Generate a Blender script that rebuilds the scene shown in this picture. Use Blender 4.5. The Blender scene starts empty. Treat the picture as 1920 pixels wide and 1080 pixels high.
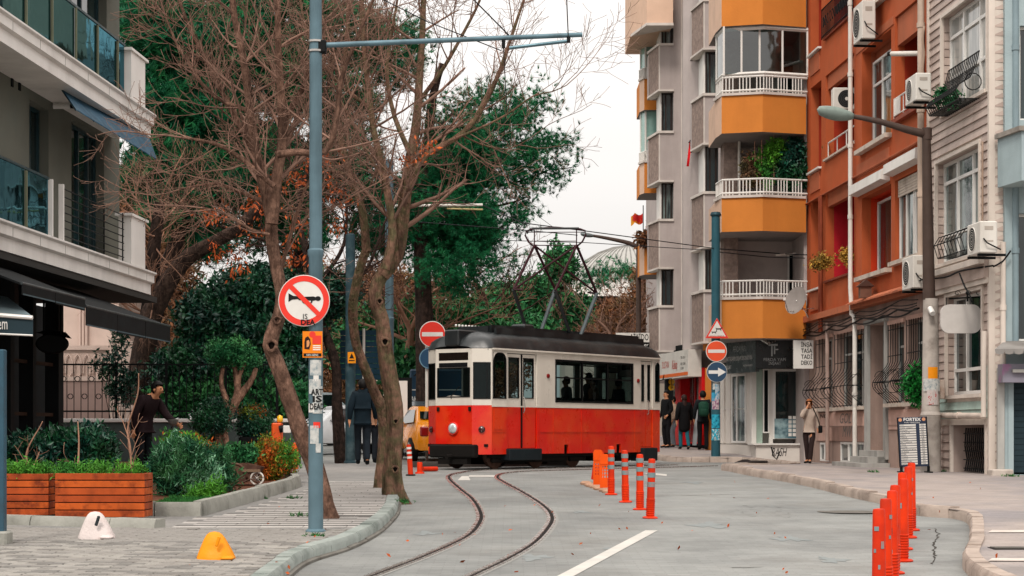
import bpy, math, random
import numpy as np
from mathutils import Vector, Matrix
random.seed(7); rng = np.random.default_rng(7)
S = bpy.context.scene
COL = S.collection
R = math.radians
# ---------------------------------------------------------------- camera, sky, sun, exposure
F, CX, HY, ZC = 3500.0, 960.0, 812.0, 1.7        # focal length in pixels of the 1920 frame, principal column, eye-level row, eye height
cam_d = bpy.data.cameras.new('camera'); cam = bpy.data.objects.new('camera', cam_d); COL.objects.link(cam)
cam.location = (0, 0, ZC); cam.rotation_euler = (R(90), 0, 0)
cam_d.sensor_width = 36; cam_d.lens = 36 * F / 1920; cam_d.shift_y = (HY - 540) / 1920
cam_d.clip_start = 0.5; cam_d.clip_end = 3000
S.camera = cam
S.view_settings.view_transform = 'Standard'; S.view_settings.look = 'None'
S.view_settings.exposure = 0.48; S.view_settings.gamma = 1; S.view_settings.use_curve_mapping = False
SUN_EL, SUN_AZ = 48, 196                           # soft bright patch of an overcast sky, behind the camera and to the left
W_ = bpy.data.worlds.new('World'); S.world = W_; W_.use_nodes = True
nt = W_.node_tree; nt.nodes.clear()
def wn(t, **k):
 n = nt.nodes.new(t)
 for a, b in k.items(): setattr(n, a, b)
 return n
out = wn('ShaderNodeOutputWorld'); bg = wn('ShaderNodeBackground'); bg.inputs[1].default_value = 0.1
sky = wn('ShaderNodeTexSky', sky_type='NISHITA', sun_disc=False, sun_elevation=R(SUN_EL), sun_rotation=R(SUN_AZ))
hs = wn('ShaderNodeHueSaturation'); hs.inputs['Saturation'].default_value = 0.25
tc = wn('ShaderNodeTexCoord'); sp = wn('ShaderNodeSeparateXYZ')
mr = wn('ShaderNodeMapRange'); mr.inputs['From Min'].default_value = 0.02; mr.inputs['From Max'].default_value = 0.95
mr.inputs['To Min'].default_value = 5.9; mr.inputs['To Max'].default_value = 18.0
ns = wn('ShaderNodeTexNoise'); ns.inputs['Scale'].default_value = 2.2; ns.inputs['Detail'].default_value = 5
mp = wn('ShaderNodeMapping'); mp.inputs['Scale'].default_value = (1, 1, 3.5)
nr = wn('ShaderNodeMapRange'); nr.inputs['From Min'].default_value = .35; nr.inputs['From Max'].default_value = .7
nr.inputs['To Min'].default_value = 0.93; nr.inputs['To Max'].default_value = 1.06
mu = wn('ShaderNodeMath', operation='MULTIPLY'); vm = wn('ShaderNodeVectorMath', operation='SCALE')
tint = wn('ShaderNodeRGB'); tint.outputs[0].default_value = (1.0, .955, .915, 1)
mx = wn('ShaderNodeMix', data_type='RGBA'); mx.inputs[0].default_value = .88
L = nt.links.new
L(tc.outputs['Generated'], sp.inputs[0]); L(sp.outputs['Z'], mr.inputs['Value'])
L(tc.outputs['Generated'], mp.inputs[0]); L(mp.outputs[0], ns.inputs['Vector']); L(ns.outputs['Fac'], nr.inputs['Value'])
L(mr.outputs[0], mu.inputs[0]); L(nr.outputs[0], mu.inputs[1]); L(tint.outputs[0], vm.inputs[0]); L(mu.outputs[0], vm.inputs['Scale'])
L(sky.outputs[0], hs.inputs['Color']); L(hs.outputs[0], mx.inputs['A']); L(vm.outputs[0], mx.inputs['B'])
L(mx.outputs['Result'], bg.inputs[0]); L(bg.outputs[0], out.inputs[0])
sd = bpy.data.lights.new('sun', 'SUN'); sun = bpy.data.objects.new('sun', sd); COL.objects.link(sun)
sd.energy = 1.5; sd.angle = R(11); sd.color = (1, .93, .85)
_a, _e = R(SUN_AZ), R(SUN_EL)
_to = Vector((math.sin(_a) * math.cos(_e), math.cos(_a) * math.cos(_e), math.sin(_e)))
sun.rotation_euler = _to.to_track_quat('Z', 'Y').to_euler()
# ---------------------------------------------------------------- helpers
def lin(h):
 if not isinstance(h, str): return tuple(h)
 v = [int(h[i:i+2], 16) / 255 for i in (1, 3, 5)]
 return tuple(x / 12.92 if x < .04045 else ((x + .055) / 1.055) ** 2.4 for x in v)
def gz(X, Y):
 X = np.asarray(X, float); Y = np.asarray(Y, float)
 b = np.where(Y < 39, .023 * Y, np.where(Y < 48, .897, .897 + (np.minimum(Y, 90) - 48) * .0195))
 t = np.clip((X - 6.2) / 1.4, 0, 1); t = t * t * (3 - 2 * t)
 r = np.minimum(b, .80)
 return b * (1 - t) + r * t
PAV = .13
def gp(px, py, h=0.0):
 """point of the ground (raised by h) seen at a picture position"""
 lo, hi = 5.0, 120.0
 k = (px - CX) / F
 for _ in range(50):
  m = (lo + hi) / 2
  y = HY + F * (ZC - float(gz(k * m, m)) - h) / m
  if y > py: lo = m
  else: hi = m
 Y = (lo + hi) / 2
 return Vector((k * Y, Y, float(gz(k * Y, Y)) + h))
def at(px, py, Y): return Vector(((px - CX) * Y / F, Y, ZC - (py - HY) * Y / F))
def on(X, Y, h=0.0): return Vector((X, Y, float(gz(X, Y)) + h))
ROOTM = {}
class MB:
 def __init__(s, xf=None): s.V, s.Fc, s.n, s.xf = [], [], 0, xf
 def add(s, v, faces, mi=0):
  v = np.asarray(v, float).reshape(-1, 3)
  if s.xf is not None: v = s.xf(v)
  s.V.append(v)
  by = {}
  for f in faces: by.setdefault(len(f), []).append(f)
  for k, fs in by.items(): s.Fc.append((np.asarray(fs, int) + s.n, mi))
  s.n += len(v); return s
 def raw(s, v, f, mi=0):
  v = np.asarray(v, float)
  if s.xf is not None: v = s.xf(v)
  s.V.append(v); s.Fc.append((np.asarray(f, int) + s.n, mi)); s.n += len(v); return s
 def box(s, x0, x1, y0, y1, z0, z1, mi=0, bev=0.0):
  if x0 > x1: x0, x1 = x1, x0
  if y0 > y1: y0, y1 = y1, y0
  if z0 > z1: z0, z1 = z1, z0
  if bev:
   b = min(bev, (x1-x0)*.4, (y1-y0)*.4, (z1-z0)*.4)
   ring = lambda i, z: [(x0+i, y0+i+0, z)]
   def rr(e, z, c):
    return [(x0+e+c, y0+e, z), (x1-e-c, y0+e, z), (x1-e, y0+e+c, z), (x1-e, y1-e-c, z),
      (x1-e-c, y1-e, z), (x0+e+c, y1-e, z), (x0+e, y1-e-c, z), (x0+e, y0+e+c, z)]
   v = rr(b, z0, b*.5) + rr(0, z0+b, b) + rr(0, z1-b, b) + rr(b, z1, b*.5)
   f = [tuple(range(7, -1, -1)), tuple(range(24, 32))]
   for k in range(3):
    for i in range(8):
     j = (i+1) % 8; f.append((k*8+i, k*8+j, k*8+8+j, k*8+8+i))
   return s.add(v, f, mi)
  v = [(x0,y0,z0),(x1,y0,z0),(x1,y1,z0),(x0,y1,z0),(x0,y0,z1),(x1,y0,z1),(x1,y1,z1),(x0,y1,z1)]
  return s.add(v, [(0,3,2,1),(4,5,6,7),(0,1,5,4),(1,2,6,5),(2,3,7,6),(3,0,4,7)], mi)
 def prism(s, poly, z0, z1, mi=0, axis='z'):
  n = len(poly)
  def p(a, b, c): return {'z': (a, b, c), 'y': (a, c, b), 'x': (c, a, b)}[axis]
  v = [p(a, b, z0) for a, b in poly] + [p(a, b, z1) for a, b in poly]
  f = [tuple(range(n-1, -1, -1)), tuple(range(n, 2*n))] + [(i, (i+1) % n, n+(i+1) % n, n+i) for i in range(n)]
  return s.add(v, f, mi)
 def tube(s, pts, r, n=8, mi=0, cap=True):
  pts = np.asarray(pts, float); m = len(pts)
  r = np.full(m, r, float) if np.isscalar(r) else np.asarray(r, float)
  t = np.gradient(pts, axis=0); t /= np.linalg.norm(t, axis=1, keepdims=True) + 1e-12
  ref = np.array([0, 0, 1.]) if abs(t[0][2]) < .8 else np.array([1., 0, 0])
  A = np.cross(t, ref); nn = np.linalg.norm(A, axis=1, keepdims=True)
  if nn.min() < .15:
   ref = np.array([.37, .81, .45]); A = np.cross(t, ref); nn = np.linalg.norm(A, axis=1, keepdims=True)
  A /= nn + 1e-9; B = np.cross(t, A)
  an = np.arange(n) * 2 * math.pi / n
  v = pts[:, None] + r[:, None, None] * (np.cos(an)[None, :, None] * A[:, None] + np.sin(an)[None, :, None] * B[:, None])
  i = np.arange(n); j = (i + 1) % n
  f = np.concatenate([np.stack([k*n+i, k*n+n+i, k*n+n+j, k*n+j], 1) for k in range(m-1)])
  s.raw(v.reshape(-1, 3), f, mi)
  if cap and n > 3:
   s.Fc.append((np.array([list(range(s.n-m*n, s.n-m*n+n))]), mi)); s.Fc.append((np.array([list(range(s.n-1, s.n-n-1, -1))]), mi))
  return s
 def lathe(s, prof, c=(0, 0, 0), n=16, mi=0, ax='z', sx=1, sy=1):
  v = []; m = len(prof)
  for r, z in prof:
   for k in range(n):
    a = 2*math.pi*k/n; x, y = r*math.cos(a)*sx, r*math.sin(a)*sy
    v.append({'z': (c[0]+x, c[1]+y, c[2]+z), 'y': (c[0]+x, c[1]+z, c[2]+y), 'x': (c[0]+z, c[1]+x, c[2]+y)}[ax])
  f = []
  for k in range(m-1):
   for i in range(n):
    j = (i+1) % n; q = (k*n+i, k*n+j, k*n+n+j, k*n+n+i)
    f.append(q if ax != 'y' else q[::-1])
  a, b = tuple(range(n-1, -1, -1)), tuple(range((m-1)*n, m*n))
  f += [a, b] if ax != 'y' else [a[::-1], b[::-1]]
  return s.add(v, f, mi)
 def quad(s, a, b, c, d, mi=0): return s.add([a, b, c, d], [(0, 1, 2, 3)], mi)
 def mesh(s, name, mats, smooth=False, off=None, auto=None):
  me = bpy.data.meshes.new(name)
  v = np.concatenate(s.V) if s.V else np.zeros((0, 3))
  if off is not None: v = v - np.asarray(off)[None]
  me.vertices.add(len(v)); me.vertices.foreach_set('co', v.ravel())
  ls, st, tot, mi = [], [], [], []; o = 0
  for f, m in s.Fc:
   k = f.shape[1]; ls.append(f.ravel()); st.append(o + np.arange(len(f)) * k); tot.append(np.full(len(f), k)); mi.append(np.full(len(f), m)); o += f.size
  if ls:
   ls = np.concatenate(ls); me.loops.add(len(ls)); me.loops.foreach_set('vertex_index', ls)
   st = np.concatenate(st); me.polygons.add(len(st)); me.polygons.foreach_set('loop_start', st)
   me.polygons.foreach_set('material_index', np.concatenate(mi))
  for m in (mats if isinstance(mats, (list, tuple)) else [mats]): me.materials.append(m)
  me.update(calc_edges=True)
  me.polygons.foreach_set('use_smooth', np.full(len(me.polygons), bool(smooth)))
  if auto: me.set_sharp_from_angle(angle=R(auto))
  return me
 def obj(s, name, mats, parent=None, smooth=False, auto=None, **tags):
  me = s.mesh(name, mats, smooth or bool(auto), auto=auto)
  if parent is not None:
   q = parent
   while q.parent is not None: q = q.parent
   if q.name in ROOTM: me.transform(ROOTM[q.name])
  return link(name, me, parent, **tags)
def link(name, me, parent=None, **tags):
 o = bpy.data.objects.new(name, me); COL.objects.link(o)
 if parent is not None: o.parent = parent
 tag(o, **tags); return o
def tag(o, label=None, cat=None, group=None, kind=None):
 if label: o['label'] = label
 if cat: o['category'] = cat
 if group: o['group'] = group
 if kind: o['kind'] = kind
 return o
def thing(name, loc, label=None, cat=None, group=None, rz=0, kind=None, local=False):
 o = bpy.data.objects.new(name, None); COL.objects.link(o); o.location = Vector(loc); o.rotation_euler = (0, 0, rz)
 o.empty_display_size = .2
 if not local: ROOTM[o.name] = Matrix.LocRotScale(Vector(loc), Matrix.Rotation(rz, 3, 'Z'), None).inverted()
 return tag(o, label, cat, group, kind)
def dup(root, loc, rz=None, label=None, scale=None, group=None):
 def cp(o, par):
  c = o.copy(); COL.objects.link(c)
  if par is not None: c.parent = par
  for ch in list(o.children): cp(ch, c)
  return c
 c = cp(root, None); c.location = Vector(loc)
 if rz is not None: c.rotation_euler = (0, 0, rz)
 if scale: c.scale = (scale,)*3 if np.isscalar(scale) else scale
 if label: c['label'] = label
 if group: c['group'] = group
 return c
class Frame:
 """a vertical wall plane: u runs along it (away from the camera), d sticks out of it, z is up"""
 def __init__(s, O, U):
  s.O = np.array(O[:2], float); s.U = np.array(U, float) / np.linalg.norm(U); s.N = np.array(s.perp())
 side = 1
 def perp(s): return (-s.U[1], s.U[0])
 def u(s, px, d=0):
  k = (px - CX) / F; o = s.O + s.N * d
  return -(o[0] - k * o[1]) / (s.U[0] - k * s.U[1])
 def Y(s, px, d=0): return (s.O + s.N * d + s.U * s.u(px, d))[1]
 def z(s, px, py, d=0): return ZC - (py - HY) * s.Y(px, d) / F
 def P(s, u, d, z): p = s.O + s.U * u + s.N * d; return Vector((p[0], p[1], z))
 def xf(s, v):
  v = np.asarray(v, float); p = s.O[None] + v[:, 0:1] * s.U[None] + v[:, 1:2] * s.N[None]
  return np.concatenate([p, v[:, 2:3]], 1)
 def mb(s): return MB(s.xf)
 def rot(s): return math.atan2(s.U[1], s.U[0])
class FrameL(Frame):
 def perp(s): return (s.U[1], -s.U[0])
# ---------------------------------------------------------------- materials
_M = {}
def mat(name, col, rough=.7, var=.12, scale=3.0, bump=0.0, bscale=40.0, metal=0.0, dirt=0.0, dcol='#3a3129', dscale=1.2, streak=False,
  island=0.0, col2=None, c2=(.45, .6), c2scale=2.0, spec=.5, coat=0.0, detail=6, emit=None):
 if name in _M: return _M[name]
 m = bpy.data.materials.new(name); m.use_nodes = True; t = m.node_tree; N = t.nodes; LL = t.links.new
 b = N['Principled BSDF']; b.inputs['Roughness'].default_value = rough; b.inputs['Metallic'].default_value = metal
 b.inputs['Specular IOR Level'].default_value = spec if rough < .45 else min(spec, .16); b.inputs['Coat Weight'].default_value = coat; b.inputs['Coat Roughness'].default_value = .12
 g = N.new('ShaderNodeNewGeometry')
 def noise(sc, det=detail, vec=None, sz=1.0):
  n = N.new('ShaderNodeTexNoise'); n.inputs['Scale'].default_value = sc; n.inputs['Detail'].default_value = det; n.inputs['Roughness'].default_value = .6
  if sz != 1.0:
   q = N.new('ShaderNodeMapping'); q.inputs['Scale'].default_value = (1, 1, sz); LL(g.outputs['Position'], q.inputs[0]); LL(q.outputs[0], n.inputs['Vector'])
  else: LL(g.outputs['Position'], n.inputs['Vector'])
  return n.outputs['Fac']
 def rng_(src, a, b_, c, d):
  q = N.new('ShaderNodeMapRange'); LL(src, q.inputs['Value'])
  for k, x in zip(('From Min', 'From Max', 'To Min', 'To Max'), (a, b_, c, d)): q.inputs[k].default_value = x
  return q.outputs[0]
 def mix(fac, A, B):
  q = N.new('ShaderNodeMix'); q.data_type = 'RGBA'
  for s_, x in (('Factor', fac), ('A', A), ('B', B)):
   i = q.inputs[0] if s_ == 'Factor' else q.inputs[s_]
   if isinstance(x, (int, float)): i.default_value = x
   elif isinstance(x, tuple): i.default_value = x + (1,)
   else: LL(x, i)
  return q.outputs['Result']
 base = lin(col)
 c = base
 if col2: c = mix(rng_(noise(c2scale), c2[0], c2[1], 0, 1), base, lin(col2))
 if var:
  f = rng_(noise(scale), .3, .7, 1 - var, 1 + var)
  h = N.new('ShaderNodeHueSaturation'); LL(f, h.inputs['Value'])
  if isinstance(c, tuple): h.inputs['Color'].default_value = c + (1,)
  else: LL(c, h.inputs['Color'])
  c = h.outputs[0]
 if island:
  h = N.new('ShaderNodeHueSaturation'); LL(rng_(g.outputs['Random Per Island'], 0, 1, 1 - island, 1 + island), h.inputs['Value'])
  if isinstance(c, tuple): h.inputs['Color'].default_value = c + (1,)
  else: LL(c, h.inputs['Color'])
  c = h.outputs[0]
 if dirt:
  f = rng_(noise(dscale, 8, sz=.12 if streak else 1.0), .48, .72, 0, dirt)
  c = mix(f, c, lin(dcol))
 if isinstance(c, tuple): b.inputs['Base Color'].default_value = c + (1,)
 else: LL(c, b.inputs['Base Color'])
 if bump:
  bp = N.new('ShaderNodeBump'); bp.inputs['Strength'].default_value = bump; bp.inputs['Distance'].default_value = .02
  LL(noise(bscale, 5), bp.inputs['Height']); LL(bp.outputs[0], b.inputs['Normal'])
 if rough < .6 and var: LL(rng_(noise(scale * 2.3), .3, .7, max(.02, rough * .75), min(1, rough * 1.35)), b.inputs['Roughness'])
 _M[name] = m; return m
def glassm(name, tint_, alpha=.35, rough=.03, ior=1.45, gc='#ffffff'):
 if name in _M: return _M[name]
 m = bpy.data.materials.new(name); m.use_nodes = True; t = m.node_tree; N = t.nodes; LL = t.links.new; N.clear()
 o = N.new('ShaderNodeOutputMaterial'); gl = N.new('ShaderNodeBsdfGlossy'); gl.inputs['Roughness'].default_value = rough; gl.inputs[0].default_value = lin(gc) + (1,)
 tr = N.new('ShaderNodeBsdfTransparent'); tr.inputs[0].default_value = lin(tint_) + (1,)
 fr = N.new('ShaderNodeFresnel'); fr.inputs[0].default_value = ior
 ad = N.new('ShaderNodeMath'); ad.operation = 'MULTIPLY_ADD'; ad.inputs[1].default_value = 1.0; ad.inputs[2].default_value = alpha * .2
 nz = N.new('ShaderNodeTexNoise'); nz.inputs['Scale'].default_value = 1.7; bp = N.new('ShaderNodeBump'); bp.inputs['Strength'].default_value = .06; bp.inputs['Distance'].default_value = .05
 ge = N.new('ShaderNodeNewGeometry'); LL(ge.outputs['Position'], nz.inputs['Vector']); LL(nz.outputs['Fac'], bp.inputs['Height']); LL(bp.outputs[0], gl.inputs['Normal'])
 x = N.new('ShaderNodeMixShader'); LL(fr.outputs[0], ad.inputs[0]); LL(ad.outputs[0], x.inputs[0]); LL(tr.outputs[0], x.inputs[1]); LL(gl.outputs[0], x.inputs[2]); LL(x.outputs[0], o.inputs[0])
 _M[name] = m; return m
def panem(name, dark, light, sc=.8, rough=.05):
 """window glass with a dim room and curtains behind: dark glossy sheet with soft vertical folds"""
 if name in _M: return _M[name]
 m = bpy.data.materials.new(name); m.use_nodes = True; t = m.node_tree; N = t.nodes; LL = t.links.new; b = N['Principled BSDF']
 g = N.new('ShaderNodeNewGeometry'); q = N.new('ShaderNodeMapping'); q.inputs['Scale'].default_value = (1, 1, .15); LL(g.outputs['Position'], q.inputs[0])
 n = N.new('ShaderNodeTexNoise'); n.inputs['Scale'].default_value = sc * 4; n.inputs['Detail'].default_value = 3; LL(q.outputs[0], n.inputs['Vector'])
 r = N.new('ShaderNodeMapRange'); r.inputs[1].default_value = .45; r.inputs[2].default_value = .7; LL(n.outputs['Fac'], r.inputs[0])
 x = N.new('ShaderNodeMix'); x.data_type = 'RGBA'; x.inputs['A'].default_value = lin(dark) + (1,); x.inputs['B'].default_value = lin(light) + (1,)
 LL(r.outputs[0], x.inputs[0]); LL(x.outputs['Result'], b.inputs['Base Color']); b.inputs['Roughness'].default_value = rough
 b.inputs['Specular IOR Level'].default_value = .9
 n2 = N.new('ShaderNodeTexNoise'); n2.inputs['Scale'].default_value = 1.3; LL(g.outputs['Position'], n2.inputs['Vector'])
 bp = N.new('ShaderNodeBump'); bp.inputs['Strength'].default_value = .12; bp.inputs['Distance'].default_value = .05; LL(n2.outputs['Fac'], bp.inputs['Height']); LL(bp.outputs[0], b.inputs['Normal'])
 _M[name] = m; return m
def paving_mat(name, ca, cb, w, h, mortar, depth):
 """fine block pattern for surfaces whose blocks are too small to tell apart"""
 m = mat(name, ca, rough=.75, var=.15, scale=.8, col2=cb, c2=(.42, .62), c2scale=.55, dirt=.5, dcol='#5b5650', dscale=.8, bump=.3, bscale=60, spec=.35)
 t = m.node_tree; N = t.nodes; LL = t.links.new; b = N['Principled BSDF']
 src = b.inputs['Base Color'].links[0].from_socket
 g = N.new('ShaderNodeNewGeometry'); br = N.new('ShaderNodeTexBrick'); LL(g.outputs['Position'], br.inputs['Vector'])
 br.inputs['Scale'].default_value = 1; br.inputs['Brick Width'].default_value = w; br.inputs['Row Height'].default_value = h
 br.inputs['Mortar Size'].default_value = mortar; br.inputs['Mortar Smooth'].default_value = .6
 br.inputs['Color1'].default_value = (.93, .93, .93, 1); br.inputs['Color2'].default_value = (1.06, 1.06, 1.06, 1); br.inputs['Mortar'].default_value = (.88, .87, .865, 1)
 x = N.new('ShaderNodeMix'); x.data_type = 'RGBA'; x.blend_type = 'MULTIPLY'; x.inputs[0].default_value = 1
 LL(src, x.inputs['A']); LL(br.outputs['Color'], x.inputs['B']); LL(x.outputs['Result'], b.inputs['Base Color'])
 bp = N.new('ShaderNodeBump'); bp.inputs['Strength'].default_value = .5; bp.inputs['Distance'].default_value = depth; bp.invert = True
 LL(br.outputs['Fac'], bp.inputs['Height'])
 old = b.inputs['Normal'].links[0].from_node; LL(bp.outputs[0], old.inputs['Normal'])
 return m
M_road = paving_mat('road paving', '#8a8b88', '#777876', .22, .11, .006, .004)
M_pav = paving_mat('pavement blocks', '#8b8884', '#7b7a78', .24, .12, .008, .006)
M_pavr = paving_mat('right pavement blocks', '#9c918b', '#868080', .24, .12, .007, .005)
M_ground = mat('ground earth', '#5c5a50', .95, .2, 1)
M_soil = mat('garden soil', '#5e3a2b', .95, .3, 4, bump=.8, bscale=14, dirt=.5, dcol='#2a1a12')
M_kerb = mat('kerb concrete', '#96958d', .85, .14, 2.5, bump=.4, bscale=30, dirt=.55, dcol='#4b4a43', dscale=2, island=.06)
M_kerbw = mat('kerb concrete warm', '#a6978c', .85, .14, 2.5, bump=.5, bscale=30, dirt=.6, dcol='#564a42', dscale=2)
M_kerbg = mat('kerb concrete mossy', '#8f9590', .85, .16, 2.5, bump=.4, bscale=30, dirt=.6, dcol='#46524b', dscale=2)
M_paint = mat('road paint', '#bcb8b1', .7, .12, 3, dirt=.6, dcol='#9a9a97', dscale=6)
M_steel = mat('rail steel', '#c2bdb8', .24, .12, 5, metal=.85, dirt=.25, dcol='#6a5246', dscale=6)
M_rust = mat('rusty steel', '#4a352c', .7, .25, 6, metal=.3)
M_black = mat('black iron', '#090b0c', .6, .2, 5)
M_white = mat('white paint', '#d6d2cc', .5, .06, 2, dirt=.25, dcol='#8b857b', dscale=1.5, streak=True)
M_frame = mat('white window frame', '#dedbd6', .35, .04, 3, dirt=.15, dcol='#8b857b')
M_plastw = mat('white appliance plastic', '#cfcac2', .45, .05, 3, dirt=.3, dcol='#8d8375', dscale=2.5, streak=True)
M_pole = mat('painted steel pole', '#5e7680', .45, .14, 3, metal=.25, dirt=.6, dcol='#323c40', dscale=3, streak=True)
M_poled = mat('dark teal pole', '#29444c', .5, .14, 3, metal=.2, dirt=.4, dcol='#18262b', dscale=3, streak=True)
M_glass = panem('dark window glass', '#0b1a1c', '#20393a')
M_glass2 = panem('curtained window glass', '#17272a', '#7f8f8a', 1.0)
M_glassw = panem('painted sky reflection glass', '#8d8f8c', '#c9c5be', 1.2)  # pale tones paint the sky's reflection into the clad house's top window
M_clear = glassm('clear glass', '#8fb0ae', .4)
M_tramglass = glassm('tram glass', '#7d9393', .1, .03, 1.38, '#a5b5b8')
# ---------------------------------------------------------------- ground, road, pavements
def sheet(name, xs_of_y, ys, h, m, nx=14, smooth=True, lower=0, **t):
 mb = MB(); V = []; Fs = []
 for Y in ys:
  x0, x1 = xs_of_y(Y)
  for i in range(nx + 1):
   x = x0 + (x1 - x0) * i / nx; V.append((x, Y, float(gz(x, Y)) + h - lower))
 for j in range(len(ys) - 1):
  for i in range(nx): a = j*(nx+1)+i; Fs.append((a, a+1, a+nx+2, a+nx+1))
 mb.add(V, Fs); return mb.obj(name, m, smooth=smooth, kind='structure', **t)
ysG = list(np.linspace(-30, 100, 66)) + [130, 200, 400, 900, 2000]
xsG = sorted(set(list(np.linspace(-20, 20, 41)) + [-1500, -400, -120, -50, 50, 120, 400, 1500]))
mb = MB(); V = [(x, y, float(gz(x, y)) - .04) for y in ysG for x in xsG]; n = len(xsG)
mb.add(V, [(j*n+i, j*n+i+1, j*n+n+i+1, j*n+n+i) for j in range(len(ysG)-1) for i in range(n-1)])
mb.obj('ground', M_ground, smooth=True, kind='structure')
ROAD = sheet('road', lambda Y: (-30, 12), list(np.linspace(2, 86, 85)), 0, M_road, 42)
KL_px = [(575,1057),(650,1032),(700,1007),(725,987),(744,965),(748,948)]
KL = [gp(560, 1062)] + [gp(*p) for p in KL_px[1:]]
KL = [Vector((-2.02, 14.0, 0)), Vector((-2.03, 16.6, 0)), gp(575,1057), gp(650,1032), gp(700,1007), gp(725,987), gp(744,965), gp(748,947), Vector((-1.78, 30.5, 0)), Vector((-2.05, 34, 0)), Vector((-2.35, 38.5, 0)), Vector((-2.45, 41.6, 0))]
KR = [Vector((4.02, 13, 0)), gp(1816,1080), gp(1817,1030), gp(1818,992), gp(1808,978), gp(1775,971), gp(1720,967), gp(1665,948), gp(1600,934), gp(1500,909), gp(1400,891), gp(1352,882), Vector((4.72, 40.3, 0)), Vector((6.0, 40.9, 0)), Vector((6.5, 44, 0)), Vector((6.1, 48.9, 0)), Vector((4.6, 49.5, 0)), Vector((3.95, 51.5, 0)), Vector((3.9, 60, 0)), Vector((4.2, 82, 0))]
def smoothpath(P, step=.35):
 P = [Vector((p[0], p[1])) for p in P]; o = []
 for i in range(len(P)-1):
  p0 = P[max(i-1, 0)]; p1 = P[i]; p2 = P[i+1]; p3 = P[min(i+2, len(P)-1)]
  k = max(2, int((p2-p1).length / step))
  for j in range(k):
   t = j / k
   o.append(.5*((2*p1)+(p2-p0)*t+(2*p0-5*p1+4*p2-p3)*t*t+(3*p1-p0-3*p2+p3)*t**3))
 o.append(P[-1]); return o
KLs, KRs = smoothpath(KL), smoothpath(KR)
def xk(path, Y):
 ys = np.array([p[1] for p in path]); xs = np.array([p[0] for p in path]); i = np.argsort(ys); return float(np.interp(Y, ys[i], xs[i]))
PAVL = sheet('pavement_left', lambda Y: (-16, xk(KLs, Y) - .02), sorted(set(list(np.linspace(13, 41.6, 120)))), PAV, M_pav, 16, lower=.006)
PAVR = sheet('pavement_right', lambda Y: (xk(KRs, Y) + .02, 13), sorted(set(list(np.linspace(13, 38, 60)) + list(np.linspace(38, 52, 140)) + list(np.linspace(52, 82, 30)))), PAV, M_pavr, 22, lower=.006)
def kerb(path, side, parent, m, width=.16, length=.62, h=PAV, jit=.006, foot=None, drop=.12, name='kerb_stone'):
 pts = [Vector((p[0], p[1])) for p in path]; d = [0]
 for a, b in zip(pts, pts[1:]): d.append(d[-1] + (b-a).length)
 X = np.array([p[0] for p in pts]); Y = np.array([p[1] for p in pts]); D = np.array(d); s = 0; k = 0
 while s < D[-1] - .1:
  e = min(s + length * random.uniform(.85, 1.12), D[-1]); nseg = 2
  secs = []
  jz = random.uniform(-jit, jit)
  for q in range(nseg + 1):
   t = s + .006 + (e - s - .012) * q / nseg
   x, y = np.interp(t, D, X), np.interp(t, D, Y); t2 = min(t + .05, D[-1]); t1 = max(t2-.1, 0)
   dx, dy = np.interp(t2, D, X)-np.interp(t1, D, X), np.interp(t2, D, Y)-np.interp(t1, D, Y); l = math.hypot(dx, dy) or 1
   nx, ny = -dy/l*side, dx/l*side
   z = float(gz(x, y)); prof = [(0, -drop), (.0, h*.72), (.03, h + .004), (width, h + .004), (width, -drop)]
   secs += [(x+nx*w, y+ny*w, z+zz+(jz if zz > 0 else 0)) for w, zz in prof]
  fs = []
  for q in range(nseg):
   for i in range(4): fs.append((q*5+i, q*5+i+1, q*5+6+i, q*5+5+i))
  fs += [(4, 3, 2, 1, 0), tuple(range(nseg*5, nseg*5+5))]
  if side < 0: fs = [f[::-1] for f in fs]
  MB().add(secs, fs).obj(name, m, parent, auto=40); s = e; k += 1
kerb(KLs, 1, PAVL, M_kerbg, width=.17, h=.14)
kerb(KRs, -1, PAVR, M_kerbw, width=.16, h=.14, length=.5, jit=.012)
foot = [p for p in KLs if 16 < p[1] < 29.5]
off_ = [Vector((p[0] + .035, p[1] - .02)) for p in foot]
kerb(off_, 1, PAVL, mat('kerb footing', '#6d6a64', .9, .2, 3, dirt=.5), width=.05, h=.035, length=.62, name='kerb_footing')
M_slabl = mat('pale paving slab', '#aaa5a0', .8, .1, 3, island=.07, bump=.25, bscale=40, dirt=.3, dcol='#7d756e')
M_slabd = mat('dark paving slab', '#5f5c59', .8, .12, 3, island=.07, bump=.25, bscale=40, dirt=.3, dcol='#5a544e')
def slab(name, x0, x1, y0, y1, m, parent, h=PAV, t=.004):
 g = .004; z = [float(gz(x, y)) + h for x, y in ((x0,y0),(x1,y0),(x1,y1),(x0,y1))]; zz = random.uniform(0, .0015)
 e = .008
 v = [(x0+g, y0+g, z[0]-.02), (x1-g, y0+g, z[1]-.02), (x1-g, y1-g, z[2]-.02), (x0+g, y1-g, z[3]-.02),
      (x0+g, y0+g, z[0]+t*.5+zz), (x1-g, y0+g, z[1]+t*.5+zz), (x1-g, y1-g, z[2]+t*.5+zz), (x0+g, y1-g, z[3]+t*.5+zz),
      (x0+g+e, y0+g+e, z[0]+t+zz), (x1-g-e, y0+g+e, z[1]+t+zz), (x1-g-e, y1-g-e, z[2]+t+zz), (x0+g+e, y1-g-e, z[3]+t+zz)]
 f = [(8,9,10,11)] + [(4*k+i, 4*k+(i+1) % 4, 4*k+4+(i+1) % 4, 4*k+4+i) for k in range(2) for i in range(4)]
 return MB().add(v, f).obj(name, m, parent)
BED = [gp(277, 966, PAV), gp(383, 966, PAV), gp(470, 942, PAV), gp(553, 917, PAV), Vector((-3.42, 30.6, 0)), Vector((-3.9, 33.2, 0))]
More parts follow.
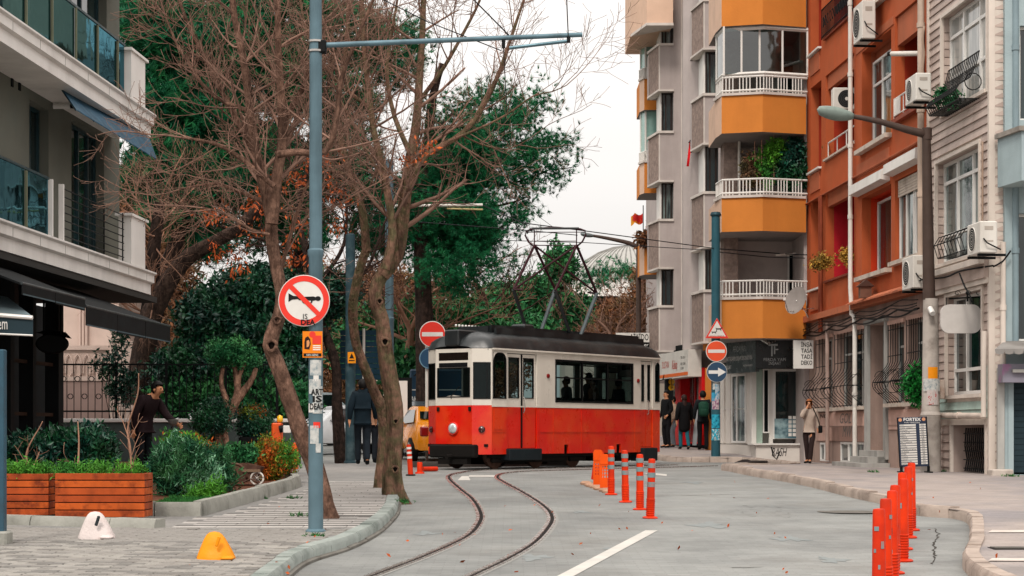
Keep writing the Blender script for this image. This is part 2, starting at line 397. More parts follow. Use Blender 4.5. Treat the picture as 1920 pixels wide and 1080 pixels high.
nb = 0
yy = 21.35; row = 0
while yy < 31.9:
 ch = .175
 xl = max(-4.0 + (.1 if yy < 24 else 0), xk([BED[1], BED[2], BED[3], BED[4]], yy) + .22) if yy > 23.2 else -3.9
 x = xl + (0 if row % 4 < 2 else .18)
 while x < xk(KLs, yy + .15) - .21:
  x1 = min(x + .50, xk(KLs, yy + .15) - .17)
  if not (abs(x - at(612, 0, 23).x) < .3 and abs(yy - 22.9) < .25):
   slab('paving_slab', x, x1, yy, yy + ch, M_slabl if row % 2 == 0 else M_slabd, PAVL) if row % 2 == 0 or nb < 298 else None; nb += 1
  x = x1
 yy += ch; row += 1
M_pv = [mat('interlocking paver %d' % i, c, .85, .15, 6, bump=.35, bscale=45, dirt=.35, dcol='#5c554f', dscale=3) for i, c in enumerate(['#88847f', '#75726e', '#928e88'])]
def paver_mesh(m):
 w, d = .118, .066; q = .014
 o = [(-w, -d), (-w*.5, -d+q), (0, -d), (w*.5, -d-q), (w, -d), (w-q, -d*.3), (w+q, d*.3), (w, d), (w*.5, d-q), (0, d), (-w*.5, d+q), (-w, d), (-w+q, d*.3), (-w-q, -d*.3)]
 n_ = len(o); s1 = .965
 v = [(x*.965, y*.93, -.03) for x, y in o] + [(x*.965, y*.93, .002) for x, y in o] + [(x*.92, y*.85, .009) for x, y in o]
 f = [(k*n_+i, k*n_+(i+1) % n_, k*n_+n_+(i+1) % n_, k*n_+n_+i) for k in range(2) for i in range(n_)] + [tuple(range(2*n_, 3*n_))]
 return MB().add(v, f).mesh('paver', m)
PM = [paver_mesh(m) for m in M_pv]
sheet('joint_sand', lambda Y: (-6, xk(KLs, Y) - .36), list(np.linspace(15, 21.1, 20)), PAV + .001, mat('dark joint sand', '#3a342f', .95, .2, 5), 8, lower=.004)
far_v = MB(); cnt = 0; spots = []
for j in range(60):
 Y = 15.72 + j * .136
 for i in range(30):
  X = -5.6 + i * .242 + (.12 if j % 2 else 0)
  px = CX + F * X / Y;
  if Y > 21.2 or px < -20 or X > xk(KLs, Y) - .26: continue
  if Y < 15.7: continue
  if px > 360 and Y > 20.95: continue
  spots.append((X, Y))
tpl = [(np.array([v.co[:] for v in m.vertices]), [tuple(p.vertices) for p in m.polygons]) for m in PM[:1]][0]
for k, (X, Y) in enumerate(spots):
 z = float(gz(X, Y)) + PAV + random.uniform(-.004, .003)
 if k < 298:
  o = link('paver', PM[random.randrange(3)], PAVL); o.location = (X, Y, z); o.rotation_euler = (R(1.3) + random.uniform(-.012, .012), random.uniform(-.015, .015), random.uniform(-.02, .02))
 else:
  a = random.uniform(-.02, .02); c_, s_ = math.cos(a), math.sin(a)
  vv = tpl[0].copy(); vv = np.stack([vv[:, 0]*c_-vv[:, 1]*s_+X, vv[:, 0]*s_+vv[:, 1]*c_+Y, vv[:, 2]+z+vv[:, 1]*.023], 1)
  far_v.add(vv, tpl[1])
if far_v.n: far_v.obj('paver', M_pv[0], PAVL, kind='stuff')
def strip(name, pts, w, m, parent, h=.004, th=.0):
 P = [Vector((p[0], p[1])) for p in pts]; V = [];
 for i, p in enumerate(P):
  a = P[max(i-1, 0)]; b = P[min(i+1, len(P)-1)]; t = (b-a).normalized(); nx, ny = -t.y, t.x
  ww = w[i] if isinstance(w, (list, tuple)) else w
  for sgn in (1, -1): V.append((p.x+nx*ww*.5*sgn, p.y+ny*ww*.5*sgn, float(gz(p.x, p.y)) + h))
 return MB().add(V, [(2*i, 2*i+1, 2*i+3, 2*i+2) for i in range(len(P)-1)]).obj(name, m, parent)
a, b = gp(1062, 1080), gp(1222, 995)
a = b + (a - b) * 1.6
strip('lane_line', [a + (b-a)*t for t in np.linspace(0, 1, 12)], .15, M_paint, ROAD, .005)
def poly_mark(name, pp):
 V = [gp(*p) + Vector((0, 0, .005)) for p in pp]; MB().add(V, [tuple(range(len(V)))]).obj(name, M_paint, ROAD)
poly_mark('painted_mark', [(858,901),(882,901),(878,893),(866,893)])
poly_mark('painted_mark', [(878,894.5),(932,894.5),(932,891.5),(880,891.5)])
poly_mark('painted_mark', [(1206,888),(1250,893),(1250,889.5),(1222,887)])
RAILPX = [[(700,1080),(800,1042),(875,1007),(899,981),(901,962),(886,937),(862,917),(843,899),(846,891),(870,885.5),(910,881.5)],
      [(887,1080),(950,1050),(1000,1020),(1028,990),(1035,970),(1020,950),(982,925),(947,906),(933,896),(943,888.5),(985,884)]]
M_patch = mat('rail bed concrete', '#8b8a86', .85, .15, 4, bump=.3, dirt=.5, dcol='#5a5654', dscale=4)
for k, L_ in enumerate(RAILPX):
 P = [gp(*p) for p in L_]; d0 = (P[0]-P[1]).normalized(); P = [P[0] + d0*4] + P
 d1 = Vector((.588, .809, 0)); P += [P[-1] + d1*1.2, P[-1] + d1*3.5, P[-1] + d1*8]
 sm = smoothpath(P, .25)
 rt = thing('tram_rail', on(sm[0][0], sm[0][1]), ['steel tram rail curving past the left kerb, nearer of the pair', 'steel tram rail on the right of the pair in the road'][k], 'rail', 'tram rails set in the road')
 strip('rail_bed', sm, .17, M_patch, rt, .0035)
 offp = lambda o_: [Vector((p.x + o_*(-(sm[min(i+1, len(sm)-1)]-sm[max(i-1, 0)]).normalized().y), p.y + o_*((sm[min(i+1, len(sm)-1)]-sm[max(i-1, 0)]).normalized().x))) for i, p in enumerate(sm)]
 strip('rail_groove', offp(.0), .045, mat('rail groove', '#1c1614', .9, .2), rt, .006)
 for nm, o_, w_ in (('rail_head', .045, .05), ('guard_rail', -.038, .026)):
  q = offp(o_); mb = MB(); V = []
  for i, p in enumerate(q):
   t = (q[min(i+1, len(q)-1)]-q[max(i-1, 0)]).normalized(); z = float(gz(p.x, p.y))
   for s_, h_ in ((-1, 0), (-.8, .014), (.8, .014), (1, 0)): V.append((p.x - t.y*w_*.5*s_, p.y + t.x*w_*.5*s_, z + h_))
  mb.add(V, [(4*i+j, 4*i+4+j, 4*i+5+j, 4*i+1+j) for i in range(len(q)-1) for j in range(3)]).obj(nm, M_steel, rt, auto=30)
M_stain = mat('oil stained paving', '#7f8483', .7, .2, 3, dirt=.6, dcol='#666665', dscale=3)
rs_ = random.Random(12)
for px, py, w in ((1330, 985, .5), (1000, 1045, .35), (800, 1000, .3), (1150, 1030, .22), (1480, 1010, .4), (1090, 960, .25), (1300, 905, .4), (1560, 1050, .3)):
 g0 = gp(px, py); V = []
 for i in range(26): a = 2*math.pi*i/26; rr = w*(.6+.25*math.sin(3*a+px)+.2*math.sin(7*a+py)+.15*rs_.random()); V.append(on(g0.x+rr*math.cos(a)*.6, g0.y+rr*math.sin(a)*1.4, .003))
 MB().add([tuple(v) for v in V], [tuple(range(26))]).obj('stain', M_stain, ROAD)
M_crack = mat('crack filler', '#3b3833', .95, .2)
def crack(pp, w=.02):
 P = smoothpath([gp(*p) for p in pp], .12); P = [Vector((p.x+random.uniform(-.02, .02), p.y+random.uniform(-.02, .02))) for p in P]
 strip('crack', P, [w*random.uniform(.3, 1.3) for _ in P], M_crack, ROAD, .004)
crack([(1225,931),(1300,929),(1400,927),(1500,926),(1560,925)], .035); crack([(1752,992),(1760,1003),(1752,1018),(1752,1045),(1748,1058)], .022)
crack([(1680,1034),(1752,1036)], .02); crack([(1370,1065),(1430,1064)], .03); crack([(1660,1022),(1750,1020)], .012)
for i in range(26):
 x, y = random.uniform(1360, 1480), random.uniform(948, 972); crack([(x, y), (x+random.uniform(8, 16), y+random.uniform(-1, 1))], .02)
m1 = mat('manhole iron', '#6b6761', .7, .2, 8, metal=.4)
for (px, py, r) in ((1600, 960, .42),):
 c = gp(px, py); MB().lathe([(r+.08, .004), (r+.08, .006), (r, .006), (r-.01, .002), (r-.03, .002), (r-.04, .008), (.001, .009)], (c.x, c.y, c.z), 28).obj('manhole_cover', m1, ROAD, auto=30)
for (y0, y1) in ((994, 998.5), (1047, 1052)):
 V = [gp(1852, y1, PAV), gp(2050, y1, PAV), gp(2050, y0, PAV), gp(1860, y0, PAV)]; V = [v + Vector((0, 0, .003)) for v in V]
 MB().add(V, [(0, 1, 2, 3)]).obj('concrete_band', mat('worn concrete band', '#c3b7ae', .8, .12, 4, dirt=.5), PAVR)
c0, c1 = gp(1862, 1029, PAV), gp(1990, 1029, PAV)
gr = thing('drain_grate', c0, 'narrow slotted drain grate set in the paving at the right edge', 'drain')
MB().box(c0.x, c1.x, c0.y-.05, c0.y+.22, c0.z-.001, c0.z+.004).obj('frame', mat('drain dark', '#24211f', .9, .1), gr)
for i in range(34):
 x = c0.x + .02 + i*(c1.x-c0.x-.04)/34; MB().box(x, x+.012, c0.y-.03, c0.y+.20, c0.z+.003, c0.z+.012).obj('bar', m1, gr)
# ================================================================ buildings on the right
def wall(name, fr, u0, u1, z0, z1, d, m, parent, holes=(), th=.25, ends=True, top=True, **t):
 us = sorted({u0, u1, *[min(max(h[0], u0), u1) for h in holes], *[min(max(h[1], u0), u1) for h in holes]})
 zs = sorted({z0, z1, *[min(max(h[2], z0), z1) for h in holes], *[min(max(h[3], z0), z1) for h in holes]})
 nu, nz = len(us)-1, len(zs)-1
 solid = [[not any(h[0]-1e-6 <= us[i] and us[i+1] <= h[1]+1e-6 and h[2]-1e-6 <= zs[j] and zs[j+1] <= h[3]+1e-6 for h in holes) for j in range(nz)] for i in range(nu)]
 mb = fr.mb(); D = d - th
 sol = lambda i, j: 0 <= i < nu and 0 <= j < nz and solid[i][j]
 for i in range(nu):
  for j in range(nz):
   if not solid[i][j]: continue
   a, b, c, e = us[i], us[i+1], zs[j], zs[j+1]
   mb.quad((a, d, c), (b, d, c), (b, d, e), (a, d, e))
   if not sol(i-1, j): mb.quad((a, D, c), (a, d, c), (a, d, e), (a, D, e))
   if not sol(i+1, j): mb.quad((b, d, c), (b, D, c), (b, D, e), (b, d, e))
   if not sol(i, j-1): mb.quad((a, D, c), (b, D, c), (b, d, c), (a, d, c))
   if not sol(i, j+1): mb.quad((a, d, e), (b, d, e), (b, D, e), (a, D, e))
 return mb.obj(name, m, parent, **t)
def recess(name, fr, u0, u1, z0, z1, d0, d1, m, parent, back=None, **t):
 """lining of a recess that goes from depth d0 (front) to d1 (back)"""
 e = .003; u0 += e; u1 -= e; z0 += e; z1 -= e
 mb = fr.mb(); mb.quad((u0,d1,z0),(u1,d1,z0),(u1,d1,z1),(u0,d1,z1), 1 if back else 0)
 mb.quad((u0,d1,z0),(u0,d0,z0),(u0,d0,z1),(u0,d1,z1)); mb.quad((u1,d0,z0),(u1,d1,z0),(u1,d1,z1),(u1,d0,z1))
 mb.quad((u0,d1,z0),(u1,d1,z0),(u1,d0,z0),(u0,d0,z0)); mb.quad((u0,d0,z1),(u1,d0,z1),(u1,d1,z1),(u0,d1,z1))
 return mb.obj(name, [m, back] if back else m, parent, **t)
def window(parent, fr, u0, u1, z0, z1, d, cols=(.5,), rows=(), fm=None, gm=None, w=.05, dep=.06, name='window', split_top=None, label=None):
 fm = fm or M_frame; gm = gm or M_glass
 mb = fr.mb(); d1 = d + dep
 mb.box(u0, u0+w, d, d1, z0, z1); mb.box(u1-w, u1, d, d1, z0, z1); mb.box(u0+w, u1-w, d, d1, z0, z0+w); mb.box(u0+w, u1-w, d, d1, z1-w, z1)
 zr = [z0+w] + [z0 + (z1-z0)*r for r in rows] + [z1-w]; ur = [u0+w] + [u0+(u1-u0)*c for c in cols] + [u1-w]
 for z in zr[1:-1]: mb.box(u0+w, u1-w, d+.002, d1-.002, z-w*.5, z+w*.5)
 for u in ur[1:-1]: mb.box(u-w*.5, u+w*.5, d+.004, d1+.004, z0+w, z1-w)
 o = mb.obj(name, fm, parent, label=label)
 for i in range(len(ur)-1):
  for j in range(len(zr)-1):
   fr.mb().box(ur[i]-.001, ur[i+1]+.001, d+dep*.3, d+dep*.3+.006, zr[j]-.001, zr[j+1]+.001).obj('pane', gm, o)
 return o
def pipe(fr, pts, r, m, parent, name='drainpipe', n=10, collars=True):
 p = [fr.P(*q) for q in pts]; mb = MB().tube(p, r, n)
 if collars:
  for a, b in zip(p, p[1:]):
   l = (b-a).length; k = int(l / 1.9)
   for i in range(1, k+1):
    c = a + (b-a)*(i/(k+1)); t = (b-a).normalized(); mb.tube([c-t*.05, c+t*.05], r*1.25, n)
 return mb.obj(name, m, parent, smooth=False, auto=40)
RF = Frame((8.92, 34.7), (-.0614, 1))
u = RF.u; z = RF.z
M_or = mat('burnt orange render', '#ad5430', .85, .10, 1.6, dirt=.45, dcol='#9a5a3c', dscale=1.1, bump=.25, bscale=25, streak=True)
M_or2 = mat('faded orange render', '#a95f42', .88, .12, 1.6, dirt=.5, dcol='#8b5b45', dscale=1.5, bump=.25, bscale=25, streak=True)
M_red = mat('brick red render', '#98301b', .85, .14, 2, dirt=.3, dcol='#6c2a1e', dscale=1.3, bump=.2)
M_crim = mat('crimson render', '#b5202c', .8, .12, 2, bump=.2)
M_stone = mat('pinkish grey render', '#a58d82', .9, .12, 1.6, dirt=.6, dcol='#5f5049', dscale=1.1, bump=.35, bscale=25, streak=True)
M_pink = mat('pale pink plinth render', '#c5a193', .9, .08, 2, dirt=.45, dcol='#7d675e', dscale=1.4, bump=.3)
M_greyp = mat('grey painted pier', '#a3a19c', .8, .12, 2, dirt=.6, dcol='#6a6864', dscale=1.8, streak=True)
M_sill = mat('weathered white sill', '#bdb0a3', .8, .12, 4, dirt=.6, dcol='#6d5b4e', dscale=3)
M_brownp = mat('brown sheet metal', '#7d3a25', .5, .2, 4)
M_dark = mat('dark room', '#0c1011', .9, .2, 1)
uE, uW = u(1741), u(1513) ; ZT = 15.5
ob = thing('apartment_building', RF.P(uE, 0, .92), 'burnt orange apartment house with deep balcony recesses, between the yellow building and the clad house', 'building')
z1_ = [4.71, 7.88, 10.91, 14.05]; sl = [5.56, 8.70, 11.83]
uP = u(1604); uA, uB = u(1548), uP
uS0, uS1 = u(1520), u(1540)
uC0, uC1 = u(1616), u(1671); uD0, uD1 = u(1678), u(1735)
holes = []
for k in range(3):
 top = z1_[k+1]
 holes += [(uB+.12, uA, sl[k], top), (uS1, uS0, sl[k]-.05, top)]
zC = [(5.40, 7.28), (8.42, 10.75), (11.6, 14.0)]; zD = [(5.49, 7.30), (8.61, 10.93), (11.9, 14.0)]
for a, b in zC: holes.append((uC1, uC0, a, b))
for a, b in zD: holes.append((uD1, uD0, a, b))
wall('wall', RF, uE, uW, 4.72, ZT, 0, M_or, ob, holes, th=.22)
for k in range(3):
 top = z1_[k+1]
 recess('balcony_recess', RF, uB+.12, uA, sl[k]-.9 if k else sl[k]-.8, top, -.22, -1.5, M_red if k != 0 else M_crim, ob, back=[M_crim, M_pink, M_or2][k])
 RF.mb().box(uB+.10, uA+.02, -.20, .07, sl[k], sl[k]+.05).obj('sill', M_sill if k == 1 else M_brownp, ob)
 recess('side_recess', RF, uS1, uS0, sl[k]-.05, top, -.22, -.9, M_red, ob)
 window(ob, RF, uS1+.1, uS0-.35, sl[k]+.1, top-.3, -.85, cols=(.5,), gm=M_glass2)
 RF.mb().box(uS1-.02, uS0+.1, -.2, .10, sl[k]-.10, sl[k]-.05).obj('sill', M_white, ob)
 RF.mb().box(uS1+.12, uS0-.02, .002, .03, sl[k]-.62, sl[k]-.14).obj('panel', M_or2, ob)
 window(ob, RF, uB+.5, uB+1.3, sl[k]-.7, top-.55, -1.46, cols=(.5,), gm=M_glass)
 RF.mb().box(uB+.14, uA-.01, -.20, -.06, top-.35, top-.004).obj('lintel', M_or2, ob)
def railing(fr, u0, u1, d, zb, h, m, parent, nb=4, r=.018, solid=False, top=True, name='railing'):
 mb = fr.mb(); mb.tube([(u0, d, zb+h), (u1, d, zb+h)], r*1.2, 8); mb.tube([(u0, d, zb+.05), (u1, d, zb+.05)], r, 8); mb.obj(name, m, parent)
 o = mb
 for i in range(nb+1):
  uu = u0+(u1-u0)*i/nb; fr.mb().tube([(uu, d, zb-.02), (uu, d, zb+h)], r*.8, 6).obj('baluster', m, parent)
railing(RF, uB+.16, uA-.05, -.06, sl[1]+.05, .42, M_white, ob, 3)
rw = uD1 - uD0
railing(RF, uD1+.05, uD0-.05, .03, zD[1][0]+.06, .42, M_white, ob, 3)
for i in range(6):
 a_ = uD0-.15-i*.085; RF.mb().tube([(a_, .05, zD[1][0]+.1), (a_-.02, .05, zD[1][0]+.46)], .022, 6).obj('baluster', M_white, ob)
railing(RF, uB-.05, uA+.1, .08, sl[2]+.05, .75, M_black, ob, 26, .014)
for i in range(13):
 a_ = uB + (uA-uB)*(i+.5)/13
 th_ = np.linspace(0, 2*math.pi, 11); RF.mb().tube([(a_+.07*math.cos(t), .08, sl[2]+.45+.13*math.sin(t)) for t in th_], .01, 5).obj('scroll', M_black, ob)
for k, (a, b) in enumerate(zC):
 recess('window_recess', RF, uC1, uC0, a, b, -.22, -.45 if k == 0 else -.34, M_or2 if k else mat('bright red render', '#c43a1c', .8, .1, 2), ob)
 RF.mb().box(uC1-.05, uC0+.15, -.2, .16, a-.10, a).obj('sill', M_sill, ob)
 if k != 1:
  window(ob, RF, uC1+.02, uC0-.04, a+.02, b-.1, -.42 if k == 0 else -.31, cols=(.5,), rows=() if k == 0 else (.75,), gm=M_glass)
 else: window(ob, RF, uC1+.02, uC0-.04, a+.02, b-.25, -.31, cols=(.33, .66), rows=(.72,), gm=M_glass2, w=.06)
for k, (a, b) in enumerate(zD):
 recess('window_recess', RF, uD1, uD0, a, b, -.22, -1.2 if k else -.4, M_red if k else M_or2, ob)
 RF.mb().box(uD1-.05, uD0+.1, -.2, .14, a-.09, a-.0).obj('sill', M_sill if k != 1 else M_brownp, ob)
RF.mb().box(uD1+.02, uD1+1.0, -1.15, -1.05, zD[1][0], zD[1][0]+1.9).obj('balcony_door', M_glass, ob)
RF.mb().box(uD1-.0+.01, uD0-.01, -.20, -.06, 10.3, 10.92).obj('lintel', M_or2, ob)
window(ob, RF, uD1+.05, uD1+(uD0-uD1)*.47, zD[0][0]+.02, zD[0][1]-.02, -.15, cols=(), rows=(), gm=M_glass, w=.06, label='right hand sash with patterned curtain')
window(ob, RF, uD1+(uD0-uD1)*.5, uD0-.03, zD[0][0]+.02, zD[0][1]-.02, -.15, cols=(.5,), rows=(), gm=M_glass2, w=.06)
for i in range(6):
 zz = zD[0][1]-.07-i*.062; RF.mb().box(uD1+.08, uD0-.08, -.08, -.05, zz, zz+.052).obj('shutter_slat', M_sill, ob)
for (a, b, dz) in ((u(1608), u(1669), 0), (u(1673), u(1734), .06)):
 mb = RF.mb(); mb.add([(b, .003, 7.36+dz), (a, .003, 7.36+dz), (a, .22, 7.40+dz), (b, .22, 7.40+dz), (b, .003, 7.70+dz), (a, .003, 7.70+dz), (a, .20, 7.62+dz), (b, .20, 7.62+dz)],
  [(0,1,2,3),(4,7,6,5),(3,2,6,7),(0,4,5,1),(1,5,6,2),(0,3,7,4)]); mb.obj('awning_box', M_white, ob)
RF.mb().box(u(1608), u(1669), .002, .03, 7.80, 8.12).obj('panel', M_or2, ob)
RF.mb().box(u(1676), u(1606)+.0, .001, .02, 10.80, 10.98).obj('moulding', M_or2, ob)
RF.mb().box(uE+.05, uW-.02, .002, .10, 7.86-.02, 7.86).obj('moulding', M_or2, ob)
for zz in (4.66, ): RF.mb().box(uE+.02, uW-.02, -.1, .16, zz, zz+.16).obj('cornice', mat('terracotta cornice', '#b4694a', .85, .15, 3, dirt=.6, dcol='#6b4a3a', dscale=3), ob)
for i in range(22):
 a = uE + .1 + i*(uP-uE-.2)/22; b_ = a + (uP-uE-.2)/22 - .02
 RF.mb().add([(a,.05,4.86),(b_,.05,4.86),(b_,.30,4.74),(a,.30,4.74),(a,.05,4.90),(b_,.05,4.90),(b_,.30,4.78),(a,.30,4.78)], [(0,1,2,3),(7,6,5,4),(0,4,5,1),(1,5,6,2),(2,6,7,3),(3,7,4,0)]).obj('ledge_tile', mat('ledge tile', '#b0674a', .85, .2, 5, dirt=.5), ob)
pipe(RF, [(uP+.02, .12, ZT), (uP+.02, .12, 5.2), (uP-.05, .12, 4.95), (uP-.12, .12, 4.55), (uP-.35, .12, 4.5), (uP-.42, .12, 4.3), (uP-.42, .12, .95)], .055, M_plastw, ob)
pipe(RF, [(u(1547), .10, 7.85), (u(1547), .10, 4.3)], .04, M_brownp, ob)
pipe(RF, [(u(1545)+.1, .10, 7.85), (u(1545)+.1, .10, 4.3)], .03, M_brownp, ob)
pipe(RF, [(u(1739), .14, ZT), (u(1739), .14, 4.9)], .07, mat('beige drainpipe', '#b9a595', .6, .1, 3, dirt=.3), ob)
pipe(RF, [(u(1557), .08, 4.5), (u(1557), .08, 1.0)], .05, mat('pinkish drainpipe', '#a58e84', .6, .1, 3, dirt=.4), ob)
gh = []
W1 = (u(1556), u(1530), 2.34, 4.15); W2 = (u(1617), u(1565), 2.34, 4.18); W3 = (u(1690), u(1665), 2.36, 4.13); W4 = (u(1737), u(1700), 2.36, 4.15)
DR = (u(1659), u(1627), 1.30, 4.22)
BW = [(u(1550), u(1533), .97, 1.45), (u(1616), u(1571), .97, 1.48)]; BD = (u(1690), u(1677), .93, 1.72)
gh = [W1, W2, W3, W4, DR, *BW, BD]
wall('ground_floor_wall', RF, uE, uW, .4, 4.66, -.06, M_stone, ob, gh, th=.3)
for W in (W1, W2, W3, W4):
 window(ob, RF, W[0]+.01, W[1]-.01, W[2], W[3], -.30, cols=(.5,) if W in (W1, W3) else (.33, .66), rows=(.72,), gm=M_glass, fm=M_greyp, w=.05)
 RF.mb().box(W[0]-.08, W[1]+.08, -.06+.002, .10, W[2]-.08, W[2]).obj('sill', M_sill, ob)
 RF.mb().box(W[0]-.10, W[1]+.10, -.058, -.01, W[3], W[3]+.09).obj('lintel', M_pink, ob)
for (a, b) in ((u(1660), u(1604)-.55), (uE, u(1661))): pass
for (a, b, za, zb) in ((u(1619)+.1, u(1528), 1.5, 2.22), (uE+.02, u(1663)-.02, 1.78, 2.22), (u(1619)+.1, u(1558), 1.5, 1.86)):
 RF.mb().box(a, b, -.058, -.03, za, zb).obj('plinth_panel', M_pink, ob)
for (a, b) in ((u(1619)+.1, u(1528)), (uE+.02, u(1663)-.02)): RF.mb().box(a, b, -.03, -.018, 1.87, 1.885).obj('groove', M_stone, ob)
for W in BW:
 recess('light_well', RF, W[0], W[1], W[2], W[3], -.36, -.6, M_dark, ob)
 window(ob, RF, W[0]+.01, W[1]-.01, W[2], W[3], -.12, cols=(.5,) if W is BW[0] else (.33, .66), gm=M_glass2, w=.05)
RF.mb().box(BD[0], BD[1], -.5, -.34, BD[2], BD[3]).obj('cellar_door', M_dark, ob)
recess('doorway', RF, DR[0], DR[1], DR[2], DR[3], -.36, -1.5, M_greyp, ob)
RF.mb().box(DR[0]+.05, DR[0]+1.1, -1.45, -1.38, DR[2], DR[3]-.3).obj('door', mat('dark door', '#1c2224', .5, .2, 3), ob)
RF.mb().box(DR[1]-.02, DR[1]+.26, -.058, .02, .93, 4.3).obj('door_pier', M_greyp, ob)
RF.mb().box(DR[0]-.12, DR[0]+.02, -.058, .02, 1.1, 4.3).obj('door_pier', M_greyp, ob)
RF.mb().box(DR[0]-.1, DR[1]+.25, -.056, .05, 4.24, 4.34).obj('lintel', M_greyp, ob)
for i in range(3): RF.mb().box(DR[0]-.05-.2*(i == 2), DR[1]+.1+(.9 if i == 2 else 0), -.055+.002, .18+.22*i, .86, 1.30-.14*i+(0)).obj('step', M_greyp, ob)
def bel(s): return (.5-.5*math.cos(2*math.pi*min(1, s/.54)**.85)) if s < .54 else 0.0
def cage(fr, W, parent_root, label, nb=9, d0=-.02, bulge=.36, m=M_black):
 a, b, z0, z1 = W
 t = thing('window_cage', fr.P((a+b)/2, d0, z0), label, 'window grille', 'bulging iron window cages')
 prof = []
 for s in np.linspace(0, 1, 22):
  zz = z0 + (z1-z0)*s
  dd = .03 + bulge*bel(s)
  prof.append((dd, zz))
 for i in range(nb):
  uu = a + .04 + (b-a-.08)*i/(nb-1)
  fr.mb().tube([(uu, d0+dd, zz) for dd, zz in prof], .009, 5).obj('bar', m, t)
 for s in (.02, .27, .60, .93):
  zz = z0+(z1-z0)*s; dd = d0 + .03 + bulge*bel(s)
  fr.mb().tube([(a+.02, d0, zz), (a+.02, dd, zz), (b-.02, dd, zz), (b-.02, d0, zz)], .011, 5).obj('cross_bar', m, t)
 for s in (.2, .34):
  for uu in (a+.02, b-.02):
   c = (uu, d0+.2, z0+(z1-z0)*s); fr.mb().tube([(uu, d0+.2+.13*math.cos(q), c[2]+.13*math.sin(q)) for q in np.linspace(0, 5.2, 12)], .008, 5).obj('scroll', m, t)
 return t
cage(RF, W1, ob, 'bulging black iron cage on the ground floor window nearest the shop', 5)
cage(RF, W2, ob, 'bulging black iron cage between the two pale drainpipes of the orange house', 9)
cage(RF, W3, ob, 'narrow bulging black iron cage right of the grey doorway', 6)
cage(RF, W4, ob, 'bulging black iron cage with green plants inside, beside the street lamp pole', 9)
for k in range(5):
 P = []; ph = random.random()*3
 for s in np.linspace(0, 1, 40):
  uu = uE+.3 + (uW-uE-.5)*s; P.append(RF.P(uu, .14+.03*math.sin(9*s+k), 4.58-.06*k-.10*abs(math.sin(s*(9+k)+ph))))
 tag(MB().tube(P, .012 if k < 3 else .02, 5).obj('wall_cable', M_black), ['thin black cable slung highest under the orange cornice', 'black cable looping just below the highest cornice cable', 'middle black cable sagging under the orange cornice', 'thick black cable sagging over the cage windows', 'lowest thick black cable looping over the caged windows'][k], 'cable', 'cables along the cornice')
RF.mb().box(uE+.02, uW-.02, -9, -1.62, .6, ZT-.02).obj('rear_walls', M_or2, ob)
RF.mb().box(uW-.2, uW-.003, -1.62, -.23, .6, ZT-.02).obj('end_wall', M_or2, ob)
RF.mb().box(uW-.003, uW+.25, -3.0, -.08, .6, ZT).obj('end_wall', M_red, ob)
# ---------------------------------------------------------------- clad house
M_sd = [mat('beige cladding %d' % i, c, .6, .08, 3, dirt=.4, dcol='#7d675c', dscale=2, streak=True) for i, c in enumerate(['#b5a399', '#a9988f', '#bdaca2'])]
M_sdt = mat('faded green cladding', '#9fb3aa', .6, .12, 3, dirt=.5, dcol='#7d776c', dscale=2, streak=True)
M_trim = mat('cream cladding trim', '#cfc3b8', .55, .06, 3, dirt=.3, dcol='#84766b', dscale=2, streak=True)
uF, uG = u(1859), uE - .03
cb = thing('townhouse', RF.P(uF, 0, .92), 'narrow townhouse clad in beige horizontal boards, right of the orange one', 'building')
WW = [(u(1852), u(1768), 8.15, 10.10), (u(1838), u(1757)-.0, 5.13, 7.20), (u(1843), u(1776), 2.45, 4.42), (u(1850), u(1786), .9, 1.86), (u(1852), u(1768), 11.4, 13.6)]
wall('wall', RF, uF, uG, .4, 14.5, -.02, M_trim, cb, WW, th=.2)
pit = .165; zz = 2.0;
def boards(fr, u0, u1, za, zb, holes, d, parent, matf, slope=True):
 zz = za
 while zz < zb - .02:
  z2 = min(zz + pit, zb); segs = [(u0, u1)]
  for h in holes:
   if h[2] < (zz+z2)/2 < h[3]:
    ns = []
    for a, b in segs:
     if h[0] > a: ns.append((a, min(b, h[0])))
     if h[1] < b: ns.append((max(a, h[1]), b))
    segs = [s for s in ns if s[1]-s[0] > .05]
  for a, b in segs:
   fr.mb().add([(a, d, zz+.006), (b, d, zz+.006), (b, d+.034, zz+.010), (a, d+.034, zz+.010), (a, d, z2), (b, d, z2), (b, d+.006, z2), (a, d+.006, z2)],
    [(0,3,2,1),(3,7,6,2),(0,4,7,3),(1,2,6,5),(4,5,6,7)]).obj('cladding_board', matf(a, zz), parent)
  zz += pit
hb = [(h[0]-.07, h[1]+.07, h[2]-.07, h[3]+.07) for h in WW]
boards(RF, uF+.09, uG-.07, 1.98, 4.50, hb, -.015, cb, lambda a, z_: (M_sdt if z_ < 2.40 or (z_ < 2.9 and a < u(1843)) else M_sd[0]))
boards(RF, uF+.09, uG-.07, .85, 1.86, hb, -.015, cb, lambda a, z_: M_sd[1])
boards(RF, uF+.09, uG-.07, 5.02, 14.4, hb, -.015, cb, lambda a, z_: random.choice(M_sd))
for h in WW:
 mb = RF.mb(); a, b, c, e = h
 mb.box(a-.07, a, -.018, .045, c-.07, e+.07); mb.box(b, b+.07, -.018, .045, c-.07, e+.07); mb.box(a, b, -.018, .042, e, e+.07)
 if h is not WW[3]: mb.box(a, b, -.018, .07, c-.07, c)
 mb.obj('window_surround', M_trim, cb)
 recess('window_reveal', RF, a, b, c, e, -.22+.2, -.62, M_sd[1], cb, back=M_sd[0])
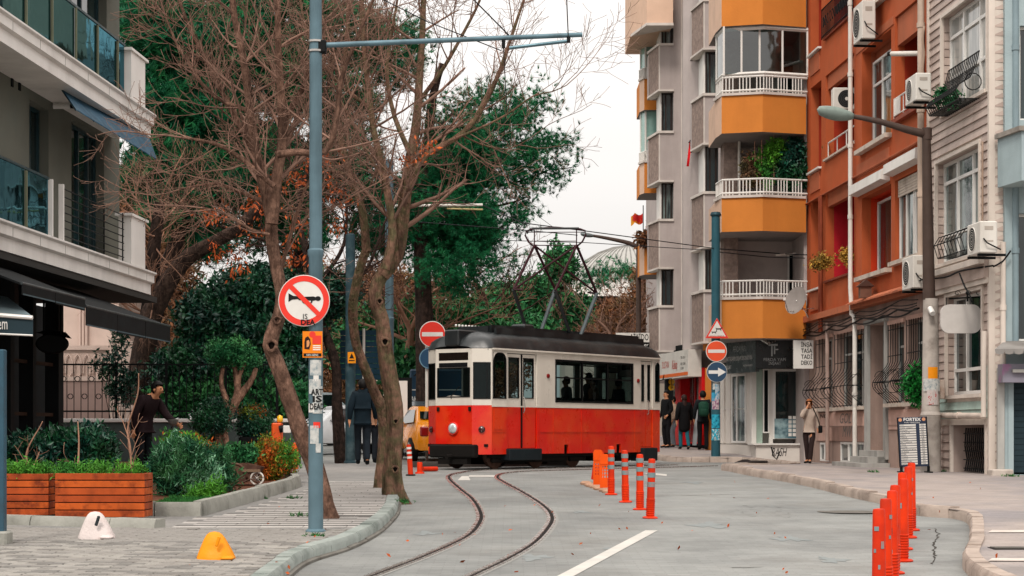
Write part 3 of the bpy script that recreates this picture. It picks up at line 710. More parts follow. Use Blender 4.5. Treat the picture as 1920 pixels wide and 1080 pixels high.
for h in (WW[0], WW[1], WW[4], WW[2]):
 big = h is not WW[2]
 window(cb, RF, h[0]+.02, h[1]-.01, h[2]+.01, h[3]-.01, -.20, cols=(.30, .66) if big else (.62,), rows=(.36, .78) if h is WW[0] else (.28, .80) if big else (.25,), gm=M_glassw if h is WW[0] else M_glass2 if big else M_glass, w=.065, dep=.07)
 for i in range(int((h[3]-h[2])/pit)): RF.mb().box(h[1]-.03, h[1]-.004, -.13, -.022, h[2]+.01+i*pit, h[2]+i*pit+pit-.012).obj('cladding_board', M_sd[i % 3], cb)
h = WW[3]
for i in range(13):
 a = h[0]+.06+i*(u(1797)-h[0]-.1)/13; mb = RF.mb(); mb.tube([(a, -.08, .95), (a+.05, -.14, 1.2), (a, -.08, 1.45), (a+.05, -.12, 1.8)], .016, 5).obj('shutter_bar', M_black, cb)
for k in range(5): RF.mb().box(h[0]+.05, u(1797), -.13, -.10, 1.0+k*.17, 1.02+k*.17).obj('shutter_rail', M_black, cb)
RF.mb().box(uF+.02, uG-.02, .0, .13, 4.60, 4.94).obj('cornice', M_sd[0], cb)
RF.mb().box(uF+.02, uG-.02, .132, .24, 4.86, 4.98).obj('cornice', M_trim, cb)
RF.mb().box(uF+.02, uG-.02, .0, .09, 4.50, 4.60).obj('cornice', M_trim, cb)
RF.mb().box(uF+.01, uF+.08, -.018, .05, .9, 14.4).obj('corner_trim', M_trim, cb)
RF.mb().box(uG-.07, uG-.0, -.018, .05, .9, 14.4).obj('corner_trim', M_trim, cb)
RF.mb().box(uF+.08, uG-.08, -.018, .03, 1.86, 1.98).obj('band', M_trim, cb)
pipe(RF, [(u(1767), .12, 2.06), (u(1858), .14, 2.02)], .06, mat('cream waste pipe', '#c3b4a8', .5, .08, 3, dirt=.4), cb, 'waste_pipe')
pipe(RF, [(u(1758), .12, 4.75), (u(1758), .12, 2.6)], .065, mat('grey waste pipe', '#8c837c', .5, .08, 3, dirt=.4), cb, 'waste_pipe')
pipe(RF, [(u(1768), .10, 2.06), (u(1768), .10, .95)], .05, M_trim, cb, 'waste_pipe')
pipe(RF, [(u(1858), .14, 2.0), (u(1859), .14, 3.6)], .05, M_trim, cb, 'waste_pipe')
RF.mb().box(uF+.02, uG-.02, -9, -.75, .6, 14.4).obj('rear_walls', M_trim, cb)
YR = RF.P(uF, 0, 0).y; XR = RF.P(uF, 0, 0).x
FR = FrameL((XR, YR), (1, 0))
wallr = wall('side_wall', FR, .04, .34, .9, 14.5, -.03, M_trim, cb)
def _b(a, b, za, zb):
 zz = za
 while zz < zb: FR.mb().add([(a, -.028, zz+.006), (b, -.028, zz+.006), (b, 0, zz+.006), (a, 0, zz+.006), (a, -.028, zz+pit), (b, -.028, zz+pit), (b, -.022, zz+pit), (a, -.022, zz+pit)], [(0,1,2,3),(3,2,6,7),(0,3,7,4),(1,5,6,2),(4,7,6,5)]).obj('cladding_board', random.choice(M_sd), cb); zz += pit
_b(.07, .27, 1.0, 14.2)
FR.mb().box(-.05, .06, -.05, .012, .9, 14.5).obj('corner_trim', M_trim, cb)
FR.mb().box(.275, .34, -.03, .02, .9, 14.5).obj('corner_trim', M_trim, cb)
FR.mb().box(-.08, .32, -.02, .35, .82, 1.03, bev=.02).obj('door_step', mat('worn white step', '#b8ada3', .8, .15, 4, dirt=.7, dcol='#5d5149', dscale=4), cb)
pipe(FR, [(.42, .1, 14.5), (.42, .1, 3.2)], .06, mat('blue grey downpipe', '#7e8f95', .5, .1, 3, dirt=.5, dcol='#41494c', dscale=3, streak=True), cb)
# ---------------------------------------------------------------- blue-grey building at the right edge
M_bl = mat('pale blue render', '#9aa9ac', .85, .10, 1.5, dirt=.5, dcol='#69767a', dscale=1, bump=.3, streak=True)
YB = YR - .10; BF = FrameL((at(1885, 0, YB).x, YB), (1, 0)); bu = lambda px: BF.u(px); bz = lambda py: ZC - (py-HY)*YB/F
bb = thing('apartment_building', (BF.O[0], YB, .9), 'pale blue grey building with a box balcony at the right edge', 'building')
hl = [(bu(1912), bu(2010), bz(225), bz(48)), (bu(1905), bu(2010), bz(640), bz(400)), (bu(1890), bu(1970), bz(890), bz(716))]
wall('wall', BF, bu(1884), 3.6, .5, 14, 0, M_bl, bb, hl, th=.3)
window(bb, BF, hl[0][0], hl[0][1], hl[0][2], hl[0][3], -.2, cols=(.4,), gm=M_glass); window(bb, BF, hl[1][0], hl[1][1], hl[1][2], hl[1][3], -.2, cols=(.5,), gm=M_glass)
BF.mb().box(1.1, 3.6, -6, -.31, .5, 14).obj('side_wall', M_bl, bb)
mb = BF.mb(); poly = [(bu(1868)+.02, 0.02), (bu(1890)-.02, 1.0), (4, 1.0), (4, .02)]
mb.prism([(a, d) for a, d in poly], bz(352), bz(262)); mb.obj('box_balcony', M_bl, bb)
mb = BF.mb(); mb.prism([(bu(1868)-.04, .0+.022), (bu(1890)-.08, 1.06), (4, 1.06), (4, .022)], bz(262)+.002, bz(253)); mb.obj('balcony_coping', mat('worn coping', '#8f8880', .85, .2, 4, dirt=.6), bb)
BF.mb().box(bu(1886), 3.5, -.001+.003, .5, bz(700), bz(694)).obj('ledge', M_greyp, bb)
for i in range(16):
 zz = bz(886)+i*.105; BF.mb().box(hl[2][0]+.12, hl[2][1], -.16, -.13, zz, zz+.098).obj('shutter_slat', mat('dark roller shutter', '#233238', .5, .15, 4), bb)
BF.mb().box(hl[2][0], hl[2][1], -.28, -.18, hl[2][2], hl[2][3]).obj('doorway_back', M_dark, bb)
BF.mb().box(hl[2][0], hl[2][0]+.1, -.2, .02, hl[2][2], hl[2][3]).obj('door_frame', M_bl, bb)
BF.mb().box(bu(1869), bu(1882), -.02, .06, .95, bz(690)).obj('pilaster', M_greyp, bb)
pipe(BF, [(bu(1880)-.02, .11, bz(455)), (bu(1880)-.02, .11, bz(700))], .05, M_trim, bb)
t = thing('shop_sign', BF.P(bu(1890), .1, bz(700)), 'dull purple tinted shop sign box above the shuttered door at the right edge', 'sign')
BF.mb().box(bu(1869), 3.4, .06, .42, bz(718), bz(684)).obj('box', mat('purple grey sign face', '#7f7b86', .6, .1, 2, col2='#97718f', c2=(.5, .6), c2scale=2.4, dirt=.3), t)
t = thing('awning', BF.P(bu(1890), .1, bz(655)), 'small grey folded awning with a scalloped edge at the right edge', 'awning')
a0, a1 = bu(1846), 3.4
BF.mb().add([(a0, .75, bz(661)), (a1, .75, bz(655)), (a1, .05, bz(636)), (a0+.35, .05, bz(645)), (a0, .75, bz(658)), (a1, .75, bz(651)), (a1, .05, bz(632)), (a0+.35, .05, bz(640))], [(3,2,1,0),(4,5,6,7),(0,1,5,4),(1,2,6,5),(2,3,7,6),(3,0,4,7)]).obj('canvas', mat('grey awning canvas', '#87837f', .8, .1, 3, dirt=.5), t)
for i in range(22):
 a = a0 + i*(a1-a0)/22; BF.mb().add([(a, .752, bz(660)), (a+(a1-a0)/22, .752, bz(660)), (a+(a1-a0)/22-.01, .752, bz(666)), (a+(a1-a0)/44, .752, bz(668)), (a+.01, .752, bz(666))], [(0,1,2,3,4)]).obj('scallop', mat('grey awning canvas', '#87837f'), t)
# ---------------------------------------------------------------- yellow and grey stepped building
M_ye = mat('mustard render', '#c87b36', .8, .07, 1.4, dirt=.35, dcol='#a8622a', dscale=1, bump=.2, bscale=20, streak=True)
M_pk = mat('pale salmon render', '#cfae97', .85, .06, 2, dirt=.3, dcol='#9a8274')
M_gr = mat('warm grey render', '#ada29e', .88, .09, 1.4, dirt=.5, dcol='#877b77', dscale=1, bump=.2, bscale=20, streak=True)
M_tx = mat('rough combed stone', '#8f7d74', .95, .25, 8, bump=1.0, bscale=16, dirt=.5, dcol='#5a4c45', dscale=6)
M_edge = mat('pale slab edge', '#c9c0b8', .8, .08, 3, dirt=.4, dcol='#857b74')
M_soff = mat('soffit grey', '#8b8481', .9, .1, 2)
yb = thing('apartment_building', (6.5, 52, 1.1), 'tall mustard yellow and warm grey building with stacked balconies, behind the tram', 'building')
def zy(py, Y): return ZC - (py-HY)*Y/F
def xx(px, Y): return (px-CX)*Y/F
def pprism(name, pts, z0, z1, m, parent, **t):
 """solid standing on a plan outline given as (picture column, distance)"""
 return MB().prism([(xx(px, Y), Y) for px, Y in pts], z0, z1).obj(name, m, parent, **t)
YL0, YL1 = 50.0, 50.35
XO = RF.P(uW+.02, 0, 0).x
bk = [(xx(1262,62.4), 62.4), (xx(1279,62.4), 62.4), (xx(1281,58.5),58.5), (xx(1345, 57.2), 57.2), (xx(1352,52.6), 52.6), (XO+.3, 52.6), (XO+.3, 75), (xx(1262,62.4), 75)]
MB().prism(bk, zy(690, 57), 16.5).obj('wall', M_gr, yb)
pt = [10.73, 7.99, 5.27]; pb = [9.73, 7.09, 4.23]; FB = 12.6
out_ = [(1341,50.9),(1353,50.05),(1430,49.75),(1509,50.05)]
def loggia_band(z0, z1, m1, nm):
 P = [(xx(px, Y), Y) for px, Y in out_]; XE = min(XO, xx(1513, 50.2))
 P = P[:-1] + [(XE-.03, 50.15)]
 mb = MB(); n = len(P)
 for i in range(n-1):
  a, b = P[i], P[i+1]; mb.add([(a[0],a[1],z0),(b[0],b[1],z0),(b[0],b[1],z1),(a[0],a[1],z1)], [(0,1,2,3)], 1 if i == 0 else 0)
 mb.add([(a_[0], a_[1], z0) for a_ in P] + [(P[-1][0], 52.58, z0), (P[0][0], 52.58, z0)], [tuple(range(n+2))][::-1], 2)
 mb.add([(a_[0], a_[1], z1) for a_ in P] + [(P[-1][0], 52.58, z1), (P[0][0], 52.58, z1)], [tuple(range(n+2))], 2)
 mb.add([(P[0][0], P[0][1], z0), (P[0][0], 52.58, z0), (P[0][0], 52.58, z1), (P[0][0], P[0][1], z1)], [(0,1,2,3)], 1)
 mb.obj(nm, [m1, M_pk, M_soff], yb)
 mb = MB()
 Q = [(x_-.0, y_-.05) for x_, y_ in P]; Q[0] = (Q[0][0]-.06, Q[0][1]); Q[-1] = (Q[-1][0]-.01, Q[-1][1])
 mb.prism(Q + [(Q[-1][0], Q[-1][1]+.3), (Q[0][0]+.2, Q[0][1]+.3)], z1+.002, z1+.07); mb.obj('coping', M_edge, yb)
 return P
for k in range(3):
 P = loggia_band(pb[k], pt[k], M_ye, 'balcony_parapet')
 rail = thing('_', (0,0,0)) if False else None
 P2 = [(x_+.03, y_+.03) for x_, y_ in P]
 mb = MB()
 for zz in (pt[k]+.14, pt[k]+.50): mb.tube([(x_, y_, zz) for x_, y_ in P2], .028, 6)
 r_ = mb.obj('balcony_railing', M_white, yb)
 L_ = 0
 for (a, b) in zip(P2, P2[1:]):
  l = math.hypot(b[0]-a[0], b[1]-a[1]); nn = max(2, int(l/.085))
  for i in range(nn):
   if (i % 5) == 4 : continue
   t_ = i/nn; x_, y_ = a[0]+(b[0]-a[0])*t_, a[1]+(b[1]-a[1])*t_
   MB().box(x_-.014, x_+.014, y_-.014, y_+.014, pt[k]+.08, pt[k]+.50).obj('baluster', M_white, r_)
loggia_band(FB, 15.5, M_ye, 'balcony_parapet')
MB().box(XO-.07, XO+.4, 50.45, 52.7, .5, 15.4).obj('end_wall', M_gr, yb)
M_lg = mat('loggia wall warm grey', '#b3a7a2', .9, .08, 2, dirt=.3)
MB().box(xx(1352, 52.6), XO+.25, 52.50, 52.57, 4.3, 15).obj('loggia_wall', M_lg, yb)
for (px0, px1) in ((1357, 1384),):
 MB().box(xx(px0, 51.6), xx(px1, 51.6), 51.6, 52.4, 4.3, 12.6).obj('textured_pier', M_tx, yb)
DD = FrameL((0, 52.48), (1, 0))
window(yb, DD, xx(1476,52.5), xx(1512,52.5), pt[2]-.7, pb[1]-.35, 0, cols=(), gm=M_dark, fm=M_white, name='balcony_door')
window(yb, DD, xx(1470,52.5), xx(1512,52.5), pt[1]-.7, pb[0]-.45, 0, cols=(.5,), gm=M_glass, fm=M_white, name='balcony_door')
window(yb, DD, xx(1462,52.5), xx(1500,52.5), pt[0]-.7, FB-.45, 0, cols=(), gm=M_glass, fm=M_white, name='balcony_door')
MB().tube([(xx(1386,51.4), 51.4, pb[0]), (xx(1386,51.4), 51.4, pt[1]-.5)], .04, 8).obj('drainpipe', M_plastw, yb)
P = [(xx(px, Y), Y) for px, Y in out_]; P[-1] = (XO-.06, 50.12)
zb_, zt_ = pt[0]+.55, FB
gf = thing('_x', (0, 0, 0)) if False else None
mb = MB(); Q = [(x_+.05, y_+.12) for x_, y_ in P]
posts = [Q[0]] + [(xx(px, 50)+.05, 50.05+.0) for px in (1354, 1387, 1421, 1464)] + [Q[-1]]
for x_, y_ in posts: mb.box(x_-.025, x_+.025, y_-.03, y_+.03, zb_, zt_-.0)
for zz in (zb_, zt_-.10): mb.tube([(x_, y_, zz+.04) for x_, y_ in Q], .055, 4)
gl_ = mb.obj('balcony_glazing', M_white, yb)
for a, b in zip(posts, posts[1:]):
 MB().add([(a[0], a[1], zb_+.06), (b[0], b[1], zb_+.06), (b[0], b[1], zt_-.06), (a[0], a[1], zt_-.06)], [(0,1,2,3)]).obj('pane', M_clear, gl_)
def baystack(ch, fr0, fr1, Yf, Yb, tops, bots, winx, nm, tex, nfr=None, wm=M_glass2):
 """ch: column of the chamfer start, fr0..fr1: flat front columns"""
 for k, (t_, b_) in enumerate(zip(tops, bots)):
  P = [(xx(ch, Yb), Yb), (xx(fr0, Yf), Yf), (xx(fr1, Yf), Yf), (xx(fr1, Yf), Yb+.6), (xx(ch, Yb), Yb+.6)]
  mb = MB(); n = len(P)
  for i in range(n): a, b = P[i], P[(i+1) % n]; mb.add([(a[0],a[1],b_),(b[0],b[1],b_),(b[0],b[1],t_),(a[0],a[1],t_)], [(0,1,2,3)], 1 if i == 0 else 0)
  mb.add([(a[0], a[1], b_) for a in P], [tuple(range(n))[::-1]], 2); mb.add([(a[0], a[1], t_) for a in P], [tuple(range(n))], 2)
  mb.obj('bay_parapet', [M_gr if not tex else M_gr, M_tx if True else M_gr, M_soff], yb)
  Q = [(P[0][0]-.05, P[0][1]-.03), (P[1][0]-.04, P[1][1]-.06), (P[2][0], P[2][1]-.06), (P[2][0], P[2][1]+.2), (P[0][0]+.1, P[0][1]+.25)]
  MB().prism(Q, t_+.002, t_+.08).obj('coping', M_edge, yb); MB().prism(Q, b_-.06, b_-.002).obj('slab_edge', M_edge, yb)
  MB().box(P[1][0]-.015, P[1][0]+.03, P[1][1]-.012, P[1][1]+.03, b_, t_).obj('corner_bead', M_edge, yb)
  if k > 0 or True:
   zt2 = bots[k-1] - .0 if k > 0 else t_ + 1.6
   x0, x1 = xx(winx[0], Yf+.35), xx(winx[1], Yf+.35); f2 = FrameL((0, Yf+.35), (1, 0))
   window(yb, f2, x0, x1, t_+.08, zt2-.05, 0, cols=(.3, .7), gm=wm, fm=mat('dark brown window frame', '#2c211e', .5, .1, 3), w=.045)
   s_ = thing('_y', (0, 0, 0)) if False else None
   MB().box(xx(winx[0], Yf+.35)-.05, xx(winx[0], Yf+.35)-.001, Yf+.3, Yb+.4, t_+.08, zt2-.05).obj('bay_side', M_white, yb)
tA = [zy(p, 62) for p in (-55, 105, 263, 426, 583)]; bA = [zy(p, 62) for p in (10-20, 163, 335, 500, 658)]
tA = [zy(p, 62) for p in (-70, 86, 250, 415, 577)]; bA = [zy(p, 62) for p in (16, 168, 338, 501, 657)]
baystack(1216, 1236, 1263, 62, 63.4, tA, bA, (1240, 1266), 'A', False)
MB().box(xx(1263,62), xx(1279,62), 62.0, 62.38, zy(657,62), 16.5).obj('corner_pier', M_gr, yb)
MB().box(xx(1277,62), xx(1279,62)+.02, 61.97, 62.0, zy(657,62), 16.5).obj('corner_bead', M_edge, yb)
tB = [zy(p, 56) for p in (-172, 15-12, 180, 364, 548)]; bB = [zy(p, 56) for p in (-80, 90, 268, 462, 640)]
baystack(1297, 1320, 1351, 56, 57.4, tB, bB, (1322, 1350), 'B', True)
MB().box(xx(1351,55.6), xx(1360,55.6), 55.0, 55.6, zy(640, 56), 15).obj('pier_trim', M_edge, yb)
def ybal(px0, pxc, px1, Y, tops, bots, glz, cat=None):
 for k, (t_, b_) in enumerate(zip(tops, bots)):
  P = [(xx(px0, Y+.5), Y+.5), (xx(pxc, Y), Y), (xx(px1, Y), Y), (xx(px1, Y), Y+2), (xx(px0, Y+.5), Y+2)]
  mb = MB(); n = 5
  for i in range(n): a, b = P[i], P[(i+1) % n]; mb.add([(a[0],a[1],b_),(b[0],b[1],b_),(b[0],b[1],t_),(a[0],a[1],t_)], [(0,1,2,3)], 1 if i == 0 else 0)
  mb.add([(a[0], a[1], b_) for a in P], [(4,3,2,1,0)], 2); mb.add([(a[0], a[1], t_) for a in P], [(0,1,2,3,4)], 2)
  mb.obj('balcony_parapet', [M_ye, M_pk, M_soff], yb)
  MB().prism([(P[0][0]-.05, P[0][1]), (P[1][0]-.04, P[1][1]-.05), (P[2][0], P[2][1]-.05), (P[2][0], P[2][1]+.2), (P[0][0]+.1, P[0][1]+.2)], t_+.002, t_+.07).obj('coping', M_edge, yb)
  if k in glz:
   zt2 = bots[k-1] if k else t_+1.9
   r_ = MB().tube([(P[0][0], P[0][1]+.1, t_+.4), (P[1][0]+.03, P[1][1]+.05, t_+.4), (P[2][0], P[2][1]+.05, t_+.4)], .025, 6).obj('balcony_railing', M_white, yb)
   for a, b in ((P[0], P[1]), (P[1], P[2])):
    for i in range(6):
     x_, y_ = a[0]+(b[0]-a[0])*i/6, a[1]+.06+(b[1]-a[1])*i/6; MB().box(x_-.015, x_+.015, y_-.015, y_+.015, t_+.07, t_+.4).obj('baluster', M_white, r_)
   for a, b in ((P[0], P[1]), (P[1], P[2])):
    g_ = MB().add([(a[0]+.06, a[1]+.25, t_+.45), (b[0]+.06, b[1]+.25, t_+.45), (b[0]+.06, b[1]+.25, zt2), (a[0]+.06, a[1]+.25, zt2)], [(0,1,2,3)]).obj('glazing_panel', mat('greenish glazing', '#7fa59c', .08, .2, 2, spec=.9), yb)
   for a in (P[0], P[1], P[2]): MB().box(a[0]+.03, a[0]+.09, a[1]+.2, a[1]+.26, t_+.08, zt2).obj('glazing_post', M_white, yb)
ybal(1199, 1208, 1240, 64.5, [zy(p, 64.5) for p in (-8, 148, 305, 455)], [zy(p, 64.5) for p in (50, 206, 362, 515)], (1, 2))
ybal(1290, 1298, 1325, 58.4, [zy(p, 58.4) for p in (-60, 103, 268, 440)], [zy(p, 58.4) for p in (-10, 155, 325, 488)], (1, 2, 3))
MB().prism([(xx(1183,62.8), 62.8), (xx(1213,61.0), 61.0), (xx(1262,61.0), 61.0), (xx(1262,61.0), 66), (xx(1183,62.8), 66)], zy(50,61.5), zy(-120,61.5)).obj('top_bay', M_pk, yb)
pprism('top_bay_edge', [(1182,62.7),(1212,60.9),(1263,60.9),(1263,61.3)], zy(55,61.5), zy(50,61.5)-.002, M_edge, yb)
zf = zy(832, 53)
M_shop = mat('white shop panel', '#cfc8c0', .5, .05, 2, dirt=.2, dcol='#8d857c')
SF = FrameL((0, 52.3), (1, 0)); sx = lambda px: xx(px, 52.3); sz = lambda py: zy(py, 52.3)
MB().box(sx(1411), XO-.02, 52.36, 56, .6, pb[2]-.0+.0-.01).obj('shop_wall', M_shop, yb)
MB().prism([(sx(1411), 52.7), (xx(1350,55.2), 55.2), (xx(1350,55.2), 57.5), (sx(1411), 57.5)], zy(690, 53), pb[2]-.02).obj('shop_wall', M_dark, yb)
MB().box(sx(1408), XO-.04, 51.2, 52.35, .6, sz(834)).obj('plinth', M_shop, yb)
pprism('plinth', [(1345, 54.2), (1408, 52.3), (1408, 53.5), (1345, 56)], .6, sz(834), M_shop, yb)
MB().box(sx(1402), XO-.04, 51.12, 52.34, sz(834)+.002, sz(831)).obj('plinth_ledge', M_white, yb)
S1 = FrameL((0, 51.9), (1, 0)); s1x = lambda px: xx(px, 51.9)
window(yb, S1, s1x(1449), s1x(1512), zy(823,51.9), zy(692,51.9), 0, cols=(), gm=M_glass, name='shop_window', w=.07)
window(yb, S1, s1x(1430), s1x(1442), zy(812,51.9), zy(692,51.9), 0, cols=(), gm=M_dark, name='shop_window', w=.035)
for px0, px1 in ((1409, 1418), (1442, 1449)): MB().box(s1x(px0), s1x(px1), 51.88, 52.3, sz(832)+.003, zy(692,51.9)).obj('pilaster', M_white, yb)
MB().box(s1x(1416), s1x(1430), 51.95, 52.3, sz(832)+.003, zy(692,51.9)).obj('glass_panel', mat('pale green glass', '#a7bcae', .12, .1, 2, spec=.8), yb)
Ua = np.array([xx(1408,52.2)-xx(1350,54.3), 52.2-54.3]); AF = FrameL((xx(1350,54.3), 54.3), Ua); au = lambda px: AF.u(px)
AL = np.linalg.norm(Ua)
AF.mb().box(0, AL, -.3, -.05, sz(833), sz(690)+.05).obj('shop_wall', M_shop, yb)
window(yb, AF, au(1372), au(1399), sz(831), sz(700), -.04, cols=(.38,), gm=M_glass2, name='shop_door', w=.06)
AF.mb().box(au(1372)+.2, au(1372)+.24, .03, .06, sz(780), sz(750)).obj('door_handle', M_steel, yb)
for a, b in ((1351, 1358), (1361, 1370), (1400, 1407)): AF.mb().box(au(a), au(b), -.049, .01, sz(832), sz(700)).obj('wall_panel', M_shop, yb)
AF.mb().box(0, AL, -.02, .0, sz(767), sz(765)).obj('panel_joint', M_greyp, yb)
Ub = np.array([xx(1318,57.0)-xx(1240,62.5), 57.0-62.5]); KF = FrameL((xx(1240,62.5), 62.5), Ub); ku = lambda px: KF.u(px); kz = lambda px, py: KF.z(px, py)
KLn = np.linalg.norm(Ub)
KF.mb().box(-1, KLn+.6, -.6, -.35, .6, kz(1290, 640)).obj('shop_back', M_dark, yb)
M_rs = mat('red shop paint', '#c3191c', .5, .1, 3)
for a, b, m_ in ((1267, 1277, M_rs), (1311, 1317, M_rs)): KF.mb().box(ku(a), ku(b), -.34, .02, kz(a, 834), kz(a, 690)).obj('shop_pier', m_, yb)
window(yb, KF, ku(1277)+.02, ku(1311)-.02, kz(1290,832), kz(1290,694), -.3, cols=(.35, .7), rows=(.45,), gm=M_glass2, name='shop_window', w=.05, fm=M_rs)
window(yb, KF, ku(1242), ku(1266), kz(1250,832), kz(1250,694), -.3, cols=(.5,), rows=(.45,), gm=M_glass2, name='shop_window', w=.05, fm=M_pk)
pprism('shop_pier', [(1322,56.6),(1336,56.2),(1336,57.2),(1322,57.2)], .8, zy(690,56.5), M_ye, yb)
pprism('yellow_soffit', [(1318,56.6),(1345,55.2),(1345,57),(1318,57)], zy(655,56), zy(640,56)+.1, M_ye, yb)
# ---------------------------------------------------------------- signs with lettering
def text(fr, s, u0, zc, h, d, m, parent, name='lettering', width=None, align='LEFT', bold=0.0, ext=.004, ital=0.0):
 c = bpy.data.curves.new('t', 'FONT'); c.body = s; c.size = 1; c.align_x = align; c.extrude = 0; c.offset = bold; c.resolution_u = 2; c.shear = ital
 o = bpy.data.objects.new('t', c); COL.objects.link(o)
 dg = bpy.context.evaluated_depsgraph_get(); me = bpy.data.meshes.new_from_object(o.evaluated_get(dg)); bpy.data.objects.remove(o)
 n = len(me.vertices); v = np.empty(n*3); me.vertices.foreach_get('co', v); v = v.reshape(-1, 3)
 if n == 0: return None
 hh = .72; sc = h/hh; w = v[:, 0].max() - v[:, 0].min()
 sx_ = sc if width is None else width / max(w, 1e-6)
 x = (v[:, 0] - (v[:, 0].min() if align == 'LEFT' else 0)) * sx_; y = v[:, 1]*sc
 if fr is None: return me, np.stack([x, v[:, 2]*0, y], 1)
 w3 = fr.xf(np.stack([u0 + x*getattr(fr, 'tdir', 1), np.full(n, d), zc + y - h*.5], 1))
 if parent is not None: w3 = w3 - np.array((parent.location if parent.parent is None else parent.parent.location))[None]
 me.vertices.foreach_set('co', w3.ravel()); me.materials.clear(); me.materials.append(m); me.update()
 return link(name, me, parent)
M_ink = mat('black lettering', '#141414', .6, .05, 3); M_wink = mat('white lettering', '#dcdad6', .6, .03, 3)
M_gink = mat('grey metal lettering', '#a5a8a8', .35, .05, 3, metal=.4); M_rink = mat('red lettering', '#b3321f', .6, .05, 3)
Y1 = 50.9; SG = FrameL((0, Y1), (1, 0)); g = lambda px: xx(px, Y1); gg = lambda py: zy(py, Y1)
t = thing('shop_sign', (g(1450), Y1, gg(665)), 'black shop sign reading FERDA YAPI INSAAT under the mustard balcony', 'sign')
SG.mb().box(g(1417), g(1488), -.12, 0, gg(691), gg(634)).obj('board', mat('black sign board', '#14181a', .3, .1, 2), t)
text(SG, 'FERDA YAPI', g(1452.5), gg(674), .085, .003, M_gink, t, align='CENTER', width=.6)
text(SG, 'İNŞAAT', g(1452.5), gg(681), .085, .003, M_gink, t, align='CENTER', width=.34)
for (a, b, c_, d_) in ((1441, 1458, 645, 648.5), (1446, 1448.5, 648, 668), (1451, 1453.5, 648, 664), (1453, 1459, 654, 656.5)):
 SG.mb().box(g(a), g(b), .001, .014, gg(d_), gg(c_)).obj('emblem_bar', M_gink, t)
t = thing('shop_sign', (g(1500), Y1, gg(665)), 'white shop sign with stacked capital words beside the black one', 'sign')
S3 = FrameL((0, 49.6), (1, 0)); g3 = lambda px: xx(px, 49.6); h3 = lambda py: zy(py, 49.6)
S3.mb().box(g3(1488), g3(1525), -.10, .0, h3(691), h3(638)).obj('board', M_white, t)
for i, s in enumerate(('İNŞAAT', 'TASARIM', 'TADİLAT', 'DEKOR')): text(S3, s[:4], g3(1502), h3(646+11.3*i), .115, .006, M_ink, t, width=.072*len(s[:4])+.01, bold=.015)
Ug = np.array([g(1417)-xx(1353,52.9), Y1-52.9]); GF = FrameL((xx(1353,52.9), 52.9), Ug); GF.side = 1
t = thing('shop_sign', GF.P(.4, 0, 3.8), 'slanting grey glass shop sign with metal letters left of the black sign', 'sign')
gl = np.linalg.norm(Ug)
GF.mb().box(0, gl-.01, -.12, 0, gg(697), gg(636)).obj('board', mat('grey glass sign board', '#474f50', .25, .15, 2, dirt=.3, dcol='#2c3333'), t)
text(GF, 'FERDAYAPI', .75, gg(651), .16, .003, M_gink, t, width=.75); text(GF, 'İNŞAAT TASARIM DOLAP DEKORASYON', .12, gg(669), .12, .003, M_wink, t, width=gl-.35)
text(GF, 'TADİLAT', .12, gg(685), .10, .003, M_wink, t, width=.5); text(GF, 'MUTFAK BANYO', gl-.75, gg(684), .055, .003, M_wink, t, width=.55)
t = thing('shop_sign', KF.P(ku(1290), .2, kz(1290, 680)), 'white kebab shop sign with red script and an orange foot band', 'sign')
a, b = ku(1250), ku(1317)
Zt, Zb = kz(1317, 655), kz(1317, 706)
KF.mb().box(a, b, .03, .45, Zb, Zt).obj('box', mat('white light box', '#cfcac2', .4, .05, 2, dirt=.2), t)
KF.mb().box(a+.02, b-.02, .452, .458, Zb+.05, Zb+.15).obj('band', mat('orange band', '#d8652b', .5, .05), t)
text(KF, 'SULTAN', ku(1267), (Zt+Zb)/2+.05, .22, .455, M_rink, t, width=.95, ital=.2); text(KF, 'Kebap', ku(1286), (Zt+Zb)/2+.02, .3, .456, M_rink, t, width=.7, ital=.4)
text(KF, 'TEL: 0216', ku(1303), (Zt+Zb)/2+.2, .08, .456, M_ink, t, width=.55); text(KF, 'PİDE  ÇORBA', ku(1303), (Zt+Zb)/2+.0, .08, .456, M_ink, t, width=.6); text(KF, 'IZGARA', ku(1303), (Zt+Zb)/2-.13, .08, .456, M_ink, t, width=.4)
Y2 = 63.0; A2 = FrameL((0, Y2), (1, 0))
t = thing('shop_sign', (xx(1200, Y2), Y2, zy(640, Y2)), 'white sign reading AIKIDO seen above the tram roof', 'sign')
A2.mb().box(xx(1155, Y2), xx(1217.5, Y2), -.08, 0, zy(641.5, Y2), zy(624, Y2)).obj('board', M_white, t); A2.mb().box(xx(1190, Y2), xx(1217.5, Y2), -.08, .0, zy(653, Y2), zy(642, Y2)).obj('board', M_black, t)
text(A2, 'AİKİDO', xx(1181, Y2), zy(632, Y2), .22, .004, M_ink, t, width=.63, bold=.01); text(A2, 'ler', xx(1206, Y2), zy(646, Y2), .1, .004, M_wink, t, width=.18)
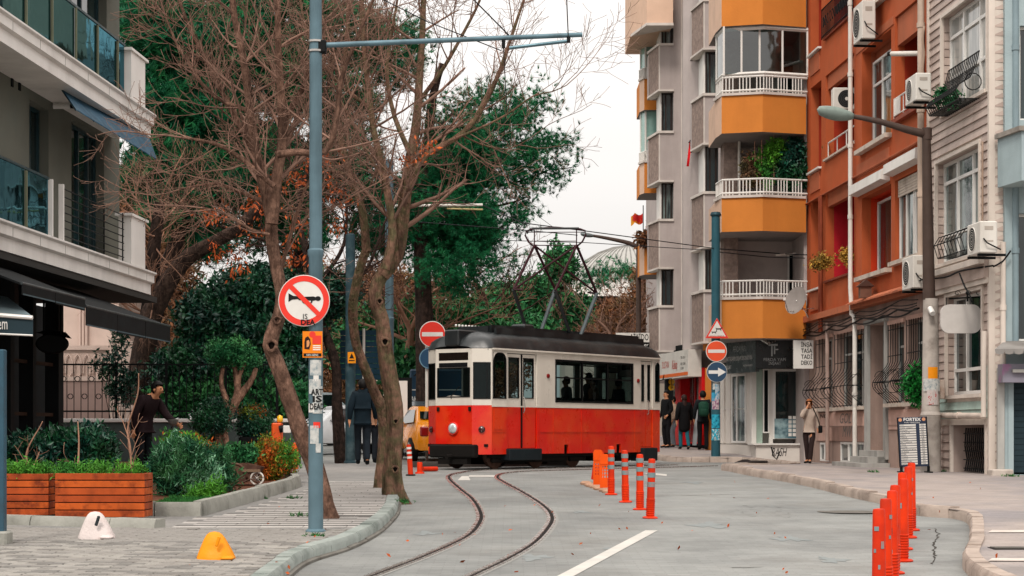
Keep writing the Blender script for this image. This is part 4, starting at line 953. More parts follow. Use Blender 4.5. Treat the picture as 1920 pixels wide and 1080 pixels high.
# ================================================================ left side: building, cafe, wall, garden
LF = FrameL((-7.0, 36.8), (.0534, 1)); lu = LF.u; lz = LF.z
M_lw = mat('smooth white facade band', '#e2ddd8', .55, .05, 2, dirt=.3, dcol='#8d857c', dscale=1, streak=True)
M_lwall = mat('olive grey render', '#66665d', .88, .08, 1.5, dirt=.3, dcol='#5f6a66', dscale=1, bump=.2)
M_tealg = glassm('blue balcony glass', '#24505e', .0, .03, 1.3, '#4d7c8a')
M_tealf = mat('dark teal door frame', '#123238', .4, .15, 3)
lb = thing('apartment_building', LF.P(0, -.9, 1.0), 'modern olive grey building with white balcony bands at the left edge', 'building')
uL0, uL1 = lu(-260), lu(294); z1t = lz(295, 515); z2t = lz(295, 220)
WD = -.9
wu = lambda px: lu(px, WD); wz = lambda px, py: LF.z(px, py, WD)
def band(zt, dz):
 prof = [(-.95, zt-.40), (.0-.12, zt-.40), (-.12, zt-.20), (-.05, zt-.17), (-.05, zt-.03), (.0, zt-.0), (.0, zt+.03), (-.95, zt+.03)]
 mb = LF.mb(); n = len(prof); v = [(uL0, d, z_) for d, z_ in prof] + [(uL1, d, z_) for d, z_ in prof]
 mb.add(v, [tuple(range(n)), tuple(range(2*n-1, n-1, -1))] + [(i, (i+1) % n, n+(i+1) % n, n+i) for i in range(n)]); mb.obj('balcony_band', M_lw, lb)
 us = np.arange(uL0+.4, uL1, 1.35)
 for a in us: LF.mb().box(a, a+.008, -.06, -.045, zt-.17, zt-.03).obj('joint', M_greyp, lb)
band(z1t, 0); band(z2t, 0)
z3t = z2t + 3.1; band(z3t, 0)
for zt in (z1t, z2t): # end pier with cap
 LF.mb().box(lu(278)-.0, lu(252), -.30, -.06, zt+.032, zt+.95).obj('end_pier', M_lw, lb)
 LF.mb().box(lu(281), lu(249), -.34, -.02, zt+.952, zt+1.0).obj('pier_cap', M_lw, lb)
wh = [(wu(55), wu(91), wz(70, 345), wz(70, 195)), (wu(134), wu(195), wz(165, 478), wz(165, 240)), (wu(134), wu(200), z2t+.0, z2t+2.4), (wu(10), wu(60), z2t, z2t+2.4)]
wall('wall', LF, uL0, wu(224), z1t-.4, 14, WD, M_lwall, lb, wh, th=.25)
LF.mb().box(uL0, wu(224)-.01, -9, WD-.6, z1t-.4, 14).obj('rear_walls', M_lwall, lb)
for k, h in enumerate(wh):
 recess('window_reveal', LF, h[0], h[1], h[2], h[3], WD-.25+.05, WD-.5, M_lwall, lb)
 window(lb, LF, h[0]+.01, h[1]-.01, h[2]+.01, h[3]-.01, WD-.22, cols=(.5,) if k != 1 else (.45, .75), gm=M_glass, fm=M_tealf, w=.06)
for px, py in ((20, 148), (34, 155)): LF.mb().box(wu(px), wu(px)+.1, WD-.0, WD+.02, wz(px, py)-.12, wz(px, py)+.1).obj('vent_slot', M_dark, lb)
c_ = LF.P(wu(98), WD+.02, wz(98, 199));
t = thing('wall_lamp', c_, 'white tube wall lamp high on the olive grey wall at left', 'lamp')
MB().tube([c_, c_ + Vector((.30, 0, 0))], .05, 12).obj('tube', M_frame, t, auto=40); MB().tube([c_ + Vector((.30, 0, 0)), c_ + Vector((.40, 0, -.01))], .04, 12).obj('cap', M_black, t)
def glassrail(u0, u1, zt, h=1.0, step=1.05, name='balustrade'):
 o = LF.mb().box(u0, u1, -.19, -.15, zt+h, zt+h+.04).obj(name, M_tealf, lb)
 a = u0
 while a < u1-.1:
  b = min(a+step, u1); LF.mb().box(a+.03, b-.03, -.178, -.166, zt+.06, zt+h).obj('glass_panel', M_tealg, o)
  LF.mb().box(a-.02, a+.02, -.16, -.13, zt+.032, zt+h-.02).obj('post', mat('olive post', '#6f705a', .5, .1), o); a = b
 return o
glassrail(lu(250), lu(250)+0, z2t) if False else None
glassrail(lu(-260), lu(250), z2t, 1.02, 1.35); glassrail(lu(-260), lu(110), z1t, .98, 1.35)
for s_, (a, b) in enumerate(((lu(132), lu(248)),)):
 o = LF.mb().box(a, a+.06, -.2, -.12, z1t+.032, z1t+1.0).obj('bar_railing', M_lw, lb)
 for i in range(7): LF.mb().tube([(a+.06, -.16, z1t+.16+i*.13), (b, -.16, z1t+.16+i*.13)], .010, 6).obj('bar', M_black, o)
 for f_ in (.33, .66, .98): LF.mb().box(a+(b-a)*f_-.012, a+(b-a)*f_+.012, -.17, -.15, z1t+.032, z1t+.98).obj('bar_post', M_black, o)
LF.mb().box(lu(112)-.0, lu(112)+.05, -.2, -.12, z1t+.032, z1t+1.0).obj('post', M_lw, lb)
t = thing('awning', LF.P(lu(200), -.5, z2t-.5), 'blue translucent awning folded down under the upper left balcony', 'awning')
aw = [LF.P(LF.u(px, d), d, LF.z(px, py, d)) for px, py, d in ((112, 160, -.45), (280, 258, -.1), (294, 298, .22), (142, 204, .0))]
MB().add([tuple(v) for v in aw] + [tuple(v - Vector((0, 0, .02))) for v in aw], [(0,1,2,3),(7,6,5,4),(0,4,5,1),(1,5,6,2),(2,6,7,3),(3,7,4,0)]).obj('canvas', mat('blue awning canvas', '#16435a', .6, .3, 3, dirt=.2, dcol='#6f8f98', dscale=5), t)
for i in range(6): MB().tube([aw[0].lerp(aw[1], i/5)-Vector((0, 0, .03)), aw[3].lerp(aw[2], i/5)-Vector((0, 0, .03))], .010, 5).obj('arm', M_tealf, t)
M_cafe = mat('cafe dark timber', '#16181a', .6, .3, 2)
zs = z1t-.42
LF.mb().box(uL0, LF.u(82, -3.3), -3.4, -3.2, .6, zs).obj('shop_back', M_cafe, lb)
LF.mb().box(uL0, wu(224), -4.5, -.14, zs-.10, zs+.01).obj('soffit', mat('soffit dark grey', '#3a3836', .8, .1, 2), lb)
for px, w_ in ((20, .2), (62, .18), (110, .3)):
 a = lu(px, -1.0); LF.mb().box(a, a+w_, -1.25, -1.0, .7, zs-.1).obj('column', M_cafe, lb)
for zz in (2.0, 2.9): LF.mb().box(lu(-60, -1.1), lu(118, -1.1), -1.16, -1.1, zz, zz+.06).obj('transom', mat('brown timber', '#3b2a20', .7, .2, 4), lb)
M_aw = mat('black awning canvas', '#0b0e10', .7, .2, 2, dirt=.25, dcol='#232c2f', dscale=3)
def slope_awning(fr, u0, u1, d0, zt, d1, zb, val, label, m, nseg=3, vm=None):
 t = thing('awning', fr.P(u1, d0, zt), label, 'awning', 'cafe awnings')
 a = .03
 fr.mb().add([(u0,d0,zt),(u1,d0,zt),(u1,d1,zb),(u0,d1,zb),(u0,d0,zt-a),(u1,d0,zt-a),(u1,d1,zb-a),(u0,d1,zb-a)],[(0,1,2,3),(7,6,5,4),(0,4,5,1),(1,5,6,2),(2,6,7,3),(3,7,4,0)]).obj('canvas', m, t)
 for i in range(nseg):
  x0, x1 = u0+(u1-u0)*i/nseg, u0+(u1-u0)*(i+1)/nseg
  fr.mb().box(x0+.01, x1-.01, d1, d1+.015, zb-val-.02*(i % 2), zb).obj('valance', vm or m, t)
  fr.mb().add([(x0+.02, d1+.017, zb-val), (x1-.02, d1+.017, zb-val), (x1-.02, d1+.017, zb-val+.02), (x0+.02, d1+.017, zb-val+.02)], [(0,1,2,3)]).obj('hem', mat('grey hem', '#4b5a60', .6), t)
 fr.mb().tube([(u0, d1+.0, zb), (u1, d1+.0, zb)], .022, 8).obj('front_bar', mat('dark bar', '#2b3335', .4), t)
 return t
LA = FrameL(LF.P(0, .9, 0)[:2], (.0534, 1))
def lau(px): return LA.u(px)
ze = ZC - (612-HY)*LA.Y(320)/F
slope_awning(LA, lau(160), lau(318), -1.6, ze+.62, 0, ze, .30, 'black sloping awning of the cafe nearest the garden wall', M_aw, 3)
slope_awning(LA, lau(40), lau(158), -1.6, ze+.72, 0, ze+.10, .16, 'black sloping awning over the cafe door, behind the lettered one', M_aw, 2)
YA = 25.5; EF = FrameL((0, YA), (1, 0)); ex = lambda px: xx(px, YA); ez = lambda py: zy(py, YA)
t = thing('awning', (ex(30), YA, ez(600)), 'slate grey awning with white hems and the letters em at the left edge', 'awning')
mg = mat('slate awning canvas', '#44525a', .7, .12, 2, dirt=.3, dcol='#2f393e', dscale=2)
EF.mb().add([(ex(-160), -1.2, ez(520)), (ex(-30), -1.2, ez(545)), (ex(62), 0, ez(594)), (ex(-160), 0, ez(574))], [(3,2,1,0)]).obj('canvas', mat('light slate canvas', '#67757a', .7, .1, 2), t)
EF.mb().add([(ex(-160), .01, ez(582)), (ex(62), .01, ez(598)), (ex(62), .01, ez(628)), (ex(-160), .01, ez(618)), (ex(-160), -.01, ez(582)), (ex(62), -.01, ez(598)), (ex(62), -.01, ez(628)), (ex(-160), -.01, ez(618))], [(3,2,1,0),(4,5,6,7),(0,1,5,4),(2,3,7,6),(1,2,6,5)]).obj('valance', mat('dark slate canvas', '#26363d', .7, .1, 2), t)
EF.mb().tube([(ex(-160), .02, ez(578)), (ex(62), .02, ez(596))], .03, 8).obj('front_bar', M_frame, t)
EF.mb().tube([(ex(-160), .02, ez(619)), (ex(62), .02, ez(629))], .014, 6).obj('hem', M_frame, t)
text(EF, 'em', ex(-3), ez(606), .17, .026, M_wink, t, width=.13)
p0 = gp(2, 1022, PAV); t = thing('steel_post', p0, 'dark blue square steel post on a concrete foot at the left edge', 'post')
MB().box(p0.x-.14, p0.x+.028, p0.y, p0.y+.12, p0.z, zy(655, p0.y), bev=.01).obj('shaft', mat('navy post paint', '#33505f', .5, .15, 3, dirt=.4), t)
MB().box(p0.x-.22, p0.x+.07, p0.y-.06, p0.y+.2, p0.z-.02, p0.z+.14, bev=.02).obj('foot', M_kerb, t)
hp = at(98, 638, 31); t = thing('hanging_sign', hp, 'black oval sign hanging on two rods under the cafe canopy', 'sign')
MB().lathe([(.0, -.06), (.24, -.06), (.27, -.03), (.27, .03), (.24, .06), (0, .06)], (hp.x, hp.y, hp.z-.06), 28, ax='y', sy=.62).obj('disc', M_black, t, auto=40)
for dx in (-.14, .14): MB().tube([(hp.x+dx, hp.y, hp.z+.05), (hp.x+dx, hp.y, hp.z+.85)], .018, 6).obj('rod', M_black, t)
MB().add([(hp.x-.25, hp.y-.1, hp.z+.12), (hp.x+.35, hp.y-.1, hp.z+.02), (hp.x+.2, hp.y+.1, hp.z+.14), (hp.x-.1, hp.y+.1, hp.z+.18)], [(0,1,2,3)]).obj('hood', M_black, t)
# ---------------------------------------------------------------- garden wall and iron fence
YW = 41.0; GF_ = FrameL((0, YW), (1, 0)); wx = lambda px: xx(px, YW); wzz = lambda py: zy(py, YW)
gw = thing('garden_wall', (wx(350), YW, 1.05), 'long dark grey garden wall with a white coping behind the gardener', 'wall')
MB().box(wx(-200), wx(562), YW, YW+.25, .7, wzz(792)).obj('wall', mat('dark grey render', '#4d5654', .85, .12, 1.5, dirt=.4, dcol='#333b3a', bump=.2), gw)
for i in range(10):
 a = wx(-200)+(wx(564)-wx(-200))*i/10; MB().box(a+.006, a+(wx(564)-wx(-200))/10-.006, YW-.06, YW+.31, wzz(792)+.002, wzz(785), bev=.01).obj('coping_stone', M_lw, gw)
fe = thing('iron_fence', (wx(280), YW+.12, wzz(785)), 'black iron fence with rings standing on the grey garden wall', 'fence')
yf = YW+.12; zt, zb2 = wzz(683), wzz(771)
fx0, fx1 = wx(70), wx(520)
for zz in (zt, zb2): MB().box(fx0, fx1, yf-.018, yf+.018, zz-.018, zz+.018).obj('rail', M_black, fe)
nbar = 34; stepx = (fx1-fx0)/nbar
ringm = MB().tube([(.055*math.cos(q), 0, .055*math.sin(q)) for q in np.linspace(0, 2*math.pi, 15)], .010, 5, cap=False).mesh('ring', M_black)
barm = MB().tube([(0, 0, wzz(785)-.0), (0, 0, zt)], .010, 5).mesh('bar', M_black)
for i in range(nbar+1):
 o = link('bar', barm, fe); o.location = Vector((fx0+i*stepx, yf, 0)) - fe.location
 if i == nbar: continue
 if i % 2 == 0: o = link('ring', ringm, fe); o.location = Vector((fx0+(i+.5)*stepx, yf, wzz(743))) - fe.location
 else: o = link('ring', ringm, fe); o.location = Vector((fx0+(i+.5)*stepx, yf, wzz(710))) - fe.location
for px in (70, 216, 310, 422, 518): MB().box(wx(px)-.025, wx(px)+.025, yf-.03, yf+.03, wzz(785), zt+.05).obj('post', M_black, fe)
YM = 47.0; mxx = lambda px: xx(px, YM); mz = lambda py: zy(py, YM)
M_mp = mat('pale pink plaster', '#cdb6aa', .85, .06, 2, dirt=.35, dcol='#97847a', dscale=1.2)
M_mp2 = mat('dusty rose plaster', '#9c837b', .85, .08, 2, dirt=.3)
mh = thing('mansion', (mxx(180), YM, 1.1), 'pale pink old mansion with pipes seen between the cafe and the awning', 'building')
MB().box(mxx(60), mxx(176), YM+3, YM+9, 1, zy(500, YM+3)).obj('wall', M_mp, mh)
MB().box(xx(170, YM+5), xx(181, YM+5), YM+4.6, YM+9, 1, zy(500, YM+5)).obj('corner_pier', M_mp2, mh)
for px in (150, 156, 162): MB().tube([(xx(px, YM+2.9), YM+2.9, zy(500, YM+3)), (xx(px, YM+2.9), YM+2.9, zy(650, YM+3))], .03, 6).obj('drainpipe', M_mp, mh)
window(mh, FrameL((0, YM+2.98), (1, 0)), xx(80, YM+3), xx(94, YM+3), zy(640, YM+3), zy(580, YM+3), 0, cols=(.5,), gm=M_glass2)
gb = thing('balustrade', (mxx(180), YM, 1.1), 'pale stone garden balustrade with pointed arches behind the iron fence', 'wall')
MB().box(mxx(70), mxx(284), YM, YM+.3, .8, mz(712)).obj('wall_base', M_mp2, gb)
MB().box(mxx(100), mxx(208), YM+.04, YM+.10, mz(712), mz(655)).obj('panel_back', M_mp, gb)
MB().box(mxx(100), mxx(207), YM-.03, YM+.25, mz(656), mz(648)).obj('coping', M_mp, gb); MB().box(mxx(100), mxx(284), YM-.03, YM+.02, mz(714), mz(706)).obj('lower_rail', M_mp, gb)
for i in range(6):
 cx_ = mxx(112+i*17); w_ = .085
 MB().tube([(cx_-w_, YM, mz(700)), (cx_-w_, YM, mz(678)), (cx_-w_*.6, YM, mz(670)), (cx_, YM, mz(664)), (cx_+w_*.6, YM, mz(670)), (cx_+w_, YM, mz(678)), (cx_+w_, YM, mz(700)), (cx_, YM, mz(708))], .022, 4).obj('arch', M_mp, gb)
for a, b, tp in ((62, 100, 640), (207, 236, 640), (236, 252, 645), (252, 284, 655)):
 MB().box(mxx(a), mxx(b), YM-.08, YM+.35, .9, mz(tp)).obj('pier', M_mp, gb); MB().box(mxx(a)-.03, mxx(b)+.03, YM-.12, YM+.4, mz(tp)+.002, mz(tp-5)).obj('pier_cap', M_mp, gb)
for px in (259, 273): MB().box(mxx(px-4), mxx(px+4), YM-.09, YM-.082, mz(730), mz(668)).obj('sunk_panel', M_mp2, gb)
# ---------------------------------------------------------------- planting bed, kerbs, planters
bed = [Vector((-16, 23.2, 0)), Vector((BED[1].x, 23.25, 0))] + BED[1:]
def flat(name, pts, h, m, parent=None, **t):
 V = [(p[0], p[1], float(gz(p[0], p[1])) + h) for p in pts]; return MB().add(V, [tuple(range(len(V)))]).obj(name, m, parent, **t)
rows = np.linspace(23.35, 40.9, 40);
def bedx(Y): return float(np.interp(Y, [23.2, BED[2].y, BED[3].y, 30.6, 33.2, 34, 41], [BED[1].x-.05, BED[2].x-.05, BED[3].x-.05, -3.5, -4.0, -4.6, -4.8]))
sheet('soil', lambda Y: (-16, bedx(Y)), list(rows), PAV+.05, M_soil, 20)
bd = thing('bed_kerb', BED[1], 'pale concrete kerb edging the planting bed beside the slabs', 'kerb')
kerb([Vector((-9, 23.35)), Vector((BED[1].x-.02, 23.3))], 1, bd, M_kerb, width=.14, h=PAV+.17, length=.9, drop=0)
kerb([BED[1], BED[2], BED[3]], 1, bd, M_kerb, width=.14, h=PAV+.17, length=.75, drop=0)
kerb([BED[3]+Vector((.0, .1, 0)), Vector((-3.45, 30.6)), Vector((-3.9, 33.2))], 1, bd, M_kerb, width=.14, h=PAV+.17, length=.6, drop=0)
lk = thing('low_kerb', gp(290, 992, PAV), 'low concrete kerb running under the two wooden planters', 'kerb')
kerb([gp(-60, 981, PAV), gp(150, 987, PAV), gp(290, 992, PAV)], 1, lk, M_kerb, width=.22, h=PAV+.10, length=1.0, drop=0)
M_wood = [mat('varnished plank %d' % i, c, .45, .18, 2.2, col2='#6d2c14', c2=(.5, .68), c2scale=5, dirt=.4, dcol='#3e1c10', dscale=4) for i, c in enumerate(['#a94a1f', '#b8541f', '#9c431d'])]
def grain(m):
 t_ = m.node_tree;
 for n_ in t_.nodes:
  if n_.type == 'TEX_NOISE' and not n_.inputs['Vector'].is_linked: pass
 return m
def planter(x0, x1, yc, dep, zb, h, rot, label, cat='planter', npl=6):
 c = Vector((x0, yc, zb)); t = thing('wooden_planter', c, label, cat, 'wooden plank planters', rz=rot, local=True)
 w = x1-x0; ph = h/npl
 for i in range(npl):
  z0 = i*ph+.006; z1 = (i+1)*ph-.006; j = random.uniform(-.003, .003)
  MB().box(0+.001, w-.001, -.0+j, .03+j, z0, z1, bev=.004).obj('plank', M_wood[i % 3], t)
  MB().box(w-.03, w+j, .034, dep, z0, z1, bev=.004).obj('plank', M_wood[(i+1) % 3], t)
  MB().box(-.002, .03, .034, dep, z0, z1, bev=.004).obj('plank', M_wood[(i+2) % 3], t)
 MB().box(.03, w-.03, .03, dep-.002, .03, h-.05).obj('soil', M_soil, t)
 MB().box(.001, w-.001, dep, dep+.03, .006, h-.006).obj('plank', M_wood[0], t)
 MB().box(.032, .09, .034, .09, 0, h-.02).obj('corner_post', M_wood[1], t); MB().box(w-.09, w-.032, .034, .09, 0, h-.02).obj('corner_post', M_wood[1], t)
 return t
pA = gp(103, 966, PAV+.0); pB = gp(272, 970, PAV)
yA = 22.55
planter(xx(103, yA), xx(272, yA), yA, .42, float(gz(0, yA))+PAV+.03, .54, R(-1.5), 'orange brown plank planter, the whole one right of the other')
planter(xx(-80, 22.9), xx(92, 22.9), 22.9, .42, float(gz(0, 22.9))+PAV+.03, .52, R(-1), 'orange brown plank planter cut off by the left edge')
planter(xx(362, 37), xx(475, 37), 37, .5, zy(870, 37)-.0, .34, 0, 'weathered plank planter at the back, below the topiary tree', npl=3)
# ================================================================ the tram
TH = R(36); TD = (math.sin(TH), math.cos(TH)); TW = 1.75
C0 = (xx(922, 40.5), 40.5); TF = FrameL(C0, TD)
tu = lambda px, b=0: TF.u(px, -b)
TL = TF.u(1237); FO, FB_ = .25, .40          # nose depth and facet width
def tp(px, py, b): return TF.P(TF.u(px, -b), -b, TF.z(px, py, -b))
M_tr = mat('tram red enamel', '#d81c0a', .30, .09, 1.6, col2='#da3c14', c2=(.45, .6), c2scale=1.1, dirt=.25, dcol='#8a2a18', dscale=1.6, spec=.4, coat=.35, bump=.22, bscale=2.2)
M_tw = mat('tram cream enamel', '#d8d0c4', .32, .04, 2, dirt=.2, dcol='#96887a', dscale=1.8, streak=True, coat=.3)
M_roof = mat('tram black roof', '#14191b', .38, .25, 1.5, col2='#262b2c', c2=(.5, .62), c2scale=1.4, dirt=.25, dcol='#35322f', dscale=3)
M_rub = mat('black rubber', '#0c0d0e', .6, .1, 3)
M_und = mat('greasy underframe', '#14110f', .75, .3, 4)
zG, zBt, zGu = .915, 2.285, 3.54
tr = thing('tram', TF.P(TL/2, -TW/2, zG), 'old red and cream tram with a black roof and raised pantograph, turning on the rails', 'tram')
side = {}
zSk = 1.235
def seg(p, q): # wall segment between plan points given as (a, b), outside on the left side going p->q
 A, B = TF.P(p[0], -p[1], 0), TF.P(q[0], -q[1], 0); f = FrameL((A.x, A.y), (B.x-A.x, B.y-A.y)); return f, (B-A).length
N0, N1, N2, N3 = (0, 0), (-FO, .35), (-FO, TW-FB_), (0, TW)
Q0, Q1, Q2, Q3 = (TL, 0), (TL+FO, FB_), (TL+FO, TW-FB_), (TL, TW)
def glaz(fr, h, root, rub=.025, d=0, name='window', nm=1, arch=0):
 a, b, c, e = h
 mb = fr.mb(); mb.box(a, a+rub, d-.02, d+.012, c, e); mb.box(b-rub, b, d-.02, d+.012, c, e); mb.box(a+rub, b-rub, d-.02, d+.012, c, c+rub); mb.box(a+rub, b-rub, d-.02, d+.012, e-rub, e)
 o = mb.obj(name, M_rub, root)
 for i in range(nm):
  x0, x1 = a+rub+(b-a-2*rub)*i/nm, a+rub+(b-a-2*rub)*(i+1)/nm
  fr.mb().quad((x0, d-.012, c+rub), (x1, d-.012, c+rub), (x1, d-.012, e-rub), (x0, d-.012, e-rub)).obj('pane', M_tramglass, o)
  if i: fr.mb().box(x0-.022, x0+.022, d-.05, d+.005, c+rub, e-rub).obj('mullion', M_rub, o)
 return o
def archtop(fr, h, root, r):
 a, b, c, e = h
 for x0, x1, s_ in ((a, a+r, -1), (b-r, b, 1)):
  V = [(x0 if s_ < 0 else x1, .016, e)] + [((x1 if s_ < 0 else x0)+s_*r*math.sin(q),   .016, e-r+r*math.cos(q)) for q in np.linspace(0, math.pi/2, 8)]
  fr.mb().add(V, [tuple(range(9))]).obj('corner_fillet', M_tw, root)
hs_ = dict(round=(tu(923)+.02, tu(949), 2.45, 3.46), door=(tu(951), tu(1007), 1.36, 3.46), main=(tu(1041), tu(1187), 2.40, 3.38), rdoor=(tu(1201), tu(1224), 1.36, 3.46), rround=(tu(1228), tu(1237)-.02, 2.47, 3.44))
H = list(hs_.values())
wall('upper_body', TF, 0, TL, zBt, zGu, 0, M_tw, tr, H, th=.05); wall('lower_body', TF, 0, TL, zSk, zBt-.001, .001, M_tr, tr, [hs_['door'], hs_['rdoor'], (tu(1058), tu(1066), zSk, zSk+.20), (tu(1156), tu(1164), zSk, zSk+.20)], th=.05)
TF.mb().box(.0, TL, .002, .014, zBt-.012, zBt+.016).obj('belt_trim', M_tw, tr)
TF.mb().box(.02, tu(951)-.01, .002, .012, 1.72, 1.735).obj('panel_seam', M_tr, tr); TF.mb().box(tu(1008), tu(1200), .002, .014, 1.72, 1.738).obj('panel_seam', M_tr, tr)
for px in (1010, 1037, 1090, 1190): TF.mb().box(tu(px), tu(px)+.012, .002, .010, zSk+.01, zBt-.02).obj('panel_seam', M_tr, tr)
glaz(TF, hs_['round'], tr); glaz(TF, hs_['main'], tr, rub=.045, nm=3); glaz(TF, hs_['rround'], tr)
for k_ in ('round', 'rround'): archtop(TF, hs_[k_], tr, .20 if k_ == 'round' else .12)
a, b, c, e = hs_['main']; TF.mb().box(a+.05, b-.05, -.04, -.0, c+.55, c+.58).obj('window_bar', M_rub, tr)
def leafdoor(fr, h, nm, handle=True):
 a, b, c, e = h; o = None
 for i in range(nm):
  x0, x1 = a+.012+(b-a-.02)*i/nm, a+(b-a-.02)*(i+1)/nm - .010
  wall('door_leaf', fr, x0, x1, zBt, e-.015, -.03, M_tw, tr, [(x0+.07, x1-.07, 2.47, e-.09)], th=.04)
  wl = wall('door_leaf', fr, x0, x1, c+.01, zBt-.002, -.03, M_tr, tr, [], th=.04)
  g_ = glaz(fr, (x0+.07, x1-.07, 2.47, e-.09), tr, rub=.018, d=-.03)
  if handle and i == nm-1: fr.mb().tube([(x0+.04, -.0, 2.15), (x0+.04, .03, 2.2), (x0+.04, .03, 2.45), (x0+.04, 0, 2.5)], .012, 6).obj('handle', M_steel, tr)
 fr.mb().box(a, b, -.10, -.075, c, e).obj('door_seal', M_rub, tr) if False else None
a_ = (hs_['door'][0]+hs_['door'][1])/2; TF.mb().box(a_-.02, a_+.014, -.045, -.005, 1.37, 3.44).obj('door_seal', M_rub, tr)
leafdoor(TF, hs_['door'], 2); leafdoor(TF, hs_['rdoor'], 2)
for px0, px1, z0, z1 in ((949, 1010, 1.10, 1.355), (1201, 1227, 1.02, 1.34)): TF.mb().box(tu(px0), tu(px1), -.3, .10, z0, z1, bev=.015).obj('door_step', mat('dark step', '#1b2327', .45, .15, 2), tr)
for px, py in ((1027, 705), (1196, 714)):
 p = tp(px, py, 0); TF.mb().lathe([(.05, 0), (.05, .03), (.02, .045), (0.001, .045)], (TF.u(px), .0, p.z), 12, ax='y').obj('marker_lamp', mat('dark red lens', '#7a1110', .2, .05), tr, auto=40)
TF.mb().box(tu(926), tu(948), .003, .012, 1.78, 2.22).obj('hatch', M_tr, tr)
TF.mb().box(0, TL, -.01, .05, zGu-.025, zGu+.01).obj('gutter', M_tw, tr)
wall('upper_body', TF, 0, TL, zBt, zGu, -TW+.05, M_tw, tr, [(.3, 1.2, 2.45, 3.4), (tu(1041), tu(1187), 2.40, 3.38), (TL-1.0, TL-.3, 2.45, 3.4)], th=.05)
wall('lower_body', TF, 0, TL, zSk, zBt-.001, -TW+.05, M_tr, tr, [], th=.05)
def nose(pts, front):
 segs = [seg(pts[i], pts[i+1]) for i in range(3)]
 for k, (f, l) in enumerate(segs):
  hl = []
  if k == 1: hl = [(.045, l-.05, 2.48, 3.13)]; dest = (.08, l-.10, 3.285, 3.46)
  else: hl = [(.025, l-.022, 2.44, 3.24)]
  wall('upper_body', f, 0, l, zBt+.02, zGu, 0, M_tw, tr, hl + ([dest] if k == 1 else []), th=.04)
  wall('lower_body', f, 0, l, 1.46 if k == 1 else (zSk if (k == 2) == front or not front else 1.46), zBt+.018, .001, M_tr, tr, [], th=.04)
  for h in hl: glaz(f, h, tr, rub=.022)
  if k == 1:
   f.mb().box(dest[0], dest[1], -.03, -.01, dest[2], dest[3]).obj('destination_box', mat('brown black glass', '#1d1512', .1, .1, 2, spec=.9), tr)
   f.mb().box(.10, l-.12, .001, .012, 3.14, 3.235).obj('visor_strip', M_rub, tr)
   f.mb().tube([(l*.44, .01, 2.45), (l*.44, .03, 2.5), (l*.68, .02, 2.72)], .008, 5).obj('wiper', M_black, tr)
   f.mb().add([(.05, .004, 2.47), (l-.05, .004, 2.47), (l*.5, .014, 2.53)], [(0, 1, 2)]).obj('trim_peak', M_tw, tr)
   for x_ in (.05, l-.08): f.mb().box(x_, x_+.06, .002, .03, 2.18, 2.27).obj('bracket', M_und, tr)
   zh = 1.80;
   f.mb().lathe([(.135, 0), (.145, .03), (.13, .05), (.115, .04)], (l*.5, .0, zh), 22, ax='y').obj('headlight_rim', M_tr, tr, auto=40)
   f.mb().lathe([(.118, .01), (.11, .055), (.07, .075), (.001, .08)], (l*.5, .0, zh), 22, ax='y').obj('headlight', mat('headlight lens', '#c9cfd0', .12, .1, 8, spec=.9, metal=.3), tr, auto=60)
   f.mb().box(-.12, l+.12, -.1, .10, 1.16, 1.45, bev=.03).obj('bumper', M_und, tr)
   f.mb().box(l*.1, l*.9, -.1, .05, 1.02, 1.155).obj('coupler_plate', M_und, tr); f.mb().tube([(l*.5, .0, 1.2), (l*.5, .26, 1.18)], .05, 8).obj('coupler', M_und, tr)
  for (x_, z_) in ((.28, 1.78),) if k != 1 else ():
   f.mb().lathe([(.065, 0), (.075, .03), (.05, .06), (.001, .065)], (l*.5, 0, z_), 16, ax='y').obj('tail_lamp', mat('smoked red lens', '#3d0f10', .15, .05, spec=.8), tr, auto=50)
nose([N3, N2, N1, N0] if False else [N0, N1, N2, N3][::-1], True)
nose([Q0, Q1, Q2, Q3], False)
def outline(a):
 if a < 0: t_ = min(1, -a/FO); return FB_*t_, TW-FB_*t_
 if a > TL: t_ = min(1, (a-TL)/FO); return FB_*t_, TW-FB_*t_
 return 0.0, TW
As = list(np.linspace(-FO-.02, 0, 5)) + list(np.linspace(.12, TL-.12, 26)) + list(np.linspace(TL, TL+FO+.02, 5)); Bs = np.linspace(0, 1, 17); V = []
for a in As:
 b0, b1 = outline(a); dd = min(a+FO+.02, TL+FO+.02-a); en = 1-(max(0, 1-dd/1.0))**2.4; en = max(en, 0)**.5
 for t_ in Bs: V.append((a, -((b0-.03)+(b1-b0+.06)*t_), zGu+.01 + (.41*(1-abs(2*t_-1)**2.8)**.55)*(.12+.88*en)))
nB = len(Bs)
TF.mb().add(V, [(i*nB+j, i*nB+nB+j, i*nB+nB+j+1, i*nB+j+1) for i in range(len(As)-1) for j in range(nB-1)]).obj('roof', M_roof, tr, smooth=True)
TF.mb().box(-FO-.06, .62, -TW*.5-.20, -TW*.5+.20, 3.60, 3.96, bev=.03).obj('destination_housing', M_roof, tr)
for sgn in (-1, 1): TF.mb().lathe([(.10, -.12), (.12, .1), (.02, .6)], (.05, -TW*.5+sgn*.52, 3.62), 12, ax='x').obj('roof_hump', M_roof, tr, smooth=True)
for k, (b0, b1, z0, z1) in enumerate(((.28, .34, 3.84, 4.02), (.42, .48, 3.93, 4.09), (TW-.48, TW-.42, 3.93, 4.09), (TW-.34, TW-.28, 3.84, 4.02))):
 TF.mb().box(.55, TL-.30, -b1, -b0, z0-.06, z1).obj('roof_board', M_roof, tr)
TF.mb().box(.5, TL-.5, -TW+.48, -.48, 3.90, 4.07).obj('roof_walk', M_roof, tr)
TF.mb().box(tu(1030), tu(1050), -1.1, -.7, 4.07, 4.2, bev=.04).obj('roof_equipment', M_roof, tr)
